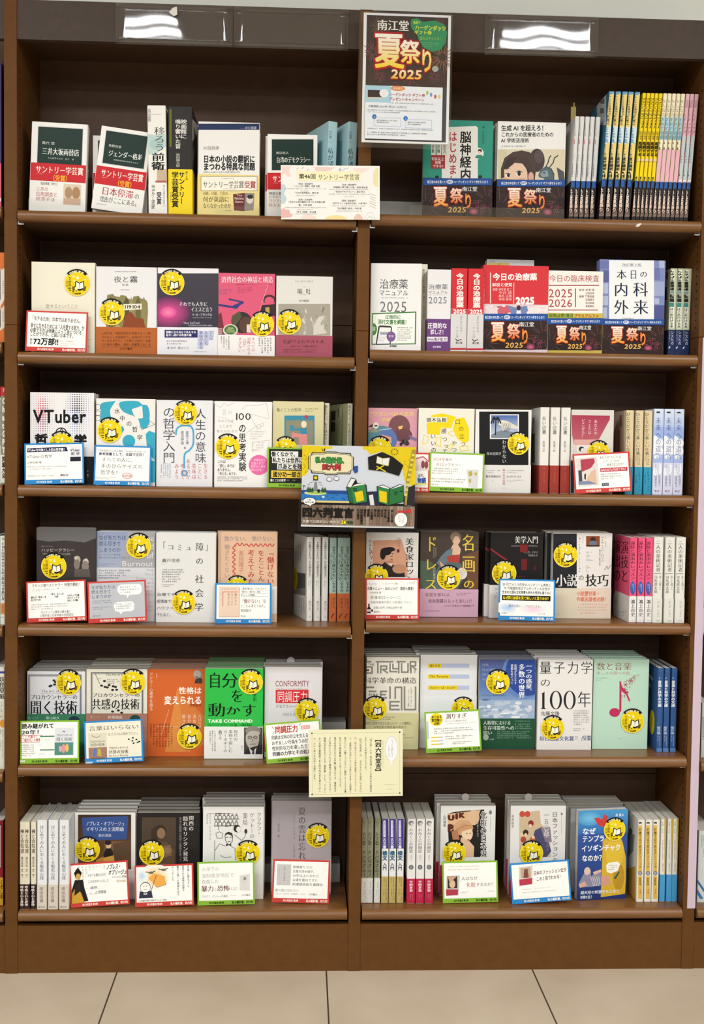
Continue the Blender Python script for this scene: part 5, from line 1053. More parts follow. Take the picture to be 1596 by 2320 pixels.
c.R(500, 488, 620, 560, 'e6e2da'); c.E(540, 522, 24, 22, '2c3440'); c.E(552, 532, 18, 18, 'e6e2da'); c.R(448, 620, 475, 900, '3a3c4c'); b.S(685, 550, 95)
b = spines(o, [(910, 978), (992, 1062), (1072, 1138)], 188, 905, ('R', 3), .13, 'd8c7a2', 'beige spine with handwritten title and a blue foot', Y=.032)
c = b.c; c.V('ひとりだから楽しい仕事', 925, 205, 962, 575, '45402f', .0); c.F(920, 575, 965, 665, 3, '45402f', 1)
for y0, y1, q in ((.09, .127, 'b48a84'), (.0, .07, 'b88a7c')): pass
b.sd.R(820, 190, 905, 560, 'b9a08c'); b.sd.R(850, 360, 872, 560, 'b05a50'); b.sd.R(870, 230, 890, 330, '8a6a5c')
q = b.obi(675, '3596b8'); q.F(940, 680, 960, 760, 1, '1f5a78', 1); q.V('クォン・ナム', 945, 740, 968, 880, '1f4f6a', .01); q.F(915, 740, 935, 840, 1, '1f5a78', 1)
b = spines(o, [(1148, 1235), (1240, 1322), (1326, 1408)], 175, 905, ('R', 3), .13, 'c8d4ea', 'sky-blue cloud-patterned spine beside the beige and blue spines', Y=.03)
c = b.c; c.R(1140, 175, 1250, 330, 'd4dfee', 'b4c6ea'); c.R(1140, 330, 1250, 430, 'a0b6e6', '93a9e0'); c.R(1140, 560, 1250, 640, 'a9bbe6', '9fb2e2'); c.R(1140, 640, 1250, 905, 'cfd2ea', 'd6d6ea')
for x, y, rx, ry in ((1170, 440, 30, 35), (1215, 470, 34, 30), (1180, 500, 42, 36), (1160, 540, 24, 30), (1215, 540, 30, 34), (1190, 590, 24, 18), (1175, 720, 16, 40), (1215, 690, 14, 44)): c.E(x, y, rx, ry, 'e9edf4')
c.P([(1180, 203), (1192, 200), (1216, 198), (1220, 216), (1210, 210), (1196, 214)], '2a2e3a'); c.V('未来への遺言', 1178, 245, 1226, 610, '4a5a88', 0, .4); c.F(1172, 655, 1185, 745, 1, '6a7498', 1); c.F(1200, 650, 1213, 720, 1, '6a7498', 1); c.V('前田啓介', 1200, 745, 1222, 845, '6a7290', .01); c.V('稲澤裕子', 1168, 745, 1190, 850, '6a7290', .01); c.T('青土社', 1170, 875, 1212, 890, '5a6078', .02)
c = card(o, (470, 562), (960, 538), (485, 905), ('R', 3), RED, 'tilted red-framed card showing the crimson book, third right shelf', Y=.004)
c.P([(495, 600), (680, 590), (685, 840), (505, 848)], 'd8d5d0'); c.R(510, 612, 660, 830, 'dcd2ca'); c.P([(535, 612), (655, 606), (658, 640), (620, 690), (535, 720)], 'b04058'); c.R(510, 705, 540, 830, '44475a'); c.P([(560, 740), (575, 735), (570, 790), (558, 780)], '2a2a30'); c.P([(580, 780), (620, 720), (660, 700), (665, 830), (560, 830)], 'd8b49c'); c.P([(505, 800), (600, 800), (665, 830), (505, 830)], '8088a8')
c.T('あなたの"フェミ"は', 700, 592, 885, 615, '333333'); c.T('いつ、どこから', 730, 625, 870, 648, '333333'); c.T('始まりましたか？', 760, 655, 915, 680, '333333'); c.R(700, 695, 935, 728, 'b83a4a'); c.T('あなたのフェミはどこから？', 706, 700, 930, 722, 'f4e4e6', .03); c.F(700, 740, 900, 800, 3, '77777c', d=.85); c.R(706, 825, 765, 850, '3f4a54'); c.T('平凡社', 712, 830, 760, 845, 'e0e0e0')
# ================================================================== fourth shelf, left bay
def dog(*a): pass
o = '0,1160'
b = face(o, 318, 138, 826, 905, ('L', 4), .022, '3b3534', 'dark grey book with two pale sheep, left end of the fourth shelf', 'dark sheep book', Y=.05, n=1, jit=.005)
c = b.c; c.P([(318, 138), (826, 138), (826, 225), (730, 262), (560, 245), (420, 255), (318, 240)], '5d5b5a', '6a6866'); c.F(355, 290, 470, 302, 1, 'a9a4a0'); c.T('ハッピークラシー', 355, 312, 645, 342, 'c9c2be', .0); c.T('「幸せ」願望に支配される日常', 358, 352, 605, 372, 'b0aaa6', .01)
c.E(668, 412, 26, 36, 'a59d92'); c.E(662, 450, 26, 45, '7d756c'); c.E(738, 430, 26, 28, 'b4aca0'); c.E(735, 470, 30, 50, '857d74'); c.E(655, 395, 16, 14, 'c4bcb0'); c.E(742, 412, 14, 12, 'c4bcb0'); c.P([(640, 490), (770, 490), (780, 560), (640, 560)], '5a5350'); b.S(465, 468, 107)
c = card(o, (222, 582), (738, 562), (232, 934), ('L', 4), RED, 'red-framed card with speech snippets in front of the dark sheep book', Y=.024)
c.T('フランス発ベストセラー 待望の翻訳！', 270, 605, 700, 632, '4a2a30', .015); c.T('ハッピークラシー', 275, 645, 468, 668, '77777c'); c.T('⇒', 485, 640, 510, 660, '444444'); c.F(530, 634, 680, 660, 2, '99999c', d=1); c.T('「幸せ」なことが', 425, 688, 545, 706, '2c2c30', .03); c.T('大事！', 465, 710, 510, 728, '2c2c30', .03); c.T('誰もが「幸せ」を', 262, 710, 395, 728, '2c2c30', .03); c.T('めざすべき！', 262, 732, 360, 750, '2c2c30', .03)
for i, t in enumerate(('ネガティブは悪', 'ポジティブで', 'あることが善！')): c.T(t, 575, 705 + i * 21, 680, 723 + i * 21, '2c2c30', .03)
c.F(262, 775, 650, 830, 3, '88888c', last=.5); c.T('ポジティブ心理学の闇を暴く', 345, 838, 605, 862, '6a6a70'); c.T('心理学者と社会学者の共同研究', 335, 866, 625, 890, '6a6a70')
b = face(o, 828, 168, 1336, 900, ('L', 4), .02, 'd4d7dc', 'grey-blue book with translucent Latin letters over a white lower half', 'grey-blue lettered book', Y=.06, n=1, jit=.005)
c = b.c; c.R(828, 168, 1336, 478, '8f9bb8', 'a4adc2'); c.P([(1100, 168), (1336, 168), (1336, 478), (1040, 478)], 'a2a4a8')
for i, (t, x1) in enumerate((('なぜ私たちは', 1085), ('燃え尽きて', 1040), ('しまうのか', 1040))): c.T(t, 852, 200 + i * 53, x1, 240 + i * 53, '3a4670', .01)
c.T('バーンアウト文化を', 852, 358, 1040, 376, '4a5478'); c.T('終わらせるためにできること', 852, 384, 1120, 402, '4a5478'); c.F(850, 440, 1010, 472, 2, '6a7494')
for t, x0, y0, x1, y1 in (('The', 1225, 200, 1325, 250), ('End', 1225, 268, 1325, 318), ('of', 1265, 345, 1325, 398), ('Burnout', 1050, 418, 1322, 468)): c.T(t, x0, y0, x1, y1, 'dfe1e6')
c.F(850, 495, 1140, 580, 4, '6a6c74', d=.8)
for i, (t, x0) in enumerate((('Why', 1258), ('Work', 1248), ('Drains Us', 1172), ('and', 1268), ('How to', 1230), ('Better', 1240), ('Lives', 1262))): c.T(t, x0, 488 + i * 34, 1325, 515 + i * 34, 'b4b6bc')
c.T('by', 1282, 760, 1318, 790, 'b4b6bc'); c.T('Jonathan', 1230, 795, 1320, 822, 'b4b6bc'); c.T('Malesic', 1245, 828, 1318, 856, 'b4b6bc'); b.S(1195, 295, 105)
c = card(o, (750, 585), (1256, 565), (762, 940), ('L', 4), RED, 'grey card with white speech bubbles in a red frame, fourth shelf', Y=.022, inner='b9bcc2')
for i, (t, x1) in enumerate((('なぜ私たちは', 990), ('燃え尽きて', 952), ('しまうのか', 955))): c.T(t, 782, 618 + i * 40, x1, 650 + i * 40, '3a4a78', .01)
c.F(788, 745, 970, 778, 2, '66708c', last=1); c.F(788, 800, 960, 830, 2, '66708c'); c.T('晶文社', 788, 872, 860, 886, '66708c')
c.P([(1010, 635), (1040, 618), (1200, 618), (1218, 640), (1215, 690), (1195, 708), (1110, 710), (1090, 738), (1085, 710), (1030, 705), (1008, 680)], 'f4f4f2'); c.P([(970, 790), (1000, 768), (1130, 765), (1150, 785), (1145, 840), (1120, 850), (1050, 852), (1030, 875), (1020, 852), (985, 845)], 'f4f4f2')
c.F(1030, 632, 1200, 700, 3, '4a4a50', last=.6); c.F(990, 778, 1130, 835, 3, '4a4a50', d=1, last=.95)
b = face(o, 1342, 180, 1858, 903, ('L', 4), .022, 'dededc', 'white book with widely spaced black characters and yellow sticker, fourth left shelf', 'white wide-lettered book', Y=.05, n=2, jit=.004, hard=True, spine='L')
c = b.c; X = 1520
for t, x0, y0, x1, y1 in (('「', 1375, 255, 1425, 340), ('コ', 1440, 282, 1500, 325), ('ミ', X + 5, 275, X + 50, 335), ('ュ', X + 80, 285, X + 130, 330), ('障', X + 165, 265, X + 235, 335), ('」', X + 250, 260, X + 300, 335), ('の', X + 165, 392, X + 232, 450), ('社', X + 160, 540, X + 235, 612), ('会', X + 160, 662, X + 235, 732), ('学', X + 155, 782, X + 232, 852)): c.T(t, x0, y0, x1, y1, '36383c', 0, .5)
c.T('貴戸理恵', 1395, 402, 1552, 434, '55585c', 0, .3); c.F(1395, 445, 1430, 452, 1, '888888')
c.F(1395, 488, 1610, 610, 6, '6a6c70', d=.7); c.F(1395, 620, 1510, 648, 2, '77797c')
for i, t in enumerate(('治療でも', '感情論でも', 'ハウツー', 'でもなく。')): c.T(t, 1350, 695 + i * 58, 1350 + 165 - 10 * i, 725 + i * 58, '55575c')
b.S(X + 62, 780, 100)
o = '400,1160'
b = face(o, 358, 170, 868, 875, ('L', 4), .02, 'ddb99c', 'peach book with red wavy border and red vertical lettering', 'peach wavy-bordered book', Y=.06, n=1, jit=.004)
c = b.c; c.R(358, 170, 385, 875, 'cda98e'); c.R(820, 640, 868, 875, 'e4e2de')
c.T('働かない、', 412, 205, 630, 250, '8f8498', .0, .3); c.T('働けない、', 650, 205, 862, 250, '8f8498', .0, .3); c.V('働きたくない、', 412, 275, 460, 620, '8f8498', .0, .3)
c.L([(500 + i * 10, 285 + (9 if i % 4 < 2 else -9) + (-6 if i < 10 else -0)) for i in range(35)], 8, 'c8504a'); c.L([(495 + (9 if i % 4 < 2 else -9), 285 + i * 10) for i in range(30)], 8, 'c8504a')
for t, x, y0, y1 in (('「働けない」', 780, 318, 690), ('をとことん', 700, 325, 600), ('考えてみた。', 612, 320, 690)): c.V(t, x, y0, x + 62, y1, 'b8342e', .01, .5)
c.V('栗田隆子', 535, 330, 582, 525, 'c87a6a', 0, .3); b.S(525, 655, 100)
c = card(o, (338, 570), (825, 572), (330, 915), ('L', 4), BLU, 'blue-framed card picturing the peach book', Y=.035)
c.R(375, 605, 552, 862, 'c4b0a0'); c.R(370, 600, 545, 856, 'e6cdb8'); c.F(378, 612, 535, 632, 1, 'a89aa4'); c.F(380, 640, 395, 745, 1, 'a89aa4', 1); c.L([(405 + i * 8, 645 + (4 if i % 2 else -4)) for i in range(17)], 4, 'c8605a'); c.L([(405 + (4 if i % 2 else -4), 645 + i * 8) for i in range(16)], 4, 'c8605a')
for t, x, y1 in (('働けない', 505, 760), ('をとことん', 475, 760), ('考えてみた', 445, 765)): c.V(t, x, 655, x + 22, y1, '7a4038', .01)
c.T('「普通の働き方」ってなんだろう？', 560, 606, 790, 624, '444448'); c.T('「働けない・働かない」理由。', 560, 634, 740, 652, '444448'); c.T('あたらしい労働論。', 560, 662, 695, 680, '444448'); c.L([(560, 628), (795, 628)], 2, 'aaaaaa'); c.L([(560, 656), (795, 656)], 2, 'aaaaaa'); c.L([(560, 684), (795, 684)], 2, 'aaaaaa')
c.T('「働けない」', 558, 702, 740, 742, '7a2c30', .01, .4); c.T('を', 750, 705, 785, 740, '55383a', 0, .3); c.T('とことん考えてみた。', 558, 750, 785, 778, '7a3438', 0, .4); c.T('栗田隆子', 560, 792, 655, 816, '444444', 0, .3); c.T('平凡社', 560, 845, 605, 860, '444444')
b = spines(o, [(1118, 1172), (1183, 1243), (1252, 1306)], 215, 935, ('L', 4), .128, 'e2e1dc', 'cream-white spine with black title and a landscape front cover', yaw=14, tw=.0135)
c = b.c; c.V('その島のひとたちは、ひとの話をきかない', 1138, 255, 1160, 565, '2b2b2a', .015); c.F(1130, 590, 1160, 680, 2, '8a8a86', 1); c.V('森川すいめい', 1138, 765, 1160, 855, '3a3a38', .01); c.F(1140, 895, 1155, 915, 1, '77777a', 1)
s_ = b.sd; s_.P([(985, 540), (1040, 520), (1112, 530), (1112, 720), (985, 690)], '5c5e5c'); s_.P([(985, 640), (1050, 660), (1112, 650), (1112, 720), (985, 690)], '8a8a86'); s_.F(1000, 280, 1075, 450, 4, '77777a', 1); s_.E(1018, 575, 26, 95, 'd9c21a'); s_.F(1010, 530, 1030, 620, 1, '5a4a10', 1); s_.F(1050, 740, 1105, 900, 3, '9a9a96', 1)
b = spines(o, [(1312, 1374), (1384, 1438), (1446, 1500)], 222, 942, ('L', 4), .128, 'a5c0b6', 'pale teal spine with brush lettering and an orange foot')
c = b.c; c.V('ふるさとって呼んでもいいですか', 1340, 288, 1372, 690, '1f2422', .02); c.V('６歳で「移民」になった私の物語', 1326, 350, 1342, 585, '35403c', .01)
q = b.obi(700, 'c4683a'); q.V('ナディ', 1345, 735, 1368, 830, '3a1c10', .02); q.F(1328, 735, 1340, 830, 1, '6a3420', 1); q.L([(1335, 910), (1345, 885), (1358, 875)], 6, '3a1c10')

# ================================================================== fourth shelf, right bay
o = '800,1160'
b = face(o, 112, 178, 562, 900, ('R', 4), .02, 'e2e0dc', 'pale book with a bust portrait on a peach panel beside the divider', 'bust-portrait book', Y=.06, n=0)
c = b.c; c.P([(170, 245), (420, 238), (440, 300), (475, 420), (470, 560), (170, 560)], 'd59f84'); c.V('美食家ロッシーニ', 450, 222, 525, 740, '1c1a1a', .02, .6); c.V('水谷彰良', 138, 232, 160, 375, '444444', .01); c.F(370, 220, 410, 320, 3, '555555', 1); c.V('AVIOLI', 140, 320, 178, 600, 'c87868', .04)
c.E(320, 375, 40, 62, 'd9a78c'); c.E(285, 340, 48, 34, '1e1a1a'); c.E(258, 368, 24, 42, '1e1a1a'); c.E(318, 322, 46, 20, '1e1a1a'); c.P([(300, 420), (345, 415), (350, 455), (270, 455)], 'c08a70'); c.P([(235, 465), (275, 430), (310, 460), (400, 455), (440, 500), (450, 560), (230, 560)], '2a2422'); c.P([(300, 440), (330, 470), (345, 440)], 'e0d6ca'); c.E(390, 335, 12, 16, '6a2a2a'); c.E(400, 490, 60, 40, 'b98a6a'); c.L([(325, 385), (345, 380)], 5, '3a2420'); c.L([(300, 365), (318, 362)], 6, '1e1a1a'); c.L([(335, 358), (350, 362)], 6, '1e1a1a'); c.L([(322, 408), (345, 405)], 5, '8a4a3c'); b.S(205, 555, 100)
c = card(o, (107, 560), (574, 562), (105, 912), ('R', 4), RED, 'red-framed recipe card with a wine bottle in front of the bust-portrait book', Y=.035)
c.T('♪フォアグラ', 124, 600, 205, 622, '555558', slope=.05); c.T('♪ロッシーニ風♪', 262, 598, 400, 616, '555558'); c.T('♪トリュフ', 470, 590, 540, 615, '555558', slope=-.1); c.T('自筆メニュー・50のレシピ・図版も豊富！', 126, 635, 540, 662, '2e2e30', .02); c.T('水谷彰良 著', 150, 676, 245, 692, '444444'); c.T('美食家ロッシーニ', 150, 712, 418, 740, '33333a', 0, .3); c.T('食通作曲家が愛した料理とワイン', 150, 755, 510, 778, '44444a', 0, .3); c.T('定価2,420円（本体2,200円＋税）', 182, 802, 440, 822, '55555a'); c.T('春秋社', 182, 840, 236, 858, '55555a')
c.P([(134, 780), (146, 780), (146, 805), (156, 820), (156, 862), (124, 862), (124, 820), (134, 805)], '22282a'); c.R(124, 828, 156, 848, 'd8d4c8'); c.E(167, 838, 10, 12, '6a4a50')
b = face(o, 580, 170, 1082, 900, ('R', 4), .026, '4b3f38', 'dark painting-covered book with yellow characters and a pink band', 'dark painting-covered book', Y=.08, n=3, jit=.004)
c = b.c; c.R(580, 170, 1082, 662, '4d423c', '3e3a33'); c.P([(580, 420), (680, 430), (760, 560), (740, 662), (580, 662)], '4f6150'); c.P([(940, 380), (1082, 330), (1082, 662), (1000, 662)], '6a4a38')
c.E(890, 235, 36, 48, 'd9b496'); c.E(885, 215, 46, 42, '8a7a68'); c.E(893, 245, 28, 38, 'dcb89c'); c.P([(865, 275), (905, 280), (930, 320), (920, 370), (830, 370), (835, 330)], 'dcb89c'); c.P([(810, 330), (860, 310), (850, 430), (760, 470), (720, 440), (760, 380)], '6a7a86'); c.P([(810, 380), (925, 365), (910, 470), (820, 470)], 'b2433c'); c.P([(740, 460), (830, 430), (930, 440), (960, 560), (900, 662), (700, 662), (700, 540)], '566a72'); c.P([(745, 420), (790, 460), (760, 480)], 'd0a88c'); c.P([(910, 470), (980, 500), (980, 560), (930, 560)], 'a8483c')
c.E(940, 530, 44, 50, 'dcd6d0'); c.F(915, 495, 965, 570, 4, 'a08a80')
for t, x0, y0, x1, y1 in (('名', 940, 192, 1052, 335), ('画', 938, 372, 1055, 518), ('の', 950, 580, 1048, 660), ('ド', 630, 200, 725, 345), ('レ', 615, 395, 725, 505), ('ス', 615, 570, 725, 668)): c.T(t, x0, y0, x1, y1, 'e6c84a', .02, .3)
c.V('「赤いブルマのドレス」', 708, 300, 722, 390, 'c8b8a8'); c.F(685, 300, 705, 410, 1, 'b8a898', 1); c.V('内村理奈', 688, 470, 712, 580, 'c8b8a8'); b.S(825, 568, 103)
q = b.obi(664, 'cba3b8'); q.T('衣裳を知れば、', 622, 695, 865, 728, '45283a', 0, .4); q.F(890, 695, 1038, 722, 2, '6a4a5c'); q.T('絵画鑑賞はもっと楽しい！', 650, 748, 1042, 782, '45283a', 0, .4); q.T('ロココから印象派までの服飾図鑑入門', 785, 798, 1040, 816, '5a3c4c'); q.F(622, 845, 755, 862, 1, '6a4a5c')
b = face(o, 1180, 180, 1632, 890, ('R', 4), .02, '1f1b1c', 'black book with dark red abstract marks and white title', 'black red-marked book', Y=.07, n=3, jit=.006, spine='L')
c = b.c; c.T('美学入門', 1395, 208, 1595, 270, 'e2dfdc', .02, .5); c.T('Aesthetics: A Very Short Introduction', 1365, 285, 1590, 300, 'b4aeac'); c.T('ベンス・ナナイ', 1470, 335, 1595, 358, 'c8c4c2', 0, .3); c.T('武田宙也 訳', 1510, 365, 1590, 382, 'b4aeac'); c.R(1440, 280, 1505, 345, '7a2226'); c.R(1450, 405, 1500, 500, '6a1e22'); c.P([(1185, 310), (1340, 415), (1330, 430), (1185, 325)], '8a2a30'); c.R(1560, 460, 1575, 500, '5a1a1e'); c.F(1385, 548, 1520, 566, 1, '7a3034'); b.S(1302, 528, 107)
q = b.obi(630, 'e0dedb'); q.F(1225, 650, 1260, 750, 3, '99999c')
c = card(o, (1258, 588), (1746, 600), (1252, 942), ('R', 4), BLU, 'blue-framed card with a black and yellow headline in front of the black book', Y=.022)
c.T('20 代アメリカ在住のハンガリー人男性と', 1290, 622, 1708, 648, '3a3a40', .02); c.T('70 代母国在住のアルゼンチン人女性が', 1300, 655, 1700, 680, '3a3a40', .02); c.T('生まれた国も文化背景も好みも性別も違うのに', 1288, 688, 1712, 714, '22222a', .03); c.R(1286, 728, 1706, 772, '15130f'); c.T('なぜ同じ絵画を見て美しいと思うのか？', 1294, 736, 1700, 764, 'ecd82a', .035); c.glow(1340, 835, 110, 58, '9ac0ea', 'f6f5f0'); c.glow(1560, 845, 150, 45, 'f2c4da', 'f6f5f0'); c.T('美学の謎はここからはじまる。', 1345, 805, 1635, 830, '4a4a55'); c.T('人文書院', 1280, 874, 1330, 888, '5a5a60'); c.T('ナナイ門', 1600, 876, 1660, 890, '5a5a60')
o = '1176,1160'
b = face(o, 290, 180, 798, 905, ('R', 4), .024, 'e2dfd8', 'half black and half white book with large title and orange band lettering', 'half-black book', Y=.07, n=3, jit=.008, spine='L')
c = b.c; c.R(290, 185, 500, 655, '23242a'); c.R(500, 182, 798, 660, 'e4e2de'); c.T('The', 545, 215, 562, 245, '3a3a3c') if 0 else None
c.V('ArtofFiction', 508, 215, 540, 520, '35363a', .01); c.V('The', 545, 210, 565, 262, '55565a', .01); c.R(580, 208, 698, 298, '8a4a2c'); c.E(640, 240, 22, 24, '3a2420'); c.E(640, 270, 34, 24, '6a7488'); c.R(585, 285, 690, 298, '3a2a20')
c.V('デイヴィッド・ロッジ', 705, 210, 735, 430, '2c2c30', .01); c.V('柴田元幸・斎藤兆史訳', 690, 320, 706, 460, '55565a'); c.F(740, 210, 755, 320, 1, '66676a', 1); c.F(580, 340, 640, 420, 5, '77787a', d=.4); c.F(580, 412, 660, 425, 1, '77787a'); c.F(580, 460, 620, 520, 4, '77787a', d=.4); c.L([(735, 500), (760, 465), (768, 490), (795, 455)], 4, '66676a')
c.T('小説', 320, 535, 505, 640, 'e8e8e6', .02, .7); c.T('説', 420, 535, 505, 640, '26262a', .0, .3) if 0 else None; c.T('の', 512, 540, 562, 590, '222226', 0, .6); c.T('技巧', 575, 535, 772, 640, '1b1b1f', .02, .8); b.S(402, 372, 105)
q = b.obi(655, 'd9cfb8'); q.R(500, 655, 798, 905, 'e0d0c0'); q.T('小説愛好家・', 500, 682, 700, 722, 'd86a48', .03); q.T('作家志望者必読！', 498, 732, 770, 770, 'd86a48', .03); q.F(505, 785, 770, 885, 4, 'd09a80', d=1); q.F(320, 875, 360, 885, 1, '9a9484')
b = spines(o, [(945, 1008), (1014, 1076), (1082, 1142)], 222, 952, ('R', 4), .128, 'e0557c', 'hot pink spine with black title and a white foot')
c = b.c; c.V('演技と演出のレッスン', 962, 250, 1002, 585, '241519', .02, .5); c.E(982, 655, 22, 58, '3a5aa8'); c.F(970, 615, 995, 695, 2, 'c8d0ea', 1)
s_ = b.sd; s_.V('演技と', 880, 240, 945, 610, '3a1520', .02, .4); s_.V('演出の', 818, 235, 878, 600, '3a1520', .02, .4); s_.P([(803, 692), (945, 725), (945, 952), (803, 905)], 'dcdad8'); s_.F(820, 760, 850, 800, 1, '3a3a3c', 1); s_.F(850, 850, 930, 930, 3, '9a9a9c')
q = b.obi(725, 'e0dfdd'); q.V('鴻上尚史', 965, 752, 1000, 900, '1f1f22', .02, .5); q.F(970, 930, 1000, 940, 1, '77777a')
b = spines(o, [(1148, 1232), (1248, 1330), (1340, 1424)], 215, 955, ('R', 4), .128, 'dddcd4', 'off-white spine with widely set title at the right end')
c = b.c; c.V('二人の美術記者', 1180, 240, 1222, 515, '3a3a38', .01, .4); c.L([(1165, 530), (1225, 530)], 4, '55555a'); c.V('井上靖と', 1208, 545, 1228, 670, '55554f', 0, .3); c.V('司馬遼太郎', 1165, 545, 1195, 700, '55554f', .01, .3)
q = b.obi(745, 'd8d7cf'); q.V('ホンダ・アキノ', 1190, 765, 1212, 905, '77776f'); q.T('平凡社', 1180, 930, 1215, 942, '66666a')
# ================================================================== fifth shelf, left bay
def rabbits(c, pts, col='2b2b28', r=12):
    for x, y in pts: c.E(x, y, r, r * .75, col, n=10)
o = '0,1460'
def counsel(x0, x1, y0, base, lab, short, t2, en, bc, obt, **kw):
    b = face(o, x0, y0, x1, 960, ('L', 5), .019, base, lab, short, Y=.07, n=6, jit=.002, spine='L', **kw); c = b.c
    c.L([(x0 + 45, 600), (x0 + 45, y0 + 32), (x1 - 38, y0 + 32), (x1 - 38, 600)], 8, '3c424e'); c.L([(x0 + 55, 600), (x0 + 55, y0 + 42), (x1 - 48, y0 + 42), (x1 - 48, 600)], 3, '3c424e'); return b, c
b, c = counsel(203, 735, 232, 'dcdde2', 'white book with ruled frame and a green band, left end of the fifth shelf', 'white ruled-frame book', '', '', '', '')
c.T('The Art of Listening', 360, 392, 640, 418, '44484e'); c.L([(350, 422), (650, 422)], 2, '55585e'); c.T('プロカウンセラーの', 260, 432, 668, 474, '2e3036', .02, .4); c.T('聞く技術', 260, 482, 665, 602, '1e2026', .01, .9); rabbits(c, [(465, 310), (440, 355), (470, 345), (430, 360), (478, 325)], '2e3036', 13); b.S(592, 330, 106)
q = b.obi(598, '3f7f60'); q.T('聴くことで', 240, 622, 330, 645, '9ac0a8'); q.T('東山紘久', 395, 620, 515, 645, 'b4d4c0', .02); q.E(640, 660, 50, 44, '26384a')
b, c = counsel(742, 1268, 212, 'e2dfd0', 'cream book with ruled frame, little ovals and a brown band', 'cream ruled-frame book', '', '', '', '')
c.T('The Art of Empathy', 912, 250, 1140, 275, '44443c'); c.F(920, 295, 1030, 345, 3, '66665a'); rabbits(c, [(875, 355), (900, 315), (905, 365), (940, 350), (975, 360), (970, 392), (1005, 390), (995, 365), (925, 370)], '2b2b28', 13); rabbits(c, [(970, 578), (1020, 568), (1048, 588)], '2b2b28', 13); c.L([(820, 250), (860, 340)], 4, '66665a'); c.L([(840, 300), (870, 290)], 3, '66665a')
c.T('プロカウンセラーの', 795, 420, 1205, 452, '2e2e2a', .02, .4); c.T('共感の技術', 790, 466, 1202, 560, '1e1e1c', .01, .8); b.S(1145, 325, 107)
q = b.obi(594, 'a87868'); q.T('聴くことで', 780, 612, 862, 636, 'd8b8a8'); q.T('杉原保史', 930, 612, 1055, 640, 'e6d0c4', .02); q.E(1165, 640, 46, 34, '2a4a44')
b = face(o, 1272, 212, 1768, 925, ('L', 5), .018, 'd0652e', 'burnt orange book with a bald bust photograph and white lettering', 'burnt orange book', Y=.075, n=6, jit=.0015)
c = b.c; X = 1520
c.P([(1530, 360), (1640, 925), (1420, 925)], 'd88a44') ; c.P([(1535, 420), (1770, 620), (1770, 860), (1600, 925)], 'd07a3c'); c.L([(1455, 560), (1390, 780)], 4, 'e6b890'); c.L([(1345, 705), (1560, 710)], 3, 'e6b890')
c.V('アドラー心理学を語る', 1288, 240, 1318, 570, 'f0d8c4'); c.L([(1350, 250), (1350, 290)], 3, 'f0d8c4'); c.T('性格は', X + 20, 368, X + 215, 425, 'f6ece2', .03); c.T('変えられる', 1415, 445, X + 218, 515, 'f6ece2', .035); c.T('野田俊作', X + 112, 512, X + 215, 535, '5a2a14', .01)
c.E(X + 185, 262, 38, 40, '8c8680'); c.E(X + 178, 255, 32, 34, 'a8a29a'); c.P([(X + 155, 335), (X + 165, 300), (X + 205, 285), (X + 222, 300), (X + 222, 335)], '3c3a3a'); c.P([(X + 160, 270), (X + 190, 278), (X + 180, 298)], '6a6460')
for i, (t, y1) in enumerate((('人はなぜ', 720), ('決めつつ', 760), ('自分を', 720), ('解き明かす', 800))): c.V(t, X + 185 - i * 46, 600, X + 218 - i * 46, y1, 'f0d4bc')
c.F(1285, 680, 1490, 900, 8, '6a2c12', 1, d=.88); b.S(X + 112, 795, 106)
o = '400,1460'
b = face(o, 243, 208, 745, 955, ('L', 5), .017, '2fb84a', 'bright green book with large black characters and a monochrome portrait band', 'bright green book', Y=.055, n=7, jit=.0015, spine='R')
c = b.c; kk = '11190f'
for t, x0, y0, x1, y1 in (('自', 275, 240, 385, 375), ('分', 390, 245, 530, 372), ('を', 468, 385, 575, 500), ('動', 272, 505, 420, 620), ('か', 425, 530, 550, 605), ('す', 560, 510, 688, 620)): c.T(t, x0, y0, x1, y1, kk, 0, .95)
c.V('原則', 660, 420, 690, 490, kk, .01); c.T('TAKE COMMAND', 272, 645, 655, 672, 'e6f6e2', .05); c.T('ジョー・ハート マイケル・クロム[著]', 270, 682, 520, 704, '1a3a18', .01); c.T('小峰弘靖[訳]', 550, 682, 650, 704, '1a3a18', .01); b.S(640, 325, 105)
q = b.obi(708, 'e6e7e4')
for i, (t, y1) in enumerate((('現代の', 830), ('事例で親しむ', 930), ('カーネギーの', 930), ('教え', 820))): q.V(t, 492 - i * 44, 735, 528 - i * 44, y1, '2a2c2e', 0, .4)
q.F(278, 740, 340, 930, 3, '3c3e40', 1, d=.95); q.F(555, 870, 572, 920, 1, '3c3e40', 1)
q.R(582, 715, 742, 945, '55544f', '3c3b38'); q.E(655, 810, 58, 92, 'b9b4aa'); q.E(660, 742, 66, 40, '8a867e'); q.E(668, 765, 52, 22, 'b9b4aa'); q.P([(590, 945), (600, 905), (650, 885), (742, 860), (742, 945)], '2b2b2e'); q.P([(625, 890), (660, 920), (690, 885), (680, 945), (640, 945)], 'd8d6d0'); q.P([(655, 915), (670, 910), (672, 945), (650, 945)], '3a3a40')
for x in (632, 680): q.E(x, 800, 19, 14, '4a4844'); q.E(x, 800, 14, 9, 'a39e94')
q.L([(650, 798), (662, 798)], 4, '4a4844'); q.P([(655, 805), (664, 835), (645, 838)], '96917f'); q.L([(635, 858), (680, 856)], 6, '6a5f58')
b = face(o, 757, 192, 1252, 925, ('L', 5), .019, 'dfdcdf', 'white-grey book with red box lettering beneath thin Latin capitals', 'white-grey red-box book', Y=.07, n=4, jit=.006, spine='L')
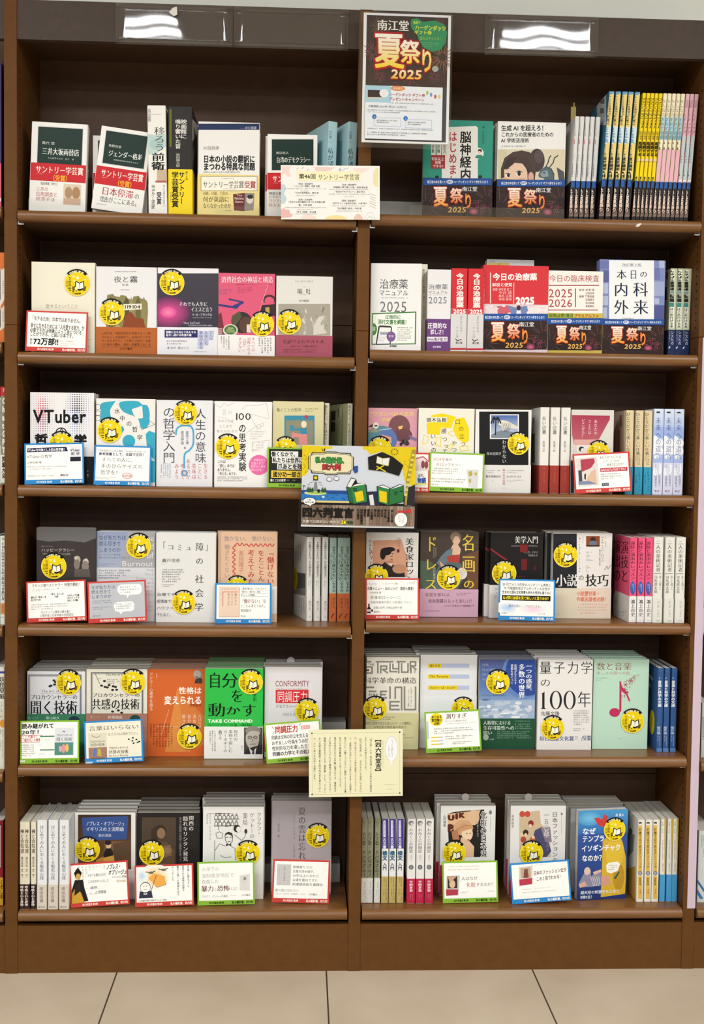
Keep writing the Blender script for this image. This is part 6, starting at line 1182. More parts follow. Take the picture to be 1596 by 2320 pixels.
c = b.c; c.T('CONFORMITY', 852, 310, 1145, 362, '8a3a40', .005); c.T('The Power of Social Influences', 860, 376, 1135, 392, 'a85a5a'); c.R(855, 392, 1138, 505, 'd0343a'); c.T('同調圧力', 868, 402, 1130, 496, 'f6eaea', .01); c.T('デモクラシーの社会心理学', 855, 516, 1190, 548, '4a4a50', .0); c.T('CASS R. SUNSTEIN', 915, 588, 1110, 612, '8a8a90'); c.R(757, 690, 790, 925, 'd04a34'); b.S(1125, 572, 103)
b_tag = MB(); a = atY(400 + 985 / 3.8, 1460 + 140 / 3.8, .13)
b_tag.prism([(math.cos(q) * .009, math.sin(q) * .009) for q in np.linspace(0, 2 * math.pi, 17)[:-1]], 0, .0006, 'c9c9c9')
t = b_tag.obj('slip_tab', PRINT, None, (a.x, .13, a.z)); t.rotation_euler = (math.pi / 2, 0, 0); tag(t, 'round paper tab sticking up above the white-grey red-box book', 'paper tab', 'round paper tabs above the stacks')
o = '0,1460'
c = card(o, (174, 652), (684, 645), (172, 1015), ('L', 5), GRN, 'green-framed card headed by two bold lines, left end of the fifth shelf', Y=.008, bm=44)
c.T('読み継がれて', 188, 675, 465, 718, '26281e', .04); c.T('20年！', 188, 728, 372, 768, '1c1e14', .05, .3); c.B(178, 775, 360, 832, 4, 'b8403c'); c.T('ここが違う！', 190, 780, 330, 803, 'b8403c', .02, slope=-.04); c.T('「聞き方」の極意', 190, 806, 350, 830, 'b8403c', .02, slope=-.04); c.F(182, 850, 320, 955, 6, '55584c', d=.6); c.R(345, 780, 470, 790, '3f7f60'); c.R(345, 895, 470, 905, '3f7f60'); c.R(345, 795, 468, 890, 'e9efe4')
for x, y, w in ((415, 818, 70), (355, 855, 80), (375, 935, 95)): c.E(x, y, w / 2, 22, 'fafaf6'); c.F(x - w * .4, y - 10, x + w * .4, y + 10, 2, '55584c')
c.R(472, 715, 640, 945, 'd9dce0'); c.T('プロカウンセラーの', 490, 768, 620, 786, '2e3036', .02); c.T('聞く技術', 488, 795, 622, 828, '1e2026', 0, .6); c.R(472, 838, 632, 945, '4f8a7c'); c.E(550, 890, 18, 38, 'd8949a'); c.E(580, 885, 14, 34, 'e0c060'); c.E(522, 892, 14, 26, 'c8a8b8'); c.E(605, 855, 10, 10, '4a90c0'); c.L([(540, 750), (552, 742), (562, 752)], 5, '2e3036'); c.R(165, 985, 218, 1002, 'e9efd8'); c.T('創元社', 170, 987, 214, 1000, '33402a', .01)
c = card(o, (735, 648), (1240, 625), (732, 1005), ('L', 5), BLU, 'blue-framed cream card picturing the cream ruled-frame book', Y=.01, inner='e8e4d2', bm=42)
c.T('言葉はいらない', 775, 690, 1208, 730, '33322c', 0, .5); c.T('伝えるのは最後でいい。', 940, 752, 1212, 778, '44423a', 0, .3); c.R(770, 748, 928, 965, 'd9d4bf'); c.L([(800, 770), (840, 790), (870, 775)], 4, '66645a'); c.T('プロカウンセラーの', 782, 812, 912, 830, '2e2e2a', .02); c.T('共感の技術', 784, 836, 910, 862, '1e1e1c', 0, .6); c.R(770, 872, 928, 965, '9a7a6a'); c.P([(815, 880), (840, 885), (832, 950), (808, 950)], '5a7ab8'); c.P([(850, 880), (875, 890), (880, 950), (845, 940)], 'c8a84a'); c.R(785, 960, 910, 968, '6a5a4a')
rabbits(c, [(1120, 815), (1155, 805), (1150, 830), (1185, 820), (1195, 845), (1160, 850), (1210, 838)], '33322c', 9); c.T('プロカウンセラーの', 945, 872, 1112, 894, '33322c', .01); c.T('共感の技術', 942, 900, 1112, 932, '22221e', 0, .6); c.T('The Art of Empathy', 942, 940, 1110, 960, '55534a'); c.R(745, 990, 800, 1005, 'dfe8ee'); c.T('創元社', 750, 991, 796, 1004, '2a4a70', .01)
o = '400,1460'
c = card(o, (766, 658), (1252, 618), (778, 998), ('L', 5), GRN, 'tilted green-framed handwritten card in front of the white-grey red-box book', Y=.01)
c.T('CONFORMITY', 885, 672, 1050, 688, 'c88a7a'); c.T('同調圧力', 858, 690, 1055, 748, 'b8302c', .04); c.R(1085, 700, 1160, 730, 'd88a84'); c.T('白水社', 1092, 704, 1152, 726, 'f4e4e2', .03); c.L([(835, 688), (850, 708)], 4, '444444'); c.L([(1085, 680), (1070, 700)], 4, '444444'); c.L([(838, 748), (852, 730)], 4, '444444')
for i, t in enumerate(('同調は文明の存立を支える一方、', 'おぞましい行為をうみだした。', '性別的な力を浸したりする。', '同調の力学とその処方箋を')): c.T(t, 822, 765 + i * 46, 1222, 800 + i * 46, '34322f', .03 if i == 3 else .015)
# manifesto sign below the centre
R, c = flat('690,1600,6.65', (98, 358), (1515, 340), (70, 1372), -.024, 'manifesto_sign', 'cream sign with vertical black and red writing on the centre divider, fifth shelf', 'sign', part='board', col='e9e6c6')
c.R(98, 358, 1515, 1372, 'e6e3c0'); c.B(145, 408, 1470, 1330, 4, 'a9a68a')
for x, y in ((145, 408), (1470, 408), (145, 1330), (1470, 1330)): c.E(x, y, 12, 12, '33332a', n=10)
c.V('【四六判宣言】', 1098, 470, 1195, 1040, '22221c', .035); c.F(1203, 540, 1222, 1000, 1, 'b09a7a', 1)
c.E(1345, 660, 92, 190, '9a9aa8'); c.E(1345, 660, 89, 186, 'eceef0'); c.P([(1315, 835), (1370, 830), (1330, 910)], 'eceef0'); c.V('じっくり読むなら', 1340, 500, 1370, 780, '6a6a70'); c.V('このサイズ', 1290, 600, 1320, 780, '6a6a70')
cols = ['「四六判」とは、現在流通している単行本の標準的', 'なサイズの呼称のひとつです。', '【四六判宣言】は、「次のものにも出会いできない', 'が、読み継がれるべき基本図書やロングセラーな', 'ど、出版社が大切にしている本たちを多くの読者に', '届けたい」と願うコンセプトに賛同してくださる書', '店さんで毎年開催しているブックフェアです。', '現代社会はだれでも手軽に電子ができ、情報はま', 'さに洪水といってもよい様相ではないでしょうか。', '情報の洪水をのりこえる「羅針盤」として、ハンディ', 'かつ王道な情報源である四六判の本を選んでほし', 'い、という思いを込めてお届けします。']
for i, t in enumerate(cols):
    y1 = 480 + 850 * len(t) / 23; c.V(t, 1015 - i * 77, 470, 1048 - i * 77, min(1310, y1), 'b0524a' if i in (3,) else '3a3a30', .005)
c.F(1235, 1195, 1420, 1205, 1, '8a8a78', d=1); c.F(1285, 1262, 1375, 1274, 1, '8a8a78', d=1)

# ================================================================== fifth shelf, right bay
o = '800,1440'
b = face(o, 98, 185, 568, 922, ('R', 5), .024, 'e2e0d4', 'cream book with grey maze-like capitals and a pale olive band', 'cream maze-lettered book', Y=.06, n=4, jit=.004)
c = b.c; gg = '85827a'
def mz(*segs):
    for p in segs: c.L(p, 13, gg)
mz([(155, 225), (108, 225), (108, 270), (165, 270), (165, 322), (108, 322)], [(200, 225), (345, 225)], [(215, 225), (215, 322)], [(240, 322), (240, 262), (290, 262), (290, 290), (255, 290), (300, 322)], [(320, 240), (320, 310), (380, 310)], [(345, 245), (345, 285), (385, 285)], [(395, 225), (395, 322)], [(420, 240), (420, 315), (475, 315), (475, 240)], [(380, 225), (450, 225)], [(495, 300), (495, 225), (540, 225), (540, 260), (500, 260), (545, 290)], [(500, 280), (500, 322)])
c.R(112, 290, 140, 305, '6a2c28'); c.T('THE', 130, 238, 185, 258, gg, .02); c.T('OF', 525, 290, 545, 322, gg, .02); c.T('科学革命の構造', 98, 360, 548, 412, '3a3833', 0, .5)
mz([(105, 640), (105, 445), (180, 445)], [(140, 480), (200, 480)], [(290, 480), (240, 480), (240, 535), (290, 535)], [(240, 508), (280, 508)], [(320, 440), (320, 540)], [(365, 540), (365, 445), (420, 445), (420, 640)], [(400, 568), (320, 568), (320, 636), (400, 636)], [(320, 602), (390, 602)], [(445, 440), (445, 636), (540, 636), (540, 440)])
c.T('青木 薫 訳', 135, 498, 215, 516, '4a4842'); c.V('トマス・S・クーン', 492, 440, 512, 610, '4a4842'); c.V('イアン・ハッキング序説', 472, 460, 486, 610, '77756c'); b.S(192, 628, 103)
q = b.obi(665, 'cfcb9c'); q.F(230, 695, 400, 730, 2, '55523a'); q.T('科学と世界の見方を変えたクーンの慧眼を、', 108, 742, 525, 768, '4a4630', .01, .3); q.T('21世紀的な無意義の新訳で', 178, 775, 460, 800, '4a4630', .01, .3); q.L([(90, 885), (520, 880)], 3, '8a8660'); q.F(380, 845, 460, 860, 1, '6a6648')
b = face(o, 578, 165, 1068, 900, ('R', 5), .02, 'dfe1e4', 'white-grey book with three yellow-highlighted blue bars', 'blue-bar book', Y=.075, n=5, jit=.006)
c = b.c
for y, x1, t in ((242, 762, '測りすぎ'), (335, 832, 'The Tyranny'), (430, 905, 'ジェリー・Z・ミュラー')): c.R(648, y, 1002, y + 36, 'b4c0de'); c.R(648, y, x1, y + 36, 'e6cc2c'); c.T(t, 662, y + 6, x1 - 12, y + 30, '3a3720', .015)
c.R(578, 515, 1068, 900, 'e4e6e9'); b.S(948, 632, 100)
b = face(o, 1085, 205, 1568, 912, ('R', 5), .019, '5b6fa4', 'blue planet-over-clouds book with a dark green band', 'blue planet book', Y=.065, n=5, jit=.002)
c = b.c; c.R(1085, 205, 1568, 450, '4a5688', '5f7cb4'); c.R(1085, 450, 1568, 560, '5f7cb4', '7f9ac4'); c.E(1470, 330, 185, 215, '5f84c0'); c.E(1500, 315, 185, 205, '2f4a94'); c.R(1085, 555, 1568, 720, '9db0cc'); rr = random.Random(6)
for i in range(46): x, y = rr.uniform(1100, 1555), rr.uniform(575, 705); c.E(x, y, rr.uniform(18, 44), rr.uniform(8, 17), rr.choice(['d4dce6', 'b4c2d6', 'c6d0de', '8fa3c2', 'e4e8ee']), n=10)
for i, t in enumerate(('ONE', 'PLANET', 'MANY', 'WORLDS')): c.T(t, 1115, 240 + i * 42, 1115 + 30 * len(t) * .6, 262 + i * 42, '9aaccf')
for t, x, y0, y1, w_ in (('一つの惑星、', 1488, 240, 500, 56), ('多数の世界', 1425, 240, 540, 58)): c.V(t, x, y0, x + w_, y1, 'ecf0f6', .03, .6)
for t, x, y1 in (('気候がもたらす', 1388, 420), ('視差をめぐって', 1358, 420)): c.V(t, x, 245, x + 24, y1, 'd4dcec', .02)
c.T('ディペシュ・チャクラバルティ', 1115, 504, 1320, 522, '2a3a64'); c.T('篠原雅武 訳', 1115, 545, 1180, 560, '2a3a64'); b.S(1248, 402, 104)
q = b.obi(714, '1f4f36')
for t, x0, y, x1 in (('人新世における', 1122, 732, 1360), ('生存可能性への', 1122, 776, 1390), ('問い', 1122, 818, 1200)): q.T(t, x0, y, x1, y + 36, 'e0e8e0', .015, .5)
q.F(1395, 730, 1540, 745, 1, '8aa898'); q.F(1395, 755, 1540, 810, 3, '8aa898', last=1); q.F(1240, 820, 1540, 890, 4, '8aa898', last=1); q.E(1145, 875, 24, 26, 'a8b8ac'); q.T('人文書院', 1170, 886, 1215, 898, 'c0d0c4')
o = '1176,1440'
b = face(o, 162, 205, 632, 922, ('R', 5), .022, 'e2e1de', 'white book with huge thin black title and a large 100', 'white hundred-title book', Y=.06, n=5, jit=.006, hard=True, spine='L')
c = b.c; kk = '26262a'
for i, t in enumerate('量子力学'): c.T(t, 180 + i * 118, 222, 280 + i * 119, 328, kk, -.0, .35)
c.T('の', 182, 368, 275, 440, kk, 0, .3); c.T('年', 505, 480, 622, 618, kk, 0, .35)
c.P([(188, 500), (215, 490), (222, 478), (222, 620), (238, 632), (188, 632), (202, 620), (202, 500)], kk)
for x in (302, 420): c.E(x + 18, 555, 52, 80, kk, n=36); c.E(x + 18, 555, 32, 74, 'e2e1de', n=36)
c.T('佐藤文隆', 192, 652, 350, 688, '3a3a3e', .01); c.F(470, 640, 615, 775, 7, '8a8a8e', d=.75); c.F(470, 795, 575, 825, 2, '8a8a8e'); c.T('毎日出版文化賞', 178, 865, 475, 905, '39508a', .02, .3); c.F(485, 865, 535, 902, 2, '5a6c98'); c.L([(540, 905), (552, 865)], 3, '39508a'); c.T('受賞', 552, 860, 622, 902, '39508a', .02, .3); b.S(290, 795, 103)
b = face(o, 640, 203, 1118, 912, ('R', 5), .024, 'b7d8c4', 'pale mint book with a crimson musical note dissolving into specks', 'pale mint note book', Y=.068, n=4, jit=.002, hard=True)
c = b.c; nn = 'b8305a'; c.T('数と音楽', 672, 232, 970, 298, '8a4a3c', 0, .4); c.T('美しさの源への旅', 668, 308, 958, 336, 'b07a6a', 0, .3); c.F(668, 358, 785, 395, 2, '7a9a88'); c.E(826, 662, 46, 38, nn); c.P([(868, 390), (884, 400), (884, 650), (866, 660)], nn); c.P([(875, 390), (890, 440), (930, 485), (960, 560), (950, 570), (925, 510), (882, 475)], nn); rr = random.Random(12); c.st = 0
for i in range(170):
    t = rr.random(); x = 890 + t * 130 + rr.uniform(-25, 35) * (1 - t * .4); y = 455 - t * 120 + rr.uniform(-50, 90) * (1 - t); r = rr.uniform(2.5, 6) * (1.1 - t * .7)
    c.E(x, y, r, r, rr.choice([nn, '9a4a5a', '8a5a5a', 'c05a78']), n=6)
c.st = .000012; c.F(855, 882, 900, 892, 1, '7a9a88'); b.S(978, 738, 104)
b = spines(o, [(1185, 1235), (1242, 1290), (1302, 1352)], 280, 1000, ('R', 5), .128, '34588f', 'deep blue spine with white lettering at the right end')
c = b.c; c.R(1180, 280, 1240, 310, '3a5e98'); c.V('音楽と科学の', 1196, 385, 1230, 560, 'e6ebf2', .04); c.V('文庫', 1196, 560, 1230, 615, 'e6ebf2', .04); c.L([(1208, 372), (1216, 360)], 4, 'd0d8e6'); c.V('桜井進', 1188, 780, 1222, 850, 'c4d0e2', .015); c.F(1190, 860, 1222, 960, 2, 'b4c4dc', 1); c.R(1180, 968, 1240, 1000, '5a82ba')
s_ = b.sd; s_.E(1148, 745, 22, 105, 'd9c21a'); s_.F(1140, 700, 1158, 790, 1, '5a4a10', 1); s_.P([(1125, 325), (1155, 370), (1150, 390), (1122, 345)], 'c8d2e0'); s_.P([(1122, 400), (1140, 435), (1138, 450), (1122, 425)], 'c8d2e0')
o = '800,1440'
c = card(o, (620, 622), (1100, 598), (632, 970), ('R', 5), GRN, 'tilted green-framed card with a yellow seal in front of the blue-bar book', Y=.025)
c.E(722, 690, 55, 55, 'ecd41e'); c.T('あらゆる', 680, 655, 770, 680, '3a3410', .04); c.T('管理職に', 680, 683, 770, 708, '3a3410', .04); c.T('必読！', 700, 712, 765, 735, '3a3410', .04); c.T('測りすぎ', 805, 645, 985, 692, '5a2c30', .02, .5); c.T('なぜパフォーマンス評価は失敗するのか？', 795, 702, 990, 716, '6a6a60'); c.F(805, 725, 990, 738, 1, '8a8a80'); c.F(1010, 722, 1075, 734, 1, '8a8a80'); c.F(695, 762, 1060, 820, 3, '66665c', last=.5)
for y, x1 in ((835, 735), (865, 720), (893, 745)): c.R(668, y, 772, y + 10, 'b4c0de'); c.R(668, y, x1, y + 10, 'e6cc2c')
c.F(790, 830, 1080, 870, 2, '77776c'); c.F(850, 882, 1040, 910, 2, '77776c'); c.R(638, 700, 650, 725, 'e6cc2c'); c.R(638, 725, 650, 850, 'b4c0de')
# ================================================================== bottom shelf, left bay
o = '0,1780'
b = spines(o, [(152, 200), (208, 254), (262, 314)], 312, 1062, ('L', 6), .128, 'ddd6c0', 'slim cream spine with brush title and a dark foot')
c = b.c; c.V('禅と合気道', 160, 372, 192, 582, '2c2822', .03, .4); c.V('鎌田茂雄', 165, 610, 185, 700, '4a463c', .01); c.V('清水 健二', 165, 715, 185, 790, '4a463c', .01)
q = b.obi(850, '2a1a1a'); q.V('呼吸と心と身体', 158, 860, 188, 1035, 'd8d0c4', .04); q.F(162, 1040, 186, 1050, 1, 'b8a8a0')
b = spines(o, [(318, 404), (414, 500), (506, 596)], 296, 1066, ('L', 6), .128, 'e0e2e4', 'white clear-wrapped spine with thin brush title and beige foot', hard=True)
c = b.c; c.V('はじめての人におくる般若心経', 342, 338, 378, 810, '3c3c3e', 0, .4); c.F(325, 1035, 395, 1045, 1, '77777a')
q = b.obi(852, 'd2c8ba'); q.V('横田南嶺', 340, 870, 372, 1005, '5a5046', 0, .4); q.T('春秋社', 328, 1038, 390, 1050, '4a463c', .01)
b = face(o, 640, 232, 1165, 1000, ('L', 6), .024, 'e1e0dc', 'white-framed book with dark painting and a blue title plaque', 'blue-plaque book', n=3, Y=.062, jit=.004, hard=True, spine='L')
c = b.c; c.R(672, 250, 1130, 720, '3e2c22', '6a4c34'); c.R(900, 480, 1130, 720, '77583e'); c.P([(975, 500), (1130, 470), (1130, 720), (985, 720)], '5a4434'); c.P([(708, 275), (1100, 262), (1105, 290), (1090, 462), (720, 475), (705, 300)], '35508c'); c.T('ノブレス・オブリージュ', 738, 308, 1075, 345, 'dfe4ee', .015, .3); c.T('イギリスの上流階級', 740, 355, 1068, 392, 'dfe4ee', .015, .3); c.T('新井潤美', 848, 415, 960, 442, 'dfe4ee', .01, .3)
c.E(935, 515, 22, 30, 'd8b48c'); c.E(930, 490, 28, 22, '2c1e18'); c.P([(915, 540), (955, 540), (975, 570), (968, 720), (880, 720), (895, 580)], '2a2220'); c.P([(890, 620), (980, 600), (995, 720), (860, 720)], 'c89a44'); c.P([(830, 640), (890, 610), (900, 720), (810, 720)], 'b8863a'); b.S(755, 550, 106)
b = face(o, 1178, 235, 1718, 1000, ('L', 6), .024, '262322', 'black book with a muted robed-figure painting and white title', 'black robed-figure book', n=4, Y=.07, jit=.004)
c = b.c; X = 1520
c.R(1222, 272, 1515, 682, '4f4236', '453a30'); c.E(1375, 395, 60, 58, '3a2e24'); c.E(1388, 410, 36, 46, '8a6e52'); c.P([(1300, 380), (1345, 345), (1360, 480), (1310, 520)], '3c2f24'); c.P([(1240, 560), (1330, 465), (1440, 490), (1505, 560), (1505, 680), (1240, 680)], '5c4a38'); c.P([(1330, 530), (1470, 510), (1480, 600), (1350, 640)], '7d644a'); c.E(1430, 560, 50, 26, '8a6e52')
c.V('関西の', X + 105, 255, X + 150, 390, 'e2e0dc', .02, .4); c.V('隠れキリシタン発見', X + 55, 262, X + 100, 650, 'e2e0dc', .02, .4); c.V('茨木山間部の信仰と遺物を追って', X + 22, 270, X + 46, 655, '9a958c', .0); c.F(1235, 670, 1490, 685, 1, '8a8478'); b.S(1308, 580, 108)
o = '400,1780'
b = face(o, 228, 182, 752, 962, ('L', 6), .022, 'e6e5e2', 'white book with line drawing of a bow-tied man and bottles', 'white bow-tie book', n=4, Y=.06, jit=.005)
c = b.c; kk = '33332f'
for t, x, y0, y1 in (('クラクフ・', 690, 228, 430), ('ゲットーの', 630, 230, 455), ('薬局', 570, 232, 340)): c.V(t, x, y0, x + 44, y1, '3a3a38', 0, .3)
c.V('タデウシュ・パンキェヴィチ', 282, 240, 298, 470, '66665f'); c.V('田村和子訳', 258, 240, 272, 330, '8a8a84'); c.L([(270, 240), (400, 236)], 2, kk)
for y in (290, 348): c.L([(325, y), (540, y - 4)], 5, kk)
c.L([(365, 235), (365, 380)], 5, kk); c.L([(340, 240), (470, 238)], 3, kk)
for i in range(6):
    for y in (286, 344):
        x = 342 + i * 35; c.L([(x - 12, y), (x - 12, y - 25), (x, y - 34), (x + 12, y - 25), (x + 12, y)], 4, kk); c.L([(x - 5, y - 34), (x - 5, y - 44), (x + 5, y - 44), (x + 5, y - 34)], 3, kk)
c.L([(418, 430), (425, 410), (450, 398), (478, 410), (485, 440), (480, 480), (462, 505), (440, 500), (424, 470), (418, 430)], 4, kk); c.P([(418, 430), (425, 408), (452, 396), (480, 408), (486, 445), (470, 425), (440, 415)], kk); c.P([(428, 498), (450, 508), (470, 496), (472, 518), (450, 510), (428, 520)], kk); c.L([(425, 520), (370, 500), (330, 560), (325, 640)], 3, kk); c.L([(470, 520), (505, 540), (510, 640)], 3, kk); c.L([(380, 600), (420, 620), (470, 610)], 3, kk)
c.E(522, 368, 30, 32, kk); c.E(535, 375, 20, 24, 'e6e5e2'); c.L([(500, 420), (560, 470), (590, 440), (600, 400)], 3, kk); c.E(598, 392, 12, 20, kk); c.L([(340, 410), (370, 395), (400, 410), (395, 450), (350, 450), (340, 410)], 3, kk); c.L([(330, 470), (330, 560)], 3, kk); c.L([(430, 320), (455, 318), (470, 345), (420, 350)], 3, kk); c.L([(430, 445), (445, 442)], 4, kk); c.L([(460, 445), (474, 442)], 4, kk); c.L([(445, 480), (465, 480)], 4, kk)
b.S(614, 582, 107)
b = face(o, 822, 130, 1335, 915, ('L', 6), .02, 'b4adb0', 'mauve-grey misty book with tall brush title', 'mauve-grey book', n=2, Y=.085, jit=.003)
c = b.c; c.R(822, 130, 1335, 640, 'a39da2', 'b9b0b2'); c.R(822, 640, 1335, 915, 'd9d6d4'); c.V('夏の雲は忘れない', 1050, 180, 1115, 790, '44404a', 0, .6); c.V('ヒロシマ・ナガサキ 一九四五年', 1003, 225, 1025, 620, '7a747a'); c.V('夏の会 編', 870, 325, 890, 445, '66606a'); b.S(1216, 432, 104)
o = '0,1780'
c = card(o, (605, 712), (1112, 678), (610, 1078), ('L', 6), RED, 'red-framed card with a lady in black and gold, bottom shelf', Y=.012)
c.F(640, 735, 920, 1000, 9, 'b4b4b0', 1); c.E(848, 868, 108, 118, 'f2f2ee'); c.P([(645, 790), (680, 745), (712, 790), (700, 830), (655, 830)], '1c1a18'); c.E(680, 822, 22, 26, 'c8a04a'); c.P([(620, 930), (650, 850), (720, 850), (730, 920), (760, 1030), (612, 1045)], '1f1c1a'); c.P([(622, 960), (660, 900), (700, 960), (725, 1040), (615, 1045)], 'c89a34'); c.P([(650, 890), (690, 870), (700, 940), (640, 980)], '2a2522')
c.T('ノブレス・', 925, 735, 1050, 780, '2e2c30', .03, sk=.2); c.T('オブリージュ', 940, 785, 1100, 825, '2e2c30', .03, sk=.2); c.T('イギリスの上流階級', 970, 835, 1098, 855, '55555a', .01); c.T('新井潤美', 1010, 870, 1090, 892, 'a8963a', .01); c.T('それでも憧れるのが', 762, 805, 918, 830, '44444a', .0, sk=.15); c.T('このおかわいらしさ', 760, 858, 940, 882, '44444a', 0, sk=.15); c.T('嗚呼…', 778, 910, 870, 935, '44444a', 0, sk=.15); c.T('上流階級', 815, 948, 915, 975, '33333a', .01, sk=.15)
c = card(o, (1158, 702), (1665, 682), (1165, 1048), ('L', 6), RED, 'red-framed card with an umbrella drawing in front of the black robed-figure book', Y=.014)
c.glow(1330, 800, 130, 110, 'f0c060', 'f2f1ea'); c.glow(1220, 790, 50, 60, 'b4d0e4', 'f2f2ec'); c.P([(1275, 810), (1330, 770), (1420, 800), (1425, 870), (1385, 880), (1350, 890), (1330, 870)], 'eaa850'); c.L([(1345, 790), (1300, 910)], 5, '55504a'); c.L([(1330, 870), (1350, 890), (1385, 880), (1425, 870), (1430, 830)], 3, '55504a')
for x, y in ((1300, 765), (1410, 745)): c.L([(x - 45, y - 8), (x, y), (x + 35, y - 12)], 7, '4a4a40'); c.E(x, y, 22, 10, '6a6a5a')
c.E(1248, 885, 46, 44, '3a3a44'); c.E(1248, 887, 42, 40, 'f4f0e8'); c.P([(1192, 975), (1200, 915), (1248, 930), (1300, 910), (1312, 975)], '35354a'); c.P([(1232, 930), (1248, 940), (1264, 930), (1262, 945), (1234, 945)], 'e8e4e0'); c.L([(1232, 878), (1240, 876)], 4, '3a3a44'); c.L([(1256, 876), (1264, 878)], 4, '3a3a44'); c.L([(1236, 900), (1248, 906), (1260, 900)], 3, '3a3a44')
for i, (t, y1) in enumerate((('失敗に倒れずに', 900), ('発見された遺物を紐解き', 930), ('驚きと謎への推理を辿る', 965), ('やっかいな', 840))): c.V(t, 1612 - i * 45, 715, 1632 - i * 45, y1, '4a4a50', .005)
c.T('人文書院 関西の隠れキリシタン発見', 1190, 988, 1430, 1004, '55555a')
o = '400,1780'
c = card(o, (178, 668), (672, 655), (182, 1030), ('L', 6), GRN, 'green-framed card with red and grey lettering in front of the white bow-tie book', Y=.022)
c.T('占領下の', 215, 712, 368, 745, '9a9a96', 0, .3); c.T('強制収容地区で', 215, 765, 495, 800, '9a9a96', 0, .3); c.T('直面した', 215, 815, 362, 848, '8a8a86', 0, .3); c.T('暴力', 212, 866, 318, 915, '6a3a34', .02, .5); c.T('と', 322, 885, 345, 912, '8a8a86'); c.T('恐怖', 348, 866, 455, 915, '6a3a34', .02, .5); c.T('とは？', 460, 880, 535, 912, '8a8a86', 0, .3); c.T('クラクフ・ゲットーの薬局', 215, 945, 438, 968, '9a9a96'); c.F(460, 950, 522, 960, 1, '9a9a96'); c.T('大月書店', 560, 945, 635, 960, '6a6a66'); c.P([(545, 790), (632, 775), (630, 915), (542, 912)], 'd6d5d1'); c.F(560, 790, 620, 860, 5, 'b0b0ac'); c.E(588, 815, 12, 14, '8a8a86')
c = card(o, (832, 660), (1325, 672), (820, 1020), ('L', 6), RED, 'red-framed card picturing the mauve-grey book', Y=.03)
c.R(868, 700, 988, 875, 'c4c2c2'); c.V('夏の雲', 925, 715, 940, 840, '77757a'); c.F(880, 740, 890, 790, 1, '8a888c', 1)
for i, t in enumerate(('被爆者たちの', '言葉を読み継ぎ、', '20年以上にわたり', '公演を重ねてきた', '原爆朗読劇を書籍化')): c.T(t, 1003, 708 + i * 36, (1172, 1205, 1232, 1222, 1268)[i], 732 + i * 36, '55555a', .005)
c.T('夏の雲は忘れない', 858, 905, 1062, 928, '8a8a8e'); c.T('ヒロシマ・ナガサキ 一九四五年', 858, 938, 1055, 952, '77777c'); c.F(1075, 942, 1130, 952, 1, '9a9a9e'); c.T('大月書店', 1145, 938, 1222, 954, '6a6a6e')

# ================================================================== bottom shelf, right bay
o = '800,1760'
b = spines(o, [(62, 110), (118, 170), (176, 236)], 360, 1086, ('R', 6), .128, '8d8c72', 'olive-grey speckled spine with white foot beside the divider', tw=.0135)
c = b.c; c.V('古文書・古記録訓読法', 72, 475, 104, 860, '25231c', .02, .4); c.F(76, 380, 96, 460, 2, '5a5846', 1)
rr = random.Random(4); c.st = 0
for i in range(60): c.E(rr.uniform(64, 108), rr.uniform(365, 865), 3, 3, 'a9a88e', n=6)
q = b.obi(872, 'd9d8d2'); q.F(84, 890, 100, 960, 1, '66665f', 1); q.F(80, 970, 104, 1060, 2, '77776f', 1)
b = spines(o, [(242, 302), (308, 366), (372, 436)], 362, 1086, ('R', 6), .128, 'e4e4e2', 'spine with violet top, white middle and mustard foot')
c = b.c; c.R(238, 362, 306, 618, '463a8a'); c.R(262, 375, 282, 520, 'd9d6e6'); c.F(264, 385, 280, 510, 1, '6a62a0', 1); c.V('古文書', 258, 525, 288, 618, 'e4e2ee', .03); c.V('候文', 254, 635, 296, 720, '3f8a44', .06); c.V('候文', 254, 635, 296, 720, '3f52a8', .02); c.V('入門', 256, 735, 292, 805, '33385a', .02)
q = b.obi(858, 'bca766'); q.F(260, 870, 292, 950, 2, '55482a', 1); q.F(255, 960, 295, 1070, 2, '6a5c38', 1)
b = spines(o, [(462, 534), (542, 608), (614, 690)], 362, 1090, ('R', 6), .128, 'e2e1dd', 'white spine with brush title and bright crimson foot')
c = b.c; c.E(502, 398, 22, 20, '77777a'); c.E(508, 404, 14, 12, 'c4c4c4'); c.L([(480, 425), (522, 425)], 2, '8a8a8a'); c.V('おみくじの歴史', 482, 440, 520, 655, '3f3d3a', 0, .4); c.F(490, 670, 512, 745, 2, '8a8a86', 1); c.E(502, 778, 20, 20, '55555a'); c.E(502, 778, 14, 14, '8a8a8e')
q = b.obi(878, 'b82648'); q.V('平野多恵', 485, 892, 518, 990, 'f0d8dc', .02); q.F(488, 1010, 518, 1070, 2, 'd88a9a', 1)
def ladies(*a): pass
b = face(o, 752, 250, 1225, 985, ('R', 6), .022, 'e0dfdd', 'white clear-wrapped book with a retro poster of a lady in a turban', 'turban-lady book', n=3, Y=.075, jit=.006)
c = b.c; c.P([(815, 320), (880, 300), (1130, 280), (1150, 690), (830, 690)], '232220'); c.P([(815, 320), (1100, 285), (1080, 340), (900, 420), (840, 470), (820, 470)], 'd9b48c'); c.E(1040, 350, 50, 66, 'dcb894')
for t, x0, y0, x1, y1 in (('U', 820, 330, 870, 372), ('I', 885, 315, 900, 360), ('K', 915, 310, 960, 350), ('P', 820, 410, 865, 470)): c.T(t, x0, y0, x1, y1, '5a2a20', .09)
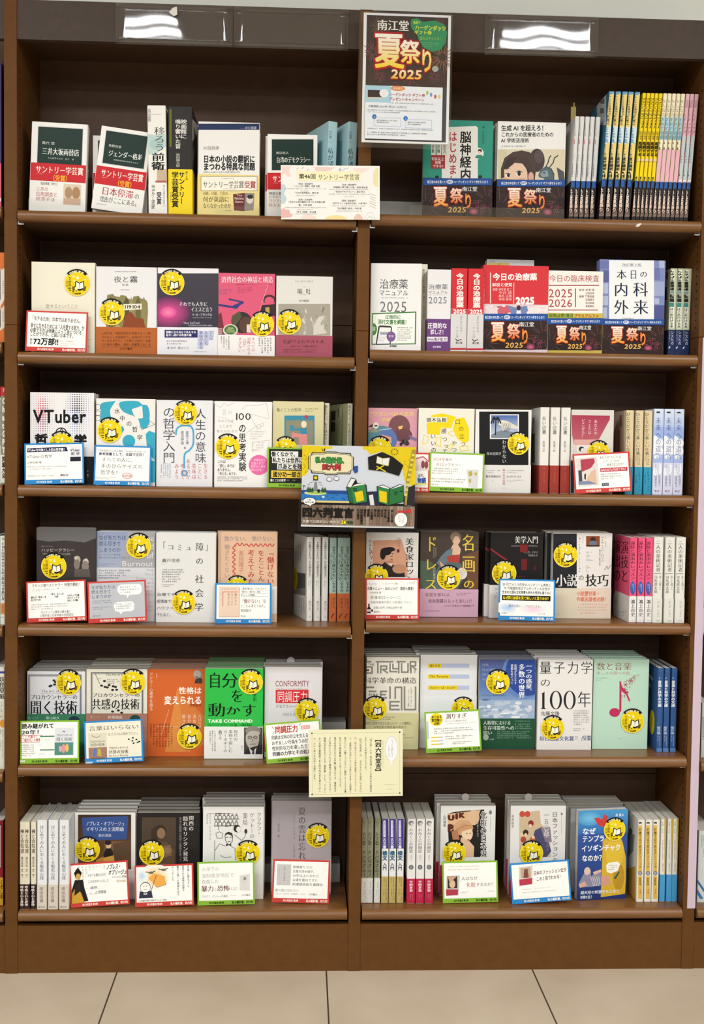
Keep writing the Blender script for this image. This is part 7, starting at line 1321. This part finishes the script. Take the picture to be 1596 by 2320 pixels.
c.E(950, 440, 85, 66, 'cfa27c'); c.E(985, 490, 48, 62, 'e8cfae'); c.P([(890, 440), (960, 395), (1040, 440), (940, 470), (900, 520), (870, 520)], 'c89870'); c.L([(880, 470), (960, 420), (1020, 420)], 6, 'a87850'); c.P([(930, 520), (1000, 550), (1045, 600), (1040, 690), (920, 690), (925, 580)], 'dcb894'); c.L([(975, 490), (990, 484)], 5, '3a2a24'); c.L([(1005, 488), (1018, 484)], 5, '3a2a24'); c.E(995, 542, 12, 5, 'a8403c', n=10); c.P([(850, 470), (900, 450), (920, 540), (860, 540)], 'b07a58')
c.V('化粧の日本史', 1098, 295, 1155, 690, 'e0dfdd', .075); c.V('化粧の日本史', 1098, 295, 1155, 690, '33312f', .02, .6); c.V('美意識の移りかわり', 1068, 320, 1084, 520, 'c8c4bc'); c.E(1185, 305, 12, 18, '77777a'); c.L([(1185, 340), (1185, 470)], 2, 'b0aeac'); c.V('山村博美', 778, 325, 802, 430, '66645f'); b.S(872, 655, 103)
q = b.obi(760, 'b03048'); q.F(770, 800, 850, 900, 4, 'e0a0ac', 1)
o = '1176,1760'
b = face(o, -75, 250, 402, 990, ('R', 6), .022, 'e0dfdc', 'white clear-wrapped book with an old fashion print and crimson foot', 'fashion-print book', n=3, Y=.07, jit=.007)
c = b.c; c.P([(5, 310), (180, 290), (190, 400), (270, 480), (275, 690), (5, 690)], 'c9b494'); c.P([(140, 460), (200, 430), (230, 480), (280, 640), (240, 690), (120, 690), (110, 560)], '4a4a6a'); c.P([(190, 440), (270, 430), (285, 560), (230, 560)], '8a7a8a')
for x, y, q in ((105, 400, '8a3030'), (60, 480, '3a2a24'), (40, 540, 'a8483c'), (120, 540, 'b0603c'), (30, 320, 'c0503c'), (75, 320, 'c0503c')): c.E(x, y, 24, 26, q)
for x, y in ((60, 500), (100, 420), (125, 520), (25, 500)): c.E(x, y, 13, 15, 'e2c8a8')
for i in range(10): c.P([(20 + rr.uniform(0, 110), 560 + rr.uniform(0, 120)), (40 + rr.uniform(0, 110), 580 + rr.uniform(0, 100)), (30 + rr.uniform(0, 100), 620 + rr.uniform(0, 60))], rr.choice(['a84a40', '6a5a7a', 'd0a878', '8a4a44']))
c.V('日本ファッションの', 285, 298, 338, 740, '4a4846', 0, .4); c.V('一五〇年', 215, 300, 262, 520, 'e0dfdc', .06); c.V('一五〇年', 215, 300, 262, 520, '6a6864', 0, .4); c.V('明治から現代まで', 235, 525, 262, 640, '8a8884'); c.E(370, 318, 8, 10, '77777a'); c.L([(370, 330), (368, 490)], 2, 'b0aeac'); c.V('平芳裕子', -65 + 0, 325, -40, 440, '77756f'); b.S(108, 655, 104)
q = b.obi(765, 'b03060'); q.F(-60, 800, -20, 900, 2, 'e0a0b4', 1)
b = face(o, 502, 285, 940, 1018, ('R', 6), .018, '3a5a9c', 'ocean-blue book with yellow creature, starfish and white lettering', 'ocean-blue book', n=0, Y=.05, yaw=6)
c = b.c; c.R(502, 285, 940, 480, '4a9ad0', '3568b0'); c.R(502, 480, 940, 1018, '34549c', '23356c'); c.glow(600, 350, 110, 60, '7ac0e4', '4a96cc'); c.P([(640, 350), (680, 345), (710, 365), (730, 320), (765, 340), (750, 380), (770, 420), (700, 420), (670, 400)], 'c8403c'); c.P([(720, 540), (780, 480), (860, 470), (900, 560), (930, 680), (935, 860), (930, 980), (715, 1000), (720, 700)], 'd0ac34'); c.E(830, 640, 80, 130, 'd9b83a'); c.E(870, 840, 50, 110, 'b88e28')
c.P([(755, 740), (775, 720), (860, 712), (880, 735), (860, 790), (800, 808), (765, 795)], 'f0efe6'); c.F(775, 735, 865, 785, 3, '77756a'); c.P([(825, 850), (870, 790), (878, 800), (845, 855)], '3a5a4a')
c.P([(560, 800), (590, 755), (620, 770), (625, 820), (700, 790), (715, 775), (715, 900), (640, 910), (530, 910), (515, 880)], '8a88a0'); c.E(590, 780, 28, 32, 'd8c0b0'); c.P([(515, 890), (570, 860), (590, 900), (530, 915)], 'd8a898'); c.P([(640, 790), (710, 770), (715, 790), (650, 815)], 'd8b0a0')
for i in range(5): c.L([(620 + i * 18, 830), (650 + i * 14, 905)], 4, 'dcd8d4')
c.P([(715, 830), (780, 820), (800, 890), (740, 910), (715, 890)], 'd09a84')
for t, x0, y, x1 in (('なぜ', 540, 428, 655), ('テンプラ', 540, 490, 735), ('イソギンチャク', 535, 568, 880), ('なのか？', 540, 648, 740)): c.T(t, x0, y, x1, y + 52, 'f0f2f4', .03)
c.V('泉貴人', 830, 320, 852, 322, 'f0f2f4') if 0 else c.T('泉 貴人', 828, 318, 905, 342, 'e8eef4', .02)
c.T('超天空の刺激をもとめて', 535, 940, 880, 968, 'e0e6f0', .02); c.T('新種を追う', 535, 980, 640, 1005, 'e0e6f0', .02); c.P([(715, 940), (900, 905), (930, 980), (715, 1000)], '7a9a50') if 0 else None; b.S(822, 448, 100)
b = face(o, 442, 275, 932, 1000, ('R', 6), .02, 'b9b9b8', 'pale grey book standing directly behind the ocean-blue book', 'pale grey book', n=4, Y=.095, jit=.004)
b = spines(o, [(1012, 1072), (1082, 1136), (1145, 1198)], 368, 1076, ('R', 6), .14, 'e2dfd4', 'white spine with mustard title panel and grey seal')
c = b.c; c.R(1028, 418, 1062, 820, 'd9b454'); c.V('石橋で目で見るクリニック', 1033, 440, 1058, 790, '5a421a', .02); c.P([(1032, 395), (1045, 388), (1060, 392), (1062, 402), (1036, 402)], '33332f'); c.E(1046, 830, 18, 20, '77787e'); c.E(1046, 830, 11, 13, 'a4a6ac'); c.R(1028, 855, 1062, 1050, 'd9b454'); c.V('金森修', 1034, 865, 1056, 935, '5a421a', .02); c.F(1032, 965, 1058, 1010, 1, '8a3a2a', 1)
s_ = b.sd; s_.P([(935, 790), (1005, 770), (1005, 1070), (935, 970)], 'c79a3a'); s_.P([(940, 480), (1000, 500), (985, 640), (945, 690)], '8a8c84'); s_.E(965, 470, 14, 30, '6a6c64')
b = spines(o, [(1210, 1256), (1266, 1314), (1322, 1370)], 362, 1074, ('R', 6), .14, 'e0dfd8', 'white spine with faint grey lettering and sky-blue foot')
c = b.c; c.F(1225, 385, 1250, 500, 1, '8a8a88', 1); c.F(1228, 540, 1248, 730, 1, '9a9a98', 1); c.F(1228, 745, 1250, 830, 1, '8a8a88', 1); c.R(1255, 362, 1275, 842, 'c8a838'); s_ = b.sd; s_.R(1195, 340, 1215, 1080, 'd0b040')
q = b.obi(842, '4a9ad0')
c = card('800,1760', (778, 702), (1256, 690), (776, 1048), ('R', 6), GRN, 'green-framed card picturing the turban-lady book', Y=.03)
c.F(825, 738, 1112, 752, 1, 'd08a74', d=1); c.F(828, 765, 1100, 780, 1, 'd08a74', d=1); c.P([(815, 820), (930, 818), (912, 985), (806, 988)], 'c4c2be'); c.R(822, 826, 905, 925, '33302c'); c.E(862, 890, 26, 34, 'd8b894'); c.P([(825, 828), (900, 828), (840, 880)], 'c8a080'); c.P([(806, 932), (912, 936), (908, 982), (808, 985)], 'b03c4c'); c.T('人はなぜ', 940, 828, 1082, 862, '4a3a3a', 0, .4); c.T('化粧', 982, 878, 1062, 918, 'b8504c', 0, .5); c.T('するのか？', 1068, 882, 1228, 915, '5a4a4a', 0, .4); c.F(935, 955, 1010, 975, 2, '9a9a9a'); c.F(1165, 950, 1230, 965, 1, '8ab0c8')
c = card(o, (-62 + 62 - 62 + 0, 722), (450, 685), (-55, 1062), ('R', 6), BLU, 'blue-framed card picturing the fashion-print book', Y=.022)
c.P([(15, 760), (135, 750), (125, 908), (8, 915)], 'd0cec8'); c.R(28, 765, 115, 850, 'c0a484'); c.P([(60, 780), (90, 775), (95, 850), (50, 850)], '7a4a44'); c.P([(12, 860), (125, 855), (120, 905), (12, 912)], 'b83a50'); c.T('日本のファッション史が', 138, 800, 425, 835, '6a3c34', .02, slope=-.05); c.T('この１冊でわかる！', 160, 852, 385, 885, '6a3c34', .02, slope=-.05); c.F(30, 940, 120, 952, 1, 'c05a54'); c.F(135, 940, 290, 950, 1, 'b4b4b0'); c.F(30, 965, 320, 980, 1, 'b4b4b0'); c.F(150, 745, 260, 755, 1, 'b4b4b0'); c.F(360, 735, 420, 745, 1, 'b4b4b0')
for (px, py, bay, yy, zz, lb) in ((1055, 1806, ('R', 6), .12, .2035, 'round paper tab sticking up above the turban-lady book'), (1198, 1806, ('R', 6), .12, .2035, 'round paper tab sticking up above the fashion-print book')):
    k = MB(); a = atY(px, py, yy); k.prism([(math.cos(q) * .009, math.sin(q) * .009) for q in np.linspace(0, 2 * math.pi, 17)[:-1]], 0, .0006, 'c9c0bc')
    t = k.obj('slip_tab', PRINT, None, (a.x, yy, a.z)); t.rotation_euler = (math.pi / 2, 0, 0); tag(t, lb, 'paper tab', 'round paper tabs above the stacks')
# ================================================================== books of the neighbouring bays, cut off by the frame
SH[('L', 7)] = 1.703; SH.update({('l', i + 1): z for i, z in enumerate((1.703, 1.410, 1.0975, .7855, .459, .142))}); SH.update({('r', i + 1): z for i, z in enumerate((1.70, 1.40, 1.09, .775, .485, .1436))})
o = '0,100,2'
b = spines(o, [(-30, 7)], 85, 738, ('l', 1), .15, '4a3c70', 'violet and coral spine cut off at the left edge, top shelf', Y=.015)
b.c.R(-40, 540, 10, 740, 'd0606c'); b.c.E(2, 705, 8, 8, 'e8d0d0')
o = '0,560'
b = spines(o, [(-36, 4), (14, 58)], 45, 812, ('l', 2), .14, 'd8763a', 'orange and white spine', Y=.015, tw=.0112, labels=['orange and white spine cut by the left edge, second shelf', 'orange and white spine touching the left upright, second shelf'])
c = b.c; c.P([(-42, 200), (8, 180), (8, 450), (-42, 520)], 'e6dcd2'); c.P([(-42, 540), (8, 500), (8, 690), (-42, 720)], 'e0d4c8'); c.V('ドラエの絵', -10, 290, 14, 420, '4a4a50', .01) if 0 else c.F(-20, 290, 0, 420, 1, '4a4a50', 1); c.F(-18, 540, 0, 650, 1, '4a4a50', 1)
o = '0,860'
b = spines(o, [(-58, 10)], 155, 890, ('l', 3), .14, 'dedcd4', 'white spine with blurred black lettering cut by the left edge, third shelf', Y=.015)
b.c.F(-8, 180, 14, 640, 1, '33332f', 1); b.c.R(-50, 640, 18, 890, 'c9c6b8')
b = spines(o, [(18, 60)], 62, 890, ('l', 3), .14, '8a8f78', 'spine with large white Latin lettering and red top at the left upright, third shelf', Y=.015)
c = b.c; c.R(20, 62, 72, 140, 'c4303a'); c.V('ChatGPT', 28, 145, 68, 640, 'f2f2ee', .06); c.V('7', 34, 70, 62, 110, 'e8d0d0', .03); c.R(20, 648, 72, 890, 'dedfd8'); c.V('質量大全', 32, 660, 64, 850, '2a2a26', .04)
o = '0,1160'
b = spines(o, [(-40, 2)], 195, 935, ('l', 4), .14, '3f8a78', 'green spine barely visible at the left edge, fourth shelf', Y=.015)
b.c.F(-12, 250, 0, 700, 1, 'd8e4de', 1)
b = spines(o, [(6, 52)], 205, 935, ('l', 4), .14, 'e2e1dc', 'white spine with small upright black title touching the left upright, fourth shelf', Y=.015)
c = b.c; c.V('SNSのモヤモヤとの上手なつきあい方', 18, 258, 46, 760, '2a2a28', .03); c.R(12, 785, 46, 880, 'd9864a'); c.F(20, 800, 40, 870, 1, '5a2c14', 1); c.E(34, 232, 12, 10, '8ab08a'); c.F(14, 900, 44, 915, 1, '77777a')
o = '0,1460'
b = spines(o, [(-60, 40)], 195, 1058, ('l', 5), .13, 'e2dfd0', 'cream spine with large brush characters and orange figure, left edge, fifth shelf', Y=.02)
c = b.c; c.R(-60, 232, 40, 250, '3a4a9a'); c.V('妖怪草紙', -8, 275, 40, 470, '25231e', .03, .5); c.V('くずし字入門', -2, 490, 26, 640, '8a8a5a', .01); c.E(20, 680, 22, 36, 'd9963a'); c.F(-5, 730, 30, 800, 2, '5a7a4a', 1); c.F(-5, 820, 30, 1000, 2, '9a9a8a', 1)
o = '0,1780'
b = spines(o, [(-60, 28)], 300, 1030, ('l', 6), .13, '8a1c28', 'dark red and gold box spine cut by the left edge, bottom shelf', Y=.03)
c = b.c; c.B(-70, 335, 6, 710, 4, '2a1414'); c.R(-66, 340, 4, 705, 'd9d0c4'); c.R(-60, 790, 28, 1030, 'c89a2c'); c.V('くずし字', 0, 810, 26, 980, '3a2408', .03)
# right-hand neighbour
o = '1176,1440'
b = spines(o, [(1568, 1660)], 580, 1010, ('r', 5), .13, 'c4c8c0', 'pale spine partly visible at the right edge, fifth shelf', Y=.03)
b.c.F(1572, 700, 1600, 900, 1, '77777a', 1)
o = '1176,1760'
b = spines(o, [(1535, 1690)], 465, 1050, ('r', 6), .13, 'd0d6d6', 'white and blue striped spine at the right edge, bottom shelf', Y=.03)
c = b.c; c.P([(1535, 885), (1600, 970), (1600, 1000), (1535, 915)], '2f6aa0'); c.P([(1535, 965), (1590, 1050), (1560, 1050), (1535, 1010)], '3f7ab0'); c.F(1570, 500, 1596, 700, 2, '5a5f60', 1)
o = '1176,1160'
b = spines(o, [(1582, 1660)], 190, 985, ('r', 4), .13, 'd8d8d6', 'white spine with black print barely visible at the right edge, fourth shelf', Y=.03)
b.c.F(1585, 230, 1600, 900, 1, '4a4a4a', 1)
flush(); flush_flat()
bpy.data.objects.remove(_fo); bpy.data.curves.remove(_fc)
